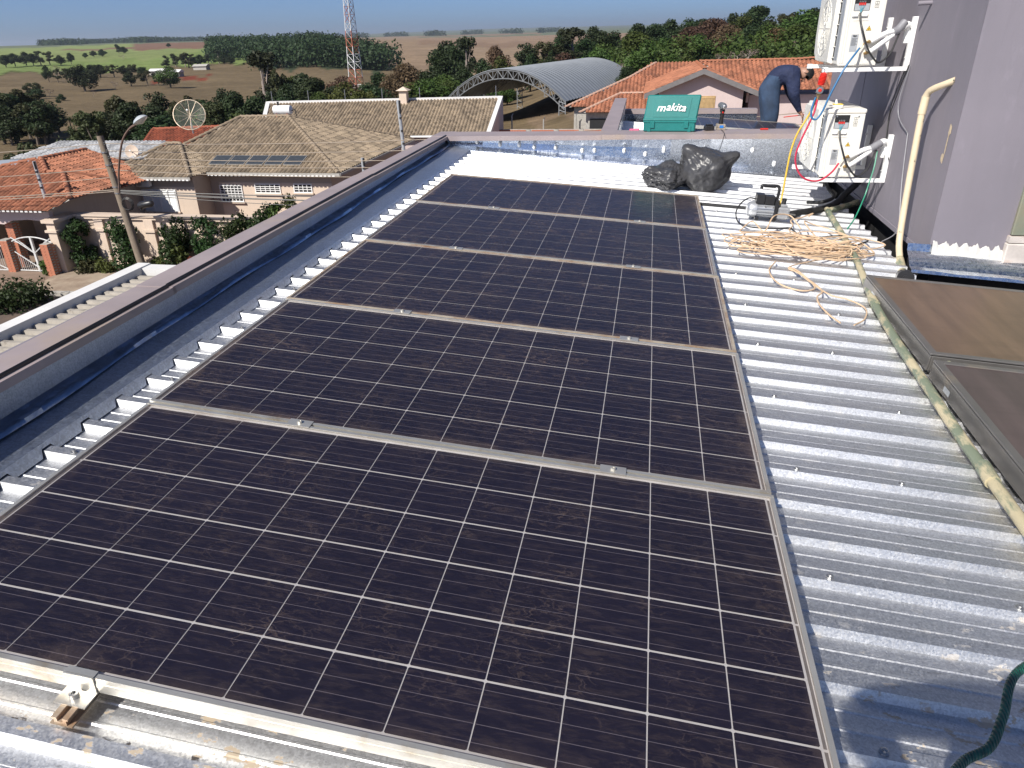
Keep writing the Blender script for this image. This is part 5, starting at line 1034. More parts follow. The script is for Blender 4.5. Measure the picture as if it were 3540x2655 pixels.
# ================================================================ tiled houses
def tilem(name, c, c2):
    m, nt, b, N, L = nodes(name); v = coords(nt)
    f = noise(nt, v, 1.1, 5, .65); f2 = noise(nt, v, 9, 4, .6)
    cc = mixc(nt, ramp(nt, f2, ((.3, 0.0), (.75, .55))), ramp(nt, f, ((.3, c2), (.7, c))), tuple(x * .5 for x in c2))
    ge_ = N('ShaderNodeNewGeometry'); iv = ramp(nt, ge_.outputs['Random Per Island'], ((0.0, .62), (.5, 1.0), (1.0, 1.28))); cc = mixc(nt, 1.0, cc, iv, 'MULTIPLY'); L(cc, b.inputs['Base Color']); setp(b, Roughness=.85); return m
MT['tbeige'] = tilem('beige_tile', (.36, .28, .19), (.24, .185, .13)); MT['torange'] = tilem('orange_tile', (.43, .175, .095), (.32, .125, .07)); MT['tred'] = tilem('dark_red_tile', (.36, .10, .05), (.26, .07, .035))
MT['twhite'] = tilem('white_tile', (.62, .62, .62), (.5, .5, .5)); MT['brick'] = pm('red_brick', (.40, .15, .085), .85, 0, .3, 7)
def tiles(name, poly, up, m, parent, W=.24, Ln=.36):
    # poly: eave-first corner list on one slope plane (world), up: horizontal unit direction the slope climbs; rows of curved tiles joined as one part
    P = [Vector(p) for p in poly]; n = (P[1] - P[0]).cross(P[2] - P[0]).normalized(); n = n if n.z > 0 else -n
    uv = Vector((up[0], up[1], 0)).normalized(); vdir = (uv - n * uv.dot(n)).normalized(); udir = vdir.cross(n).normalized(); O = P[0]
    Q = [((p - O).dot(udir), (p - O).dot(vdir)) for p in P]; u0, u1 = min(q[0] for q in Q), max(q[0] for q in Q); v0, v1 = min(q[1] for q in Q), max(q[1] for q in Q)
    def inside(a, b):
        c = False
        for (x0, y0), (x1, y1) in zip(Q, Q[1:] + Q[:1]):
            if (y0 > b) != (y1 > b) and a < (x1 - x0) * (b - y0) / (y1 - y0) + x0: c = not c
        return c
    vs = []; fs = []; pf = [(-.5, 0.0), (-.30, .24), (-.08, .30), (.16, .18), (.32, .0), (.5, 0.0)]; r2 = random.Random(len(name) + int(u1 * 10))
    nu = int((u1 - u0) / W) + 1; nv = int((v1 - v0) / Ln) + 1
    for i in range(nu):
        for j in range(nv):
            a = u0 + (i + .5) * W; b = v0 + (j + .5) * Ln
            if not inside(a, b): continue
            k = len(vs); jit = r2.uniform(-.006, .006)
            for e, lift in ((-.04, .030 + jit), (Ln + .02, 0)):
                for q, h in pf: p = O + udir * (a + q * W) + vdir * (v0 + j * Ln + e) + n * (h * W + lift + .004); vs.append(p)
            fs += [(k + q, k + q + 1, k + 7 + q, k + 6 + q) for q in range(5)]
            fs.append((k, k + 1, k + 2, k + 3, k + 4, k + 5))
    mb = MB(); mb.add(vs, fs); o = mb.build(name, m, parent); 
    base = MB(); base.add([p - n * .02 for p in P], [tuple(range(len(P)))]); base.build('roof_deck', MT['concrete'], parent)
    return tag(o, kind='stuff')
capme = {}
def caps(a, b, m, parent, ln=.38, r_=.12):
    a, b = Vector(a), Vector(b); d = b - a; n = max(1, int(d.length / ln)); q = d.to_track_quat('Y', 'Z').to_matrix().to_4x4()
    if m.name not in capme:
        mb = MB(); N_ = 7; vs = []
        for y, rr, zz in ((-.04, r_ * 1.12, .02), (ln + .02, r_ * .92, 0)):
            for i in range(N_): t = math.pi * i / (N_ - 1); vs.append((rr * math.cos(t), y, rr * .8 * math.sin(t) + zz))
        mb.add(vs, [(i, i + 1, N_ + i + 1, N_ + i) for i in range(N_ - 1)] + [tuple(range(N_))]); capme[m.name] = mb.mesh('ridge_tile', m)
    for i in range(n): o = link('ridge_tile', capme[m.name], parent); o.matrix_world = Matrix.Translation(a + d * (i / n)) @ q
def gable_box(mb, x0, x1, y0, y1, z0, z1): mb.box((x0, y0, z0), (x1, y1, z1))
def house(name, label): return empty(name, (0, 0, 0), label, 'house')
def window(parent, x0, x1, z0, z1, y, style, facing=-1):
    # opening in a wall facing the street (towards -y)
    mb = MB(); mb.box((x0, y - .012, z0), (x1, y - .002, z1)); w = mb.build('window', MT['dark'] if style != 'shutter' else MT['white'], parent)
    t = .05
    for a, b in (((x0 - t, z0 - t), (x1 + t, z0)), ((x0 - t, z1), (x1 + t, z1 + t)), ((x0 - t, z0), (x0, z1)), ((x1, z0), (x1 + t, z1))):
        mb = MB(); mb.box((a[0], y - .06, a[1]), (b[0], y, b[1])); mb.build('frame', MT['white'], w)
    if style == 'shutter':
        n = 4; pw = (x1 - x0) / n
        for i in range(n):
            for a, b in ((0, .05), (pw - .05, pw)): mb = MB(); mb.box((x0 + i * pw + a + .003, y - .05 - .02 * (i % 2), z0), (x0 + i * pw + b - .003, y - .013, z1)); mb.build('stile', MT['white'], w)
            for j in range(int((z1 - z0) / .075)):
                zz = z0 + .03 + j * .075; mb = MB(); mb.add([(x0 + i * pw + .05, y - .045, zz), (x0 + (i + 1) * pw - .05, y - .045, zz), (x0 + (i + 1) * pw - .05, y - .014, zz + .055), (x0 + i * pw + .05, y - .014, zz + .055)], [(0, 1, 2, 3)]); mb.build('slat', MT['white'], w)
    else:
        nx, nz = style
        for i in range(1, nx): x = x0 + (x1 - x0) * i / nx; mb = MB(); mb.box((x - .018, y - .05, z0), (x + .018, y - .013, z1)); mb.build('bar', MT['white'], w)
        for j in range(1, nz): z = z0 + (z1 - z0) * j / nz; mb = MB(); mb.box((x0, y - .047, z - .016), (x1, y - .014, z + .016)); mb.build('bar', MT['white'], w)
    mb = MB(); mb.box((x0 - .12, y - .14, z0 - .12), (x1 + .12, y, z0 - .052)); mb.build('sill', MT['cream'], w)
EV = -5.4; SL = .32
# ---- beige tiled house
h1 = house('tiled_house', 'beige house with hipped grey-beige tiled roof and white barred windows')
mb = MB(); mb.add([(-27.2, 35.25, GZ), (-22.75, 35.25, GZ), (-22.75, 36.9, GZ), (-15.4, 36.9, GZ), (-15.4, 49.2, GZ), (-27.2, 49.2, GZ)] + [(-27.2, 35.25, EV), (-22.75, 35.25, EV), (-22.75, 36.9, EV), (-15.4, 36.9, EV), (-15.4, 49.2, EV), (-27.2, 49.2, EV)], [(i, (i + 1) % 6, 6 + (i + 1) % 6, 6 + i) for i in range(6)] + [(6, 7, 8, 9, 10, 11)]); mb.build('wall', MT['beige'], h1)
mb = MB(); mb.box((-27.26, 35.21, GZ), (-22.70, 35.26, -6.0)); mb.box((-22.2, 36.86, GZ), (-15.38, 36.91, -6.02)); mb.build('wall_band', MT['cream'], h1)
rl, rr_ = (-23.8, 43.25, -3.20), (-20.6, 43.25, -3.20); fy = 36.35
sl = (rl[2] - EV) / (rl[1] - fy)
on = lambda x, y: (x, y, EV + sl * (y - fy))
tiles('roof_tiles', [on(-22.5, fy), on(-14.7, fy), rr_, rl, on(-25.9, 38.75), on(-24.2, 37.6)], (0, 1), MT['tbeige'], h1)
tiles('roof_tiles', [(-14.7, fy, EV), (-14.7, 49.8, EV), rr_], (-1, 0), MT['tbeige'], h1, .30, .42)
la, lb, lc, ld = (-28.0, 34.75, EV), (-22.55, 34.75, EV), (-25.3, 38.55, EV + .32 * 3.8), (-26.1, 38.55, EV + .32 * 3.8)
tiles('roof_tiles', [la, lb, lc, ld], (0, 1), MT['tbeige'], h1)
tiles('roof_tiles', [lb, (-22.55, 38.0, EV), lc], (-1, 0), MT['tbeige'], h1)
for a, b in ((rl, rr_), ((-14.7, fy, EV), rr_), (rr_, (-14.7, 49.8, EV)), (lb, lc), (la, ld), (ld, lc), ((-25.9, 38.75, -4.55), rl)): caps(Vector(a) + Vector((0, 0, .03)), Vector(b) + Vector((0, 0, .05)), MT['tbeige'], h1)
for a, b in (((-28.05, 34.66), (-22.5, 34.72)), ((-22.5, fy - .1), (-14.6, fy - .03))):
    mb = MB(); mb.box((a[0], a[1], EV - .14), (b[0], b[1], EV + .01)); mb.build('gutter', MT['concrete'], h1)
    n = int((b[0] - a[0]) / .24)
    gm = MB(); gm.box((-.07, -.02, -.03), (.07, .02, .03)); gm = gm.mesh('eave_tile', MT['white'])
    for i in range(n): link('eave_tile', gm, h1, loc=(a[0] + .12 + i * .24, a[1] - .02, EV - .13))
mb = MB(); mb.box((-14.75, 36.3, EV - .12), (-14.55, 49.8, EV)); mb.build('gutter', MT['concrete'], h1)
mb = MB(); mb.box((-28, 34.8, EV - .05), (-22.6, 36.3, EV - .01)); mb.box((-22.6, 36.4, EV - .055), (-14.8, 36.95, EV - .02)); mb.box((-15.4, 36.95, EV - .05), (-14.8, 49.7, EV - .012)); mb.build('soffit', MT['beige'], h1)
window(h1, -25.92, -23.92, -7.30, -6.18, 35.21, 'shutter'); window(h1, -22.15, -20.85, -7.05, -6.22, 36.86, (6, 6)); window(h1, -19.95, -18.5, -6.55, -6.12, 36.86, (5, 4)); window(h1, -17.6, -16.6, -6.5, -6.1, 36.86, (4, 3))
for i in range(5):
    x0 = -22.75 + i * 1.135; c = empty('roof_collector', Matrix.Translation((x0 + .53, 37.55, -5.0)) @ Matrix.Rotation(math.atan(sl), 4, 'X') @ Matrix.Translation((0, 0, .06)), 'dark water heating collector in the row on the beige tiled roof', 'solar collector', 'collectors on the beige tiled roof')
    mb = MB(); mb.box((-.52, -.55, -.02), (.52, .55, .05)); mb.build('frame', MT['alu'], c); mb = MB(); mb.box((-.48, -.51, .0505), (.48, .51, .054)); mb.build('glass', pm('dark_collector_glass', (.05, .055, .06), .2), c)
    for s in (-.35, .35): mb = MB(); mb.box((s - .02, -.56, -.12), (s + .02, .56, -.021)); mb.build('support', MT['black'], c)
def cyl_x(mb, x0, x1, y, z, r_, n=16): mb.lathe([(r_ * .6, x0), (r_, x0 + .06), (r_, x1 - .06), (r_ * .6, x1)], n=n, M=Matrix.Translation((0, y, z)) @ Matrix.Rotation(R(90), 4, 'Y'))
t = empty('boiler', (-21.2, 43.9, -3.3), 'white horizontal hot water cylinder on the tiled ridge', 'water tank'); IWt = Matrix.Translation((21.2, -43.9, 3.3))
mb = MB(); cyl_x(mb, -21.85, -20.62, 43.9, -2.84, .27); o = mb.build('cylinder', MT['white'], t, True); o.matrix_parent_inverse = IWt
for x in (-21.6, -20.9): mb = MB(); mb.box((x - .05, 43.68, -3.26), (x + .05, 44.12, -3.08)); o = mb.build('saddle', MT['brick'], t); o.matrix_parent_inverse = IWt
mb = MB(); mb.box((-22.1, 43.4, -3.34), (-20.5, 44.4, -3.27)); o = mb.build('platform', MT['concrete'], t); o.matrix_parent_inverse = IWt
mb = MB(); mb.tube(spline([(-20.65, 43.9, -2.9), (-20.4, 43.9, -2.85), (-20.35, 43.9, -3.2)], 4), .03, 6); mb.tube([(-21.5, 43.9, -2.6), (-21.5, 43.9, -2.36)], .07, 8); o = mb.build('pipework', MT['black'], t); o.matrix_parent_inverse = IWt
def dish(x, y, z, r_, label, mesh_, tilt, yaw):
    d = empty('satellite_dish', Matrix.Translation((x, y, z)), label, 'satellite dish')
    A = Matrix.Translation((0, 0, r_ * 1.0)) @ Matrix.Rotation(R(yaw), 4, 'Z') @ Matrix.Rotation(R(tilt), 4, 'X')
    if mesh_:
        mb = MB(); n = 12
        mb.tube([A @ Vector((r_ * math.cos(q * math.pi / 18), r_ * math.sin(q * math.pi / 18), .18 * r_)) for q in range(37)], .03, 5)
        mb.build('rim', MT['alud'], d)
        for q in range(n):
            a = 2 * math.pi * q / n; mb = MB(); mb.tube([A @ Vector((r_ * s * math.cos(a), r_ * s * math.sin(a), .18 * r_ * s * s)) for s in (0, .35, .7, 1)], .014, 4); mb.build('rib', MT['alud'], d)
        m, nt, b, N, L = nodes('dish_mesh'); tr = N('ShaderNodeBsdfTransparent'); mx = N('ShaderNodeMixShader'); mx.inputs[0].default_value = .14; setp(b, Base_Color=(.35, .40, .33, 1)); L(tr.outputs[0], mx.inputs[1]); L(b.outputs[0], mx.inputs[2]); L(mx.outputs[0], nt.nodes['Material Output'].inputs[0])
        mb = MB(); vs = [A @ Vector((0, 0, 0))]
        for s in (.5, 1):
            for q in range(24): vs.append(A @ Vector((r_ * s * math.cos(q * math.pi / 12), r_ * s * math.sin(q * math.pi / 12), .18 * r_ * s * s)))
        mb.add(vs, [(0, 1 + q, 1 + (q + 1) % 24) for q in range(24)] + [(1 + q, 25 + q, 25 + (q + 1) % 24, 1 + (q + 1) % 24) for q in range(24)]); mb.build('wire_mesh', m, d)
    else:
        mb = MB(); mb.lathe([(.02, 0), (r_ * .5, .05 * r_), (r_, .2 * r_), (r_ * 1.02, .19 * r_), (r_ * .5, .03 * r_), (.02, -.02)], n=24, M=A); mb.build('reflector', MT['cream'], d, True)
    mb = MB(); mb.tube([A @ Vector((0, 0, .1 * r_)), A @ Vector((0, 0, .9 * r_))], .02, 5); mb.build('feed_arm', MT['alu'], d); mb = MB(); mb.lathe([(.05, 0), (.05, .1)], n=8, M=A @ Matrix.Translation((0, 0, .85 * r_))); mb.build('feed_horn', MT['white'], d)
    mb = MB(); mb.tube([(0, 0, -.1), (0, 0, r_)], .04, 6); mb.build('mast', MT['steel'], d)
dish(-25.9, 41.0, -3.80, .92, 'large wire mesh satellite dish on the beige tiled roof', True, 62, 25); dish(-27.4, 37.0, -4.75, .36, 'small cream satellite dish at the edge of the beige roof', False, 75, 20)
a = empty('wall_unit', (-25.6, 35.0, -5.95), 'small white outdoor unit under the beige eave', 'air conditioner'); mb = MB(); mb.box((-.45, -.15, 0), (.38, .15, .42), bev=.02); mb.build('casing', MT['white'], a); mb = MB(); mb.lathe([(.17, 0), (.17, .02), (.03, .03)], n=18, M=Matrix.Translation((-.2, -.151, .21)) @ Matrix.Rotation(R(90), 4, 'X')); mb.build('fan_grille', MT['steel'], a); mb = MB(); mb.box((-.4, -.1, -.05), (.35, .2, -.001)); mb.build('bracket', MT['steel'], a)
# ---- long house with white ridge
h2 = house('long_house', 'long house with one brown-beige tiled slope and white ridge capping')
e0, e1, r0, r1_ = (-27.0, 51.0, EV), (-9.9, 52.6, EV), (-29.4, 57.6, -3.52), (-10.3, 59.6, -3.48)
tiles('roof_tiles', [e0, e1, r1_, r0], (-.1, 1), MT['tbeige'], h2, .26, .40)
mb = MB()
for a, b in ((r0, r1_), (r0, e0), (r1_, e1)):
    a, b = Vector(a), Vector(b); d = (b - a).normalized(); s = d.cross(Vector((0, 0, 1))).normalized() * .16; u = Vector((0, 0, .14)); k = len(mb.v)
    mb.add([a - s - u, a + s - u, a + s + u, a - s + u, b - s - u, b + s - u, b + s + u, b - s + u], [(3, 2, 1, 0), (4, 5, 6, 7), (0, 1, 5, 4), (1, 2, 6, 5), (2, 3, 7, 6), (3, 0, 4, 7)])
mb.build('ridge_capping', MT['whitewall'], h2)
mb = MB(); mb.add([(-26.8, 51.6, GZ), (-9.85, 53.2, GZ), (-10.15, 59.7, GZ), (-29.2, 57.7, GZ), (-26.8, 51.6, EV), (-9.85, 53.2, EV + .1), (-10.15, 59.7, -3.55), (-29.2, 57.7, -3.55)], [(0, 1, 5, 4), (1, 2, 6, 5), (2, 3, 7, 6), (3, 0, 4, 7)]); mb.build('wall', MT['pinkwall'], h2)
mb = MB(); mb.box((-15.6, 52.0, EV - .12), (-9.9, 52.35, EV + .0)); mb.build('gutter', MT['white'], h2)
mb = MB(); mb.box((-18.2, 57.9, -3.9), (-17.6, 58.5, -2.75)); mb.build('chimney', MT['cream'], h2); mb = MB(); mb.add([(-18.4, 57.7, -2.74), (-17.4, 57.7, -2.74), (-17.4, 58.7, -2.74), (-18.4, 58.7, -2.74), (-17.9, 58.2, -2.45)], [(0, 1, 4), (1, 2, 4), (2, 3, 4), (3, 0, 4), (3, 2, 1, 0)]); mb.build('chimney_cap', MT['cream'], h2)
for i in range(7):
    f = i / 6; p = Vector(r0).lerp(Vector(r1_), .02 + .96 * f); mb = MB(); mb.tube([p, p + Vector((0, 0, .9))], .035, 5); mb.build('fence_post', MT['steel'], h2)
# ---- orange roofed house by the gate
h3 = house('orange_house', 'house with orange clay tiled roofs beside the white barred gate')
z_ = -5.7
A0, A1 = (-34.5, 27.75, z_), (-25.55, 27.9, z_)
fo = lambda x, y: (x, y, z_ + .3 * (y - 27.85)); so = lambda x, y: (x, y, -5.4 + .34 * (-25.1 - x)); uo = lambda x, y: (x, y, -4.65 + .3 * (-28.3 - x))
tiles('roof_tiles', [fo(-34.5, 27.8), fo(-25.55, 27.85), fo(-25.1, 28.85), fo(-27.4, 31.45), fo(-28.3, 31.4), fo(-29.75, 32.85), fo(-30.2, 32.7), fo(-34.5, 30.2)], (0, 1), MT['torange'], h3, .25, .38)
tiles('roof_tiles', [so(-25.1, 28.85), so(-25.1, 33.2), so(-27.4, 31.45)], (-1, 0), MT['torange'], h3, .25, .38)
tiles('roof_tiles', [uo(-25.2, 32.6), uo(-25.2, 36.3), uo(-29.78, 36.3), uo(-29.78, 32.85), uo(-28.3, 31.4), uo(-27.2, 31.6)], (-1, 0), MT['torange'], h3, .25, .38)
up5 = lambda p: (p[0], p[1], p[2] + .05)
for a, b in ((fo(-25.1, 28.85), fo(-27.4, 31.45)), (fo(-27.4, 31.45), fo(-28.3, 31.42)), (fo(-28.3, 31.42), fo(-29.75, 32.85)), (so(-27.4, 31.45), so(-25.1, 33.2)), (fo(-34.5, 30.2), fo(-30.0, 32.8)), (uo(-29.78, 32.85), uo(-29.78, 36.3))): caps(up5(a), up5(b), MT['torange'], h3)
mb = MB(); mb.box((-34.3, 28.4, GZ), (-32.0, 33.5, z_ - .06)); mb.build('wall', MT['beige'], h3); mb = MB(); mb.add([(-26.1, 28.7, GZ), (-26.1, 40, GZ), (-26.1, 40, z_ + .05), (-26.1, 28.7, z_ + .05)], [(0, 1, 2, 3)]); mb.build('wall', MT['beige'], h3)
mb = MB(); mb.box((-34.4, 33.4, GZ), (-26.15, 33.6, z_ + .3)); mb.build('back_wall', MT['cream'], h3)
# porch front with shallow arch
pb = [(-34.4, -5.82), (-26.1, -5.82), (-26.1, -6.34), (-26.5, -6.36), (-27.4, -6.30), (-28.3, -6.36), (-28.8, -6.55), (-29.3, -6.52), (-30.4, -6.32), (-31.5, -6.4), (-32.2, -6.6), (-34.4, -6.6)]
mb = MB(); mb.prism(pb, (28.42, 28.66), 'y'); mb.build('porch_beam', MT['pinkwall'], h3)
gm = MB(); gm.box((-.075, -.02, -.035), (.075, .02, .035)); gm = gm.mesh('eave_tile', MT['whitewall'])
for i in range(34): link('eave_tile', gm, h3, loc=(-34.2 + i * .25, 27.80, z_ - .06))
mb = MB(); mb.box((-34.4, 27.85, z_ - .10), (-25.7, 28.4, z_ - .05)); mb.build('soffit', MT['concrete'], h3)
brm = MB(); brm.box((-.095, -.045, -.026), (.095, .045, .026)); brm = brm.mesh('brick', MT['brick'])
def pillar(parent, x, y, w, z0, z1, name='pillar'):
    mb = MB(); mb.box((x - w / 2 + .012, y - w / 2 + .012, z0), (x + w / 2 - .012, y + w / 2 - .012, z1)); pl = mb.build(name, MT['concrete'], parent); n = int((z1 - z0) / .064)
    for j in range(n):
        z = z0 + .03 + j * .064
        for s in ((-.25, .25) if j % 2 else (-.02, .46, -.46)):
            xx = x + s * w * .98; xx = min(max(xx, x - w / 2 + .095), x + w / 2 - .095)
            o = link('brick', brm, pl, loc=(xx, y - w / 2 + .045, z))
        if True:
            o = link('brick', brm, pl); o.matrix_local = Matrix.Translation((x + w / 2 - .045, y + (.12 if j % 2 else -.03), z)) @ Matrix.Rotation(R(90), 4, 'Z')
    return pl
pillar(h3, -28.85, 28.9, .44, GZ, -6.5)
# white tiled lean-to and dark red roof behind
h4 = house('white_roof_house', 'low roof of white painted tiles behind the orange tiled roof')
tiles('roof_tiles', [(-35.2, 36.5, -4.75), (-26.3, 36.5, -4.75), (-27.2, 40.0, -4.25), (-34.6, 40.0, -4.25)], (0, 1), MT['twhite'], h4, .25, .4)
mb = MB(); mb.box((-34.2, 36.8, GZ), (-27.2, 41, -4.76)); mb.build('wall', MT['whitewall'], h4)
h5 = house('red_roof_house', 'dark red tiled roof showing behind the satellite dish')
tiles('roof_tiles', [(-28.2, 38.2, -5.0), (-26.2, 38.2, -5.0), (-26.2, 44.6, -3.95), (-30.8, 44.2, -4.05)], (0, 1), MT['tred'], h5, .25, .4)
mb = MB(); mb.box((-30.6, 44.0, GZ), (-26.2, 48, -4.2)); mb.build('wall', MT['cream'], h5); caps((-30.9, 44.3, -4.0), (-26.0, 44.7, -3.9), MT['tred'], h5); caps((-28.3, 38.1, -4.97), (-30.9, 44.2, -4.0), MT['tred'], h5)
h6 = house('shed', 'pale blue-grey flat metal roof at the edge of the brown pasture')
mb = MB(); mb.add([(-40.5, 41.2, -5.55), (-38.6, 41.6, -5.45), (-36.4, 38.8, -5.5), (-33.2, 33.0, -5.75), (-37, 33.0, -5.8), (-44, 38.0, -5.7)], [(0, 1, 2, 3, 4, 5)]); mb.build('roof', pm('pale_metal_roof', (.40, .43, .47), .5, .3, .08, 3), h6); mb = MB(); mb.box((-42, 34, GZ - .4), (-36.5, 38.5, -5.85)); mb.build('wall', MT['whitewall'], h6)
# ---- boundary wall, shrubs, gate
bw = empty('boundary_wall', (-22, 29.2, GZ), 'cream boundary wall with pilasters and moulded coping along the street', 'wall'); IWb = Matrix.Translation((22, -29.2, -GZ))
def bpart(mb, n, m): o = mb.build(n, m, bw); o.matrix_parent_inverse = IWb; return o
mb = MB(); mb.box((-26.4, 29.2, GZ - .2), (-10.0, 29.42, -6.35)); bpart(mb, 'wall_panel', MT['cream'])
mb = MB(); mb.box((-26.7, 29.08, -6.35), (-10, 29.54, -6.22)); mb.box((-26.75, 29.02, -6.22), (-10, 29.60, -6.15)); bpart(mb, 'wall_coping', MT['cream'])
for x in (-24.1, -21.4, -18.7, -16.0, -13.3):
    mb = MB(); mb.box((x - .24, 29.06, GZ - .2), (x + .24, 29.199, -6.351)); bpart(mb, 'pilaster', MT['cream']); mb = MB(); mb.box((x - .32, 28.98, -6.92), (x + .32, 29.2, -6.80)); bpart(mb, 'pilaster_cap', MT['cream'])
mb = MB(); mb.box((-25.95, 27.9, GZ - .2), (-25.5, 29.199, -6.3)); bpart(mb, 'end_pier', MT['cream']); mb = MB(); mb.box((-26.08, 27.78, -6.299), (-25.38, 29.07, -6.15)); bpart(mb, 'pier_coping', MT['cream']); mb = MB(); mb.box((-26.05, 27.82, -6.75), (-25.42, 28.2, -6.64)); bpart(mb, 'pier_cap', MT['cream'])
def shrub(x, y, h, w, label, m='s', n=1600, seed=1, size=.055, colm=True, z=GZ):
    r2 = np.random.default_rng(seed); C = []; Rr = []
    for i in range(26):
        a = r2.random() * 6.28; t = r2.random(); rr = w * .38 * r2.random() ** .5 * (math.sin(math.pi * (.08 + .86 * t)) ** .4); C.append((rr * math.cos(a), rr * math.sin(a) * .75, h * (.08 + .84 * t))); Rr.append(w * (.10 + .12 * r2.random()))
    o = empty('shrub', (x, y, z), label, 'shrub', 'shrubs along the cream wall'); me = leaves(C, Rr, n, size, seed); me.materials.append(LF[m]); link('crown', me, o); mb = MB(); mb.tube([(0, 0, -.05), (.02, 0, h * .35), (0, .02, h * .7)], [.05, .04, .02], 6); mb.build('trunk', BARK, o)
for i, (x, h, w, m, lab, z) in enumerate(((-24.95, 2.55, 1.7, 's', 'dark clipped shrub leaning against the cream wall next to the end pier', GZ), (-22.7, 2.65, 1.9, 's', 'dark shrub behind the wooden pole', GZ), (-19.9, 2.75, 1.9, 's', 'dark shrub with pale new shoots beside the second pilaster', GZ), (-18.1, 2.85, 1.9, 's', 'tall dark shrub beside the rusty coloured bush', GZ), (-16.6, 3.0, 2.2, 's', 'bushy dark shrub next to the barred window', GZ), (-15.1, 3.4, 2.0, 's', 'dark shrub growing above the wall coping', GZ), (-13.5, 3.9, 2.0, 'B', 'light green feathery shrub rising above the wall', GZ), (-14.4, 3.7, 1.2, 'B', 'thin light green shrub with upright shoots', GZ))):
    shrub(x, 28.55, h, w, lab, m, 2600, 40 + i, .075, z=z)
shrub(-19.4, 28.1, 1.6, .9, 'bright green bush in front of the dark shrubs', 'B', 900, 61, .07); shrub(-18.6, 28.0, 1.1, 1.0, 'rusty red low bush at the foot of the wall', 'r', 800, 62, .07); shrub(-20.7, 28.3, .9, 1.1, 'small round clipped bush between two pilasters', 'u', 900, 63, .06); shrub(-23.6, 28.3, .75, 1.2, 'low round bush beside the wooden pole', 'u', 900, 64, .06); shrub(-24.5, 28.1, .6, 1.3, 'sprawling low bush at the wall foot', 'l', 700, 65, .07); shrub(-26.3, 27.6, .75, .8, 'small bush beside the gate', 'B', 700, 66, .07); shrub(-24.2, 23.6, 1.0, 3.4, 'wide low hedge bush beside the white wall', 's', 2200, 67, .08); shrub(-25.8, 23.4, .9, 1.6, 'hedge end in front of the driveway', 's', 1200, 68, .08)
gt = empty('gate', (-27.1, 28.0, GZ), 'white barred double gate with arched top between brick pillars', 'gate'); IWg = Matrix.Translation((27.1, -28.0, -GZ))
def gpart(mb, n, m=MT['white']): o = mb.build(n, m, gt); o.matrix_parent_inverse = IWg; return o
gx0, gx1 = -28.25, -26.0; gc = (gx0 + gx1) / 2
top = lambda x: -7.02 - .24 * ((x - gc) / (gx1 - gc)) ** 2
MT['gate'] = pm('gate_grey_white', (.55, .55, .54), .5)
mb = MB(); mb.tube([(gx0 + (gx1 - gx0) * i / 16, 28.0, top(gx0 + (gx1 - gx0) * i / 16)) for i in range(17)], .032, 6); gpart(mb, 'top_rail', MT['gate'])
mb = MB(); mb.tube([(gx0, 28.0, GZ + .12), (gx1, 28.0, GZ + .12)], .032, 6); gpart(mb, 'bottom_rail', MT['gate']); mb = MB(); mb.box((gc - .05, 27.95, GZ + .1), (gc + .05, 28.05, top(gc))); gpart(mb, 'centre_stile', MT['gate'])
for sx in (-1, 1):
    for z0, dz in ((-7.05, -.75), (-7.75, -.75)): mb = MB(); mb.tube([(gc + sx * 1.1, 27.97, z0), (gc, 27.97, z0 + dz)], .028, 5); gpart(mb, 'diagonal', MT['gate'])
    for i in range(9): x = gc + sx * (.13 + i * .112); mb = MB(); mb.tube([(x, 28.02, GZ + .12), (x, 28.02, -7.75 - .68 * (1 - abs(x - gc) / 1.1))], .014, 5); gpart(mb, 'bar', MT['gate'])
    for i in range(9):
        t = .10 + i * .095; xa = gc + sx * 1.08 * t; mb = MB(); zl = -7.05 - .75 * (1 - t); mb.tube([(xa, 28.02, zl), (gc + sx * min(1.1, 1.1 * t + .5), 28.02, min(top(gc + sx * min(1.1, 1.1 * t + .5)), zl + .42))], .014, 5); gpart(mb, 'slanted_bar', MT['gate'])
pillar(gt, -28.55, 28.0, .42, GZ, -7.15, 'gate_pillar'); pillar(gt, -25.98 + .02, 27.6, .0 + .42, GZ, -7.2, 'gate_pillar')
for o in gt.children:
    if o.name.startswith('gate_pillar'): o.matrix_parent_inverse = IWg
g2 = empty('gate', (-30.2, 28, GZ), 'second white barred gate leaf left of the brick pillar', 'gate')
for i in range(12): mb = MB(); mb.tube([(1.25 - i * .12, 0, .1), (1.25 - i * .12, 0, 1.3)], .014, 5); mb.build('bar', MT['gate'], g2)
for z in (.1, 1.3): mb = MB(); mb.tube([(1.3, 0, z), (-.1, 0, z)], .03, 5); mb.build('rail', MT['gate'], g2)
mb = MB(); mb.tube([(1.3, -.03, .15), (-.1, -.03, .75)], .028, 5); mb.build('diagonal', MT['gate'], g2)
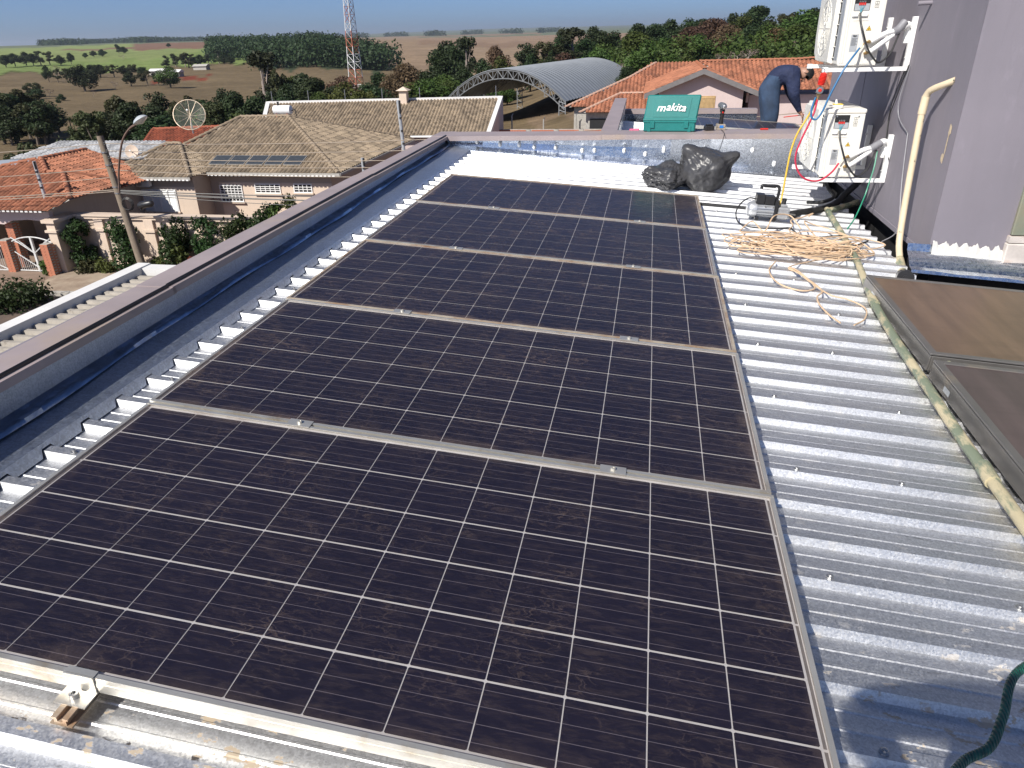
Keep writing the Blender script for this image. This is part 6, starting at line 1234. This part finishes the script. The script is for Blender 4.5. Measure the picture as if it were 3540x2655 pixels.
# street, kerb, pavement
def slab_(name, poly, z, m, drop=.12):
    mb = MB(); n = len(poly); mb.add([(x, y, z) for x, y in poly] + [(x, y, z - drop) for x, y in poly], [tuple(range(n))] + [(i, n + i, n + (i + 1) % n, (i + 1) % n) for i in range(n)]); return tag(mb.build(name, m), kind='structure')
ROADM = pm('dusty_asphalt', (.085, .065, .055), .9, 0, .2, .8, dirt=(.17, .11, .075), dscale=.4, dpos=(.4, .7)); PAVE = pm('stained_pavement', (.34, .27, .20), .9, 0, .18, .7, dirt=(.20, .14, .10), dscale=.9, dpos=(.45, .7)); DRIVE = pm('dark_driveway', (.22, .155, .115), .9, 0, .2, .9)
slab_('road', [(-80, 14), (-1, 14), (-1, 24.9), (-80, 24.9)], GZ + .02, ROADM); slab_('pavement', [(-25.3, 25.2), (-1, 26.8), (-1, 29.2), (-25.9, 29.2), (-25.9, 27.6)], GZ + .13, PAVE, .3); slab_('driveway', [(-40, 24.7), (-25.2, 25.0), (-25.9, 27.5), (-25.9, 33.3), (-40, 33.3)], GZ + .07, DRIVE, .2)
kb = MB(); kb.box((-.49, -.09, -.2), (.49, .09, .14), bev=.02); kb = kb.mesh('kerb_stone', MT['concrete']); kr = empty('kerb', (-25, 25.1, GZ)); tag(kr, kind='structure')
for i in range(24): link('kerb_stone', kb, kr, Matrix.Translation((.3 + i * .985, .05 + i * .066, 0)) @ Matrix.Rotation(R(3.8), 4, 'Z'))
lw = empty('low_wall', (-27.5, 22.6, GZ), 'plain white low wall beside the hedge bush', 'wall'); mb = MB(); mb.box((-5, -.12, -.1), (1.35, .12, 1.35)); mb.build('wall_panel', MT['whitewall'], lw)
# ---- shed roof of ribbed fibre cement next door
sh = empty('lean_to', (-7, 9, GZ), 'lean-to roof of weathered grey ribbed sheets with white fascia', 'shed'); IWs = Matrix.Translation((7, -9, -GZ))
def spart(mb, n, m): o = mb.build(n, m, sh); o.matrix_parent_inverse = IWs; return o
FIB = pm('weathered_fibre_cement', (.34, .31, .27), .9, 0, .2, 2.5, dirt=(.16, .14, .12), dscale=4)
for s in range(12):
    y0 = 14.6 - .92 * (s + 1); pr = []
    for i in range(3): yb_ = y0 + i * .307; pr += [(yb_, 0), (yb_ + .07, .0), (yb_ + .11, .10), (yb_ + .21, .10), (yb_ + .25, 0)]
    pr.append((y0 + .921, 0)); mb = MB(); n = len(pr); mb.add([(x, y, -4.25 + .0 + z + (x + 11) * .02 + .004 * (s % 2)) for x in (-10.85, -1.5) for y, z in pr], [(j, n + j, n + j + 1, j + 1) for j in range(n - 1)]); spart(mb, 'roof_sheet', FIB)
mb = MB(); mb.box((-11.25, 3, -4.6), (-10.9, 15.1, -4.0)); spart(mb, 'fascia', MT['whitewall']); mb = MB(); mb.box((-10.899, 14.72, -4.6), (-1.5, 15.1, -4.03)); spart(mb, 'fascia', MT['whitewall']); mb = MB(); mb.box((-11.0, 3.2, GZ - .1), (-1.6, 14.9, -4.61)); spart(mb, 'wall', MT['beige']); mb = MB(); mb.box((-10.895, 3.2, -4.5), (-10.6, 14.7, -4.27)); spart(mb, 'gutter', MT['dark'])
# ================================================================ street pole, lamp and wires
WOOD = pm('weathered_wood', (.20, .16, .12), .9, 0, .25, 8, stretch=(6, 6, .6), bmp=.5)
pole = empty('utility_pole', (-21.2, 27.6, GZ), 'leaning wooden utility pole in front of the cream wall', 'pole'); IWp = Matrix.Translation((21.2, -27.6, -GZ))
def ppart(mb, n, m, sm=False): o = mb.build(n, m, pole, sm); o.matrix_parent_inverse = IWp; return o
pb0, pt0 = Vector((-21.0, 27.6, GZ - .3)), Vector((-21.86, 27.9, -2.43)); mb = MB(); mb.tube([pb0, pb0.lerp(pt0, .5), pt0], [.19, .165, .135], 12); ppart(mb, 'post', WOOD, True)
at_ = lambda t: pb0.lerp(pt0, t)
for t in (.64, .68, .82, .90): mb = MB(); p_ = at_(t); mb.tube([p_ - Vector((0, 0, .03)), p_ + Vector((0, 0, .03))], .175, 10); ppart(mb, 'band', MT['steel'])
for t in (.955, .91, .87, .83, .79):
    p_ = at_(t) + Vector((.22, -.12, 0)); mb = MB(); mb.lathe([(.03, -.09), (.055, -.06), (.035, -.02), (.055, .02), (.03, .06)], c=p_, n=8); ppart(mb, 'insulator', MT['black'])
p_ = at_(.57) + Vector((.38, -.18, 0)); mb = MB()
for k in range(4): mb.tube([p_ + Vector(((.24 + .02 * k) * math.cos(q * .5236), .03 * k, (.24 + .02 * k) * math.sin(q * .5236))) for q in range(13)], .013, 5)
ppart(mb, 'cable_coil', MT['black']); mb = MB(); q0 = at_(.565) + Vector((.95, -.15, -.02)); mb.tube([q0, q0 + Vector((.1, 0, .02)), q0 + Vector((.65, 0, .12)), q0 + Vector((.72, 0, .13))], [.11, .15, .15, .1], 10); mb.tube([q0 + Vector((.1, 0, -.05)), q0 + Vector((.1, 0, -.18))], .05, 6); ppart(mb, 'splice_box', MT['blackp'], True)
p_ = at_(.645); mb = MB(); mb.tube(spline([p_ + Vector((.15, -.1, 0)), p_ + Vector((.55, -.3, 1.0)), p_ + Vector((1.25, -.6, 2.15)), p_ + Vector((1.85, -.75, 2.72)), p_ + Vector((2.5, -.9, 3.0))], 5), .045, 6); ppart(mb, 'lamp_arm', pm('rusty_arm', (.14, .09, .07), .8), True)
q0 = p_ + Vector((2.64, -.92, 3.06)); mb = MB(); A = Matrix.Translation(q0) @ Matrix.Rotation(R(-28), 4, 'Y'); mb.lathe([(.05, -.10), (.10, -.06), (.24, .0), (.27, .04), (.20, .14), (.08, .20)], n=16, M=A @ Matrix.Diagonal((1.35, 1, 1, 1))); ppart(mb, 'lamp_head', pm('lamp_shell', (.62, .66, .66), .25, .4, .05, 5), True)
# wires towards the right and towards the left
for i, (t, z1, sag, r_) in enumerate(((.955, -.55, .9, .016), (.91, -.85, 1.0, .016), (.87, -1.15, 1.1, .016), (.83, -1.45, 1.1, .016), (.79, -1.8, 1.2, .016), (.66, -3.1, 1.0, .024), (.655, -3.3, 1.15, .018), (.645, -3.5, 1.05, .020), (.64, -3.6, 1.3, .014))):
    a = at_(t) + Vector((.22, -.12, 0)); b = Vector((26, 30.5, z1 + 1.0)); pts = [a.lerp(b, q / 30) - Vector((0, 0, 4 * sag * (q / 30) * (1 - q / 30) * 1.2)) for q in range(31)]
    mb = MB(); mb.tube(pts, r_, 5); o = mb.build('wire', pm('dusty_wire', (.33, .27, .21), .7) if i < 5 else MT['black']); tag(o, 'pale overhead wire running from the wooden pole past the gable house' if i < 5 else 'dark low-hung cable running from the wooden pole past the barred windows', 'wire', 'overhead wires to the right of the pole')
for i, (t, dz, r_) in enumerate(((.95, -.3, .016), (.80, -.6, .016), (.74, -.7, .014), (.66, -.2, .02), (.65, -.5, .018))):
    a = at_(t); b = Vector((-62, 26.5, a.z + dz - .4)); pts = [a.lerp(b, q / 16) - Vector((0, 0, 2.2 * (q / 16) * (1 - q / 16))) for q in range(17)]; mb = MB(); mb.tube(pts, r_, 5); o = mb.build('wire', MT['twire'] if 'twire' in MT else pm('dusty_wire', (.30, .25, .2), .7)); tag(o, 'overhead wire running from the wooden pole over the orange roof', 'wire', 'overhead wires over the orange roof')
def mpost(x, y, z0, z1, lean, label):
    o = empty('metal_post', (x, y, z0), label, 'post'); mb = MB(); mb.tube([(0, 0, 0), (lean[0], lean[1], z1 - z0)], [.085, .075], 8); mb.build('tube', MT['galvp'], o, True); mb = MB(); mb.tube([(lean[0] + .1, lean[1] - .1, (z1 - z0) * .93), (lean[0] + .1, lean[1] - .1, (z1 - z0))], .05, 6); mb.build('cap', MT['black'], o)
    for k in range(3): mb = MB(); mb.box((-.02 + lean[0] * (.9 - .07 * k) + .04, lean[1] - .16, (z1 - z0) * (.9 - .07 * k)), (.06 + lean[0] * (.9 - .07 * k) + .04, lean[1] - .06, (z1 - z0) * (.9 - .07 * k) + .08)); mb.build('insulator', MT['black'], o)
MT['galvp'] = pm('zinc_post', (.50, .52, .54), .5, .5, .1, 6)
mpost(-8.75, 30.6, GZ, -1.35, (-.35, 0, 0), 'zinc service post standing in front of the long tiled house'); mpost(-11.35, 31.8, GZ, -3.9, (-.1, 0, 0), 'short zinc post top showing above the left coping'); mpost(-26.42, 28.9, GZ, -3.66, (-.1, 0, 0), 'zinc service post at the end of the cream wall')
# ================================================================ lattice mast
tw = empty('lattice_mast', (CXY[0] + 165 * math.sin(R(-21.55)), CXY[1] + 165 * math.cos(R(-21.55)), -10.5), 'tall red and white lattice radio mast beyond the houses', 'mast')
TR = pm('mast_red', (.42, .13, .08), .7); TW = pm('mast_white', (.62, .62, .62), .7)
def tpt(k, z): w = 1.55 * (1 - z / 46); a = R(20 + 90 * k); return Vector((w * math.cos(a), w * math.sin(a), z))
nb = 17
for s in range(nb):
    z0, z1 = s * 1.45, (s + 1) * 1.45; m = TR if (s // 2) % 2 else TW; m2 = TW if (s // 3) % 2 else TR
    mb = MB()
    for k in range(4): ml = MB(); ml.tube([tpt(k, z0), tpt(k, z1)], .075, 4); ml.build('leg_section', m2 if s % 3 else TW, tw)
    for k in range(4): mb.tube([tpt(k, z0), tpt((k + 1) % 4, z1)], .05, 3); mb.tube([tpt((k + 1) % 4, z0), tpt(k, z1)], .05, 3); mb.tube([tpt(k, z1), tpt((k + 1) % 4, z1)], .05, 3)
    mb.build('bracing', m, tw)
# ================================================================ arched shed
hg = empty('arched_shed', (-15, 90, GZ), 'open-sided shed with curved grey metal roof on lattice arches', 'shed'); IWh = Matrix.Translation((15, -90, -GZ))
def hpart(mb, n, m, sm=False): o = mb.build(n, m, hg, sm); o.matrix_parent_inverse = IWh; return o
ax = Vector((.225, .974, 0)); F0 = Vector((-15.6, 88, 0)); sd = Vector((.974, -.10, 0)).normalized(); HWd = 7.4; zs, za = -6.05, -2.55
def arch(t, dz=0.0): # t in -1..1
    return F0 + sd * (HWd * t) + Vector((0, 0, zs + (za - zs) * (1 - abs(t) ** 2.1) + dz))
GR = pm('grey_metal_roofing', (.30, .32, .34), .5, .4, .08, .6, stretch=(1, 1, 1))
NS = 30; LNG = 34
for k in range(NS):
    mb = MB(); a = k / NS * LNG; b = (k + 1) / NS * LNG; vs = []
    for d, dz in ((a, 0), (a + .10, .07), (a + .35, .07), (a + .45, 0), (b, 0)):
        for q in range(25): vs.append(arch(-1 + q / 12, dz) + ax * d)
    mb.add(vs, [(i * 25 + q, i * 25 + q + 1, (i + 1) * 25 + q + 1, (i + 1) * 25 + q) for i in range(4) for q in range(24)]); hpart(mb, 'roof_sheet', GR)
TRM = pm('truss_steel', (.22, .23, .24), .6, .3)
for d in (.1, 11.3, 22.6, 33.7):
    mb = MB(); up_ = [arch(-1 + q / 12, -.12) + ax * d for q in range(25)]; lo = [arch((-1 + q / 12) * .985, -1.0) + ax * d for q in range(25)]
    mb.tube(up_, .07, 4); mb.tube(lo, .07, 4); hpart(mb, 'arch_chord', TRM); mb = MB()
    for q in range(24): mb.tube([up_[q], lo[q + 1]] if q % 2 else [lo[q], up_[q + 1]], .045, 3); mb.tube([up_[q], lo[q]], .04, 3)
    hpart(mb, 'web_members', TRM)
for d in (.1, 11.3, 22.6, 33.7):
    for s in (-1, 1):
        for e in (0, .75):
            p_ = arch(s, 0) + ax * d - sd * (s * e); g_ = gz(p_.x, p_.y); mb = MB(); mb.tube([(p_.x, p_.y, g_ - .2), (p_.x, p_.y, zs + .1)], .07, 4); hpart(mb, 'post', TRM)
        mb = MB(); p0 = arch(s, 0) + ax * d; p1 = p0 - sd * (s * .75); n = 6; g_ = gz(p0.x, p0.y)
        for q in range(n): za0 = g_ + (zs - g_) * q / n; zb0 = g_ + (zs - g_) * (q + 1) / n; A_, B_ = (p0, p1) if q % 2 else (p1, p0); mb.tube([(A_.x, A_.y, za0), (B_.x, B_.y, zb0)], .04, 3)
        hpart(mb, 'post_bracing', TRM)
# ================================================================ orange gable house and hipped roof, brick wall
h7 = house('gable_house', 'pink house with orange tiled gable and dark timber bargeboards'); ge, ga = -2.80, -1.33; yG, yB = 52.0, 63.0; xa, xm, xb = .95, 4.68, 8.40
tiles('roof_tiles', [(xa, yG, ge), (xa, yB, ge), (xm, yB, ga), (xm, yG, ga)], (1, 0), MT['torange'], h7, .28, .40); tiles('roof_tiles', [(xb, yB, ge), (xb, yG, ge), (xm, yG, ga), (xm, yB, ga)], (-1, 0), MT['torange'], h7, .28, .40); caps((xm, yG, ga + .04), (xm, yB, ga + .04), MT['torange'], h7)
mb = MB(); mb.add([(1.95, 52.6, -9), (7.35, 52.6, -9), (7.35, 52.6, -2.45), (xm, 52.6, -1.42), (1.95, 52.6, -2.45), (1.95, 62, -9), (7.35, 62, -9), (7.35, 62, -2.45), (1.95, 62, -2.45)], [(0, 1, 2, 3, 4), (1, 6, 7, 2), (5, 0, 4, 8), (6, 5, 8, 7)]); mb.build('wall', MT['pinkwall'], h7)
BARGE = pm('grey_bargeboard', (.16, .15, .15), .8, 0, .15, 3)
for x0, x1 in ((xa, xm), (xb, xm)):
    mb = MB(); mb.add([(x0, 51.90, ge + .02), (x0, 51.90, ge - .30), (x1, 51.90, ga - .30), (x1, 51.90, ga + .02), (x0, 51.98, ge + .02), (x0, 51.98, ge - .30), (x1, 51.98, ga - .30), (x1, 51.98, ga + .02)], [(0, 1, 2, 3), (4, 7, 6, 5), (0, 3, 7, 4), (1, 5, 6, 2)]); mb.build('bargeboard', BARGE, h7)
mb = MB(); mb.box((3.55, 52.56, -5), (5.6, 52.61, -3.0)); w = mb.build('window', pm('timber_shutter', (.42, .28, .13), .7), h7)
for j in range(10): mb = MB(); mb.box((4.15, 52.53, -3.85 + j * .078), (5.52, 52.559, -3.80 + j * .078)); mb.build('slat', pm('timber_slat', (.50, .35, .17), .7) if j == 0 else bpy.data.materials['timber_slat'], w)
mb = MB(); mb.box((7.9, 54, -9), (16, 62, -3.1)); mb.build('wing_wall', MT['pinkwall'], h7); mb = MB(); mb.box((7.7, 53.9, -3.55), (7.86, 54.2, -2.95)); mb.build('wing_pier', MT['pinkwall'], h7)
tiles('roof_tiles', [(7.6, 53.2, -2.75), (18, 53.2, -2.75), (18, 58.5, -1.15), (4.7, 58.5, -1.15)], (0, 1), MT['torange'], h7, .28, .40); caps((4.7, 58.5, -1.1), (11.4, 58.5, -1.1), MT['torange'], h7); caps((11.4, 58.4, -1.1), (18, 58.4, -.75), MT['torange'], h7)
h8 = house('hipped_house', 'orange hipped clay tile roof with pale ridge mortar beside the arched shed')
PALE = tilem('mortared_ridge', (.60, .46, .38), (.46, .26, .18))
tiles('roof_tiles', [(-5.1, 60.5, -4.3), (3.5, 60.5, -4.3), (3.5, 66, -2.5), (-.4, 66, -2.5)], (0, 1), MT['torange'], h8, .30, .42); tiles('roof_tiles', [(-3.7, 57.6, -4.45), (2.6, 57.6, -4.45), (2.6, 60.6, -3.4), (-1.0, 60.6, -3.4)], (0, 1), MT['torange'], h8, .30, .42); tiles('roof_tiles', [(-.4, 66, -2.5), (4, 66, -2.5), (6, 70, -1.6), (1.2, 70, -1.6)], (0, 1), MT['torange'], h8, .30, .42)
caps((-5.2, 60.4, -4.27), (-.4, 66, -2.45), PALE, h8); caps((-3.8, 57.5, -4.42), (-1.0, 60.6, -3.35), PALE, h8); caps((-1.0, 60.65, -3.35), (1.1, 60.65, -3.35), PALE, h8); caps((-.4, 66, -2.45), (1.6, 70, -1.55), PALE, h8)
mb = MB(); mb.box((-3.4, 58.2, -9), (1.8, 60.7, -4.45)); mb.build('wall', MT['concrete'], h8); mb = MB(); mb.box((-4.6, 61.0, -9), (5, 70, -4.32)); mb.build('wall', MT['concrete'], h8); mb = MB(); mb.box((-3.1, 58.12, -5.7), (-1.0, 58.199, -4.95)); mb.build('opening', MT['dark'], h8)
bk = empty('brick_wall', (-6, 60, -8), 'unplastered wall of orange hollow bricks with concrete columns', 'wall'); IWk = Matrix.Translation((6, -60, 8)); TB = pm('hollow_brick', (.56, .30, .17), .9, 0, .18, 6); RB = pm('red_top_brick', (.40, .13, .075), .9, 0, .2, 6)
def kpart(o): o.matrix_parent_inverse = IWk; return o
mb = MB(); mb.box((-10.4, 57.45, -9), (-.8, 57.6, -5.62)); kpart(mb.build('mortar_bed', MT['concrete'], bk)); b1 = MB(); b1.box((-.185, -.03, -.09), (.185, .03, .09), bev=.008); b1m = b1.mesh('brick', TB); b2 = MB(); b2.box((-.10, -.05, -.05), (.10, .05, .05), bev=.006); b2m = b2.mesh('brick', RB)
for j in range(4):
    for i in range(24):
        x = -10.2 + i * .395 + (.2 if j % 2 else 0)
        if x > -1.0 or any(abs(x - c) < .28 for c in (-7.75, -5.55, -3.65)): continue
        kpart(link('brick', b1m, bk, loc=(x, 57.44, -5.92 - j * .2)))
for i in range(43):
    x = -10.2 + i * .215
    if any(abs(x - c) < .22 for c in (-7.75, -5.55, -3.65)): continue
    kpart(link('brick', b2m, bk, loc=(x, 57.44, -5.72)))
for c in (-7.75, -5.55, -3.65): mb = MB(); mb.box((c - .13, 57.38, -9), (c + .13, 57.62, -5.62)); kpart(mb.build('column', MT['concrete'], bk))
for i in range(4):
    fp = empty('fence_post', (-9.6 + i * 2.6, 60.5, -7.5), 'thin pale fence post behind the brick wall', 'post', 'fence posts behind the brick wall'); mb = MB(); mb.tube([(0, 0, -.6), (0, 0, 2.6 - .3 * (i % 2))], .06, 6); mb.build('tube', MT['concrete'], fp); mb = MB(); mb.tube([(0, 0, 2.55 - .3 * (i % 2)), (.12, 0, 2.75 - .3 * (i % 2))], .03, 5); mb.build('tip', MT['steel'], fp)
for i, (az, r, w, label) in enumerate(((-34.6, 430, 9, 'pale roofed farm shed beside the grove'), (-31.9, 470, 8, 'small open farm shed at the field corner'), (-33.6, 410, 6, 'white roofed hut beside the red soil'), (-17.8, 230, 7, 'low tiled farm house behind the mast'), (-20.2, 190, 4, 'small white hut at the foot of the mast'))):
    x = CXY[0] + r * math.sin(R(az)); y = CXY[1] + r * math.cos(R(az)); z = gz(x, y); o = empty('farm_shed', (x, y, z), label, 'shed'); mb = MB(); mb.box((-w / 2, -2, -.5), (w / 2, 2, 1.9)); mb.build('wall', MT['concrete'] if i != 4 else MT['white'], o)
    mb = MB(); mb.add([(-w / 2 - .4, -2.6, 1.8), (w / 2 + .4, -2.6, 1.8), (w / 2 + .4, 2.6, 1.8), (-w / 2 - .4, 2.6, 1.8), (-w / 2 - .4, 0, 2.9), (w / 2 + .4, 0, 2.9)], [(0, 1, 5, 4), (2, 3, 4, 5), (0, 4, 3), (1, 2, 5)]); mb.build('roof', MT['whitewall'] if i in (0, 2) else MT['torange'] if i == 3 else MT['concrete'], o)

# ================================================================ hazy air
mb = MB(); mb.box((-14500, -300, -18), (14500, 14500, 130)); hz = mb.build('haze', None) if False else None
me_ = bpy.data.meshes.new('haze'); me_.from_pydata(mb.v, [], mb.f); hz = link('haze', me_); tag(hz, 'thin pale haze filling the air over the land', 'haze', kind='stuff')
m_ = bpy.data.materials.new('hazy_air'); m_.use_nodes = True; nt_ = m_.node_tree; nt_.nodes.remove(nt_.nodes['Principled BSDF']); pv = nt_.nodes.new('ShaderNodeVolumePrincipled'); pv.inputs['Color'].default_value = (.80, .88, 1.0, 1); pv.inputs['Density'].default_value = 0.00009; pv.inputs['Anisotropy'].default_value = .3
nt_.links.new(pv.outputs[0], nt_.nodes['Material Output'].inputs['Volume']); me_.materials.append(m_)
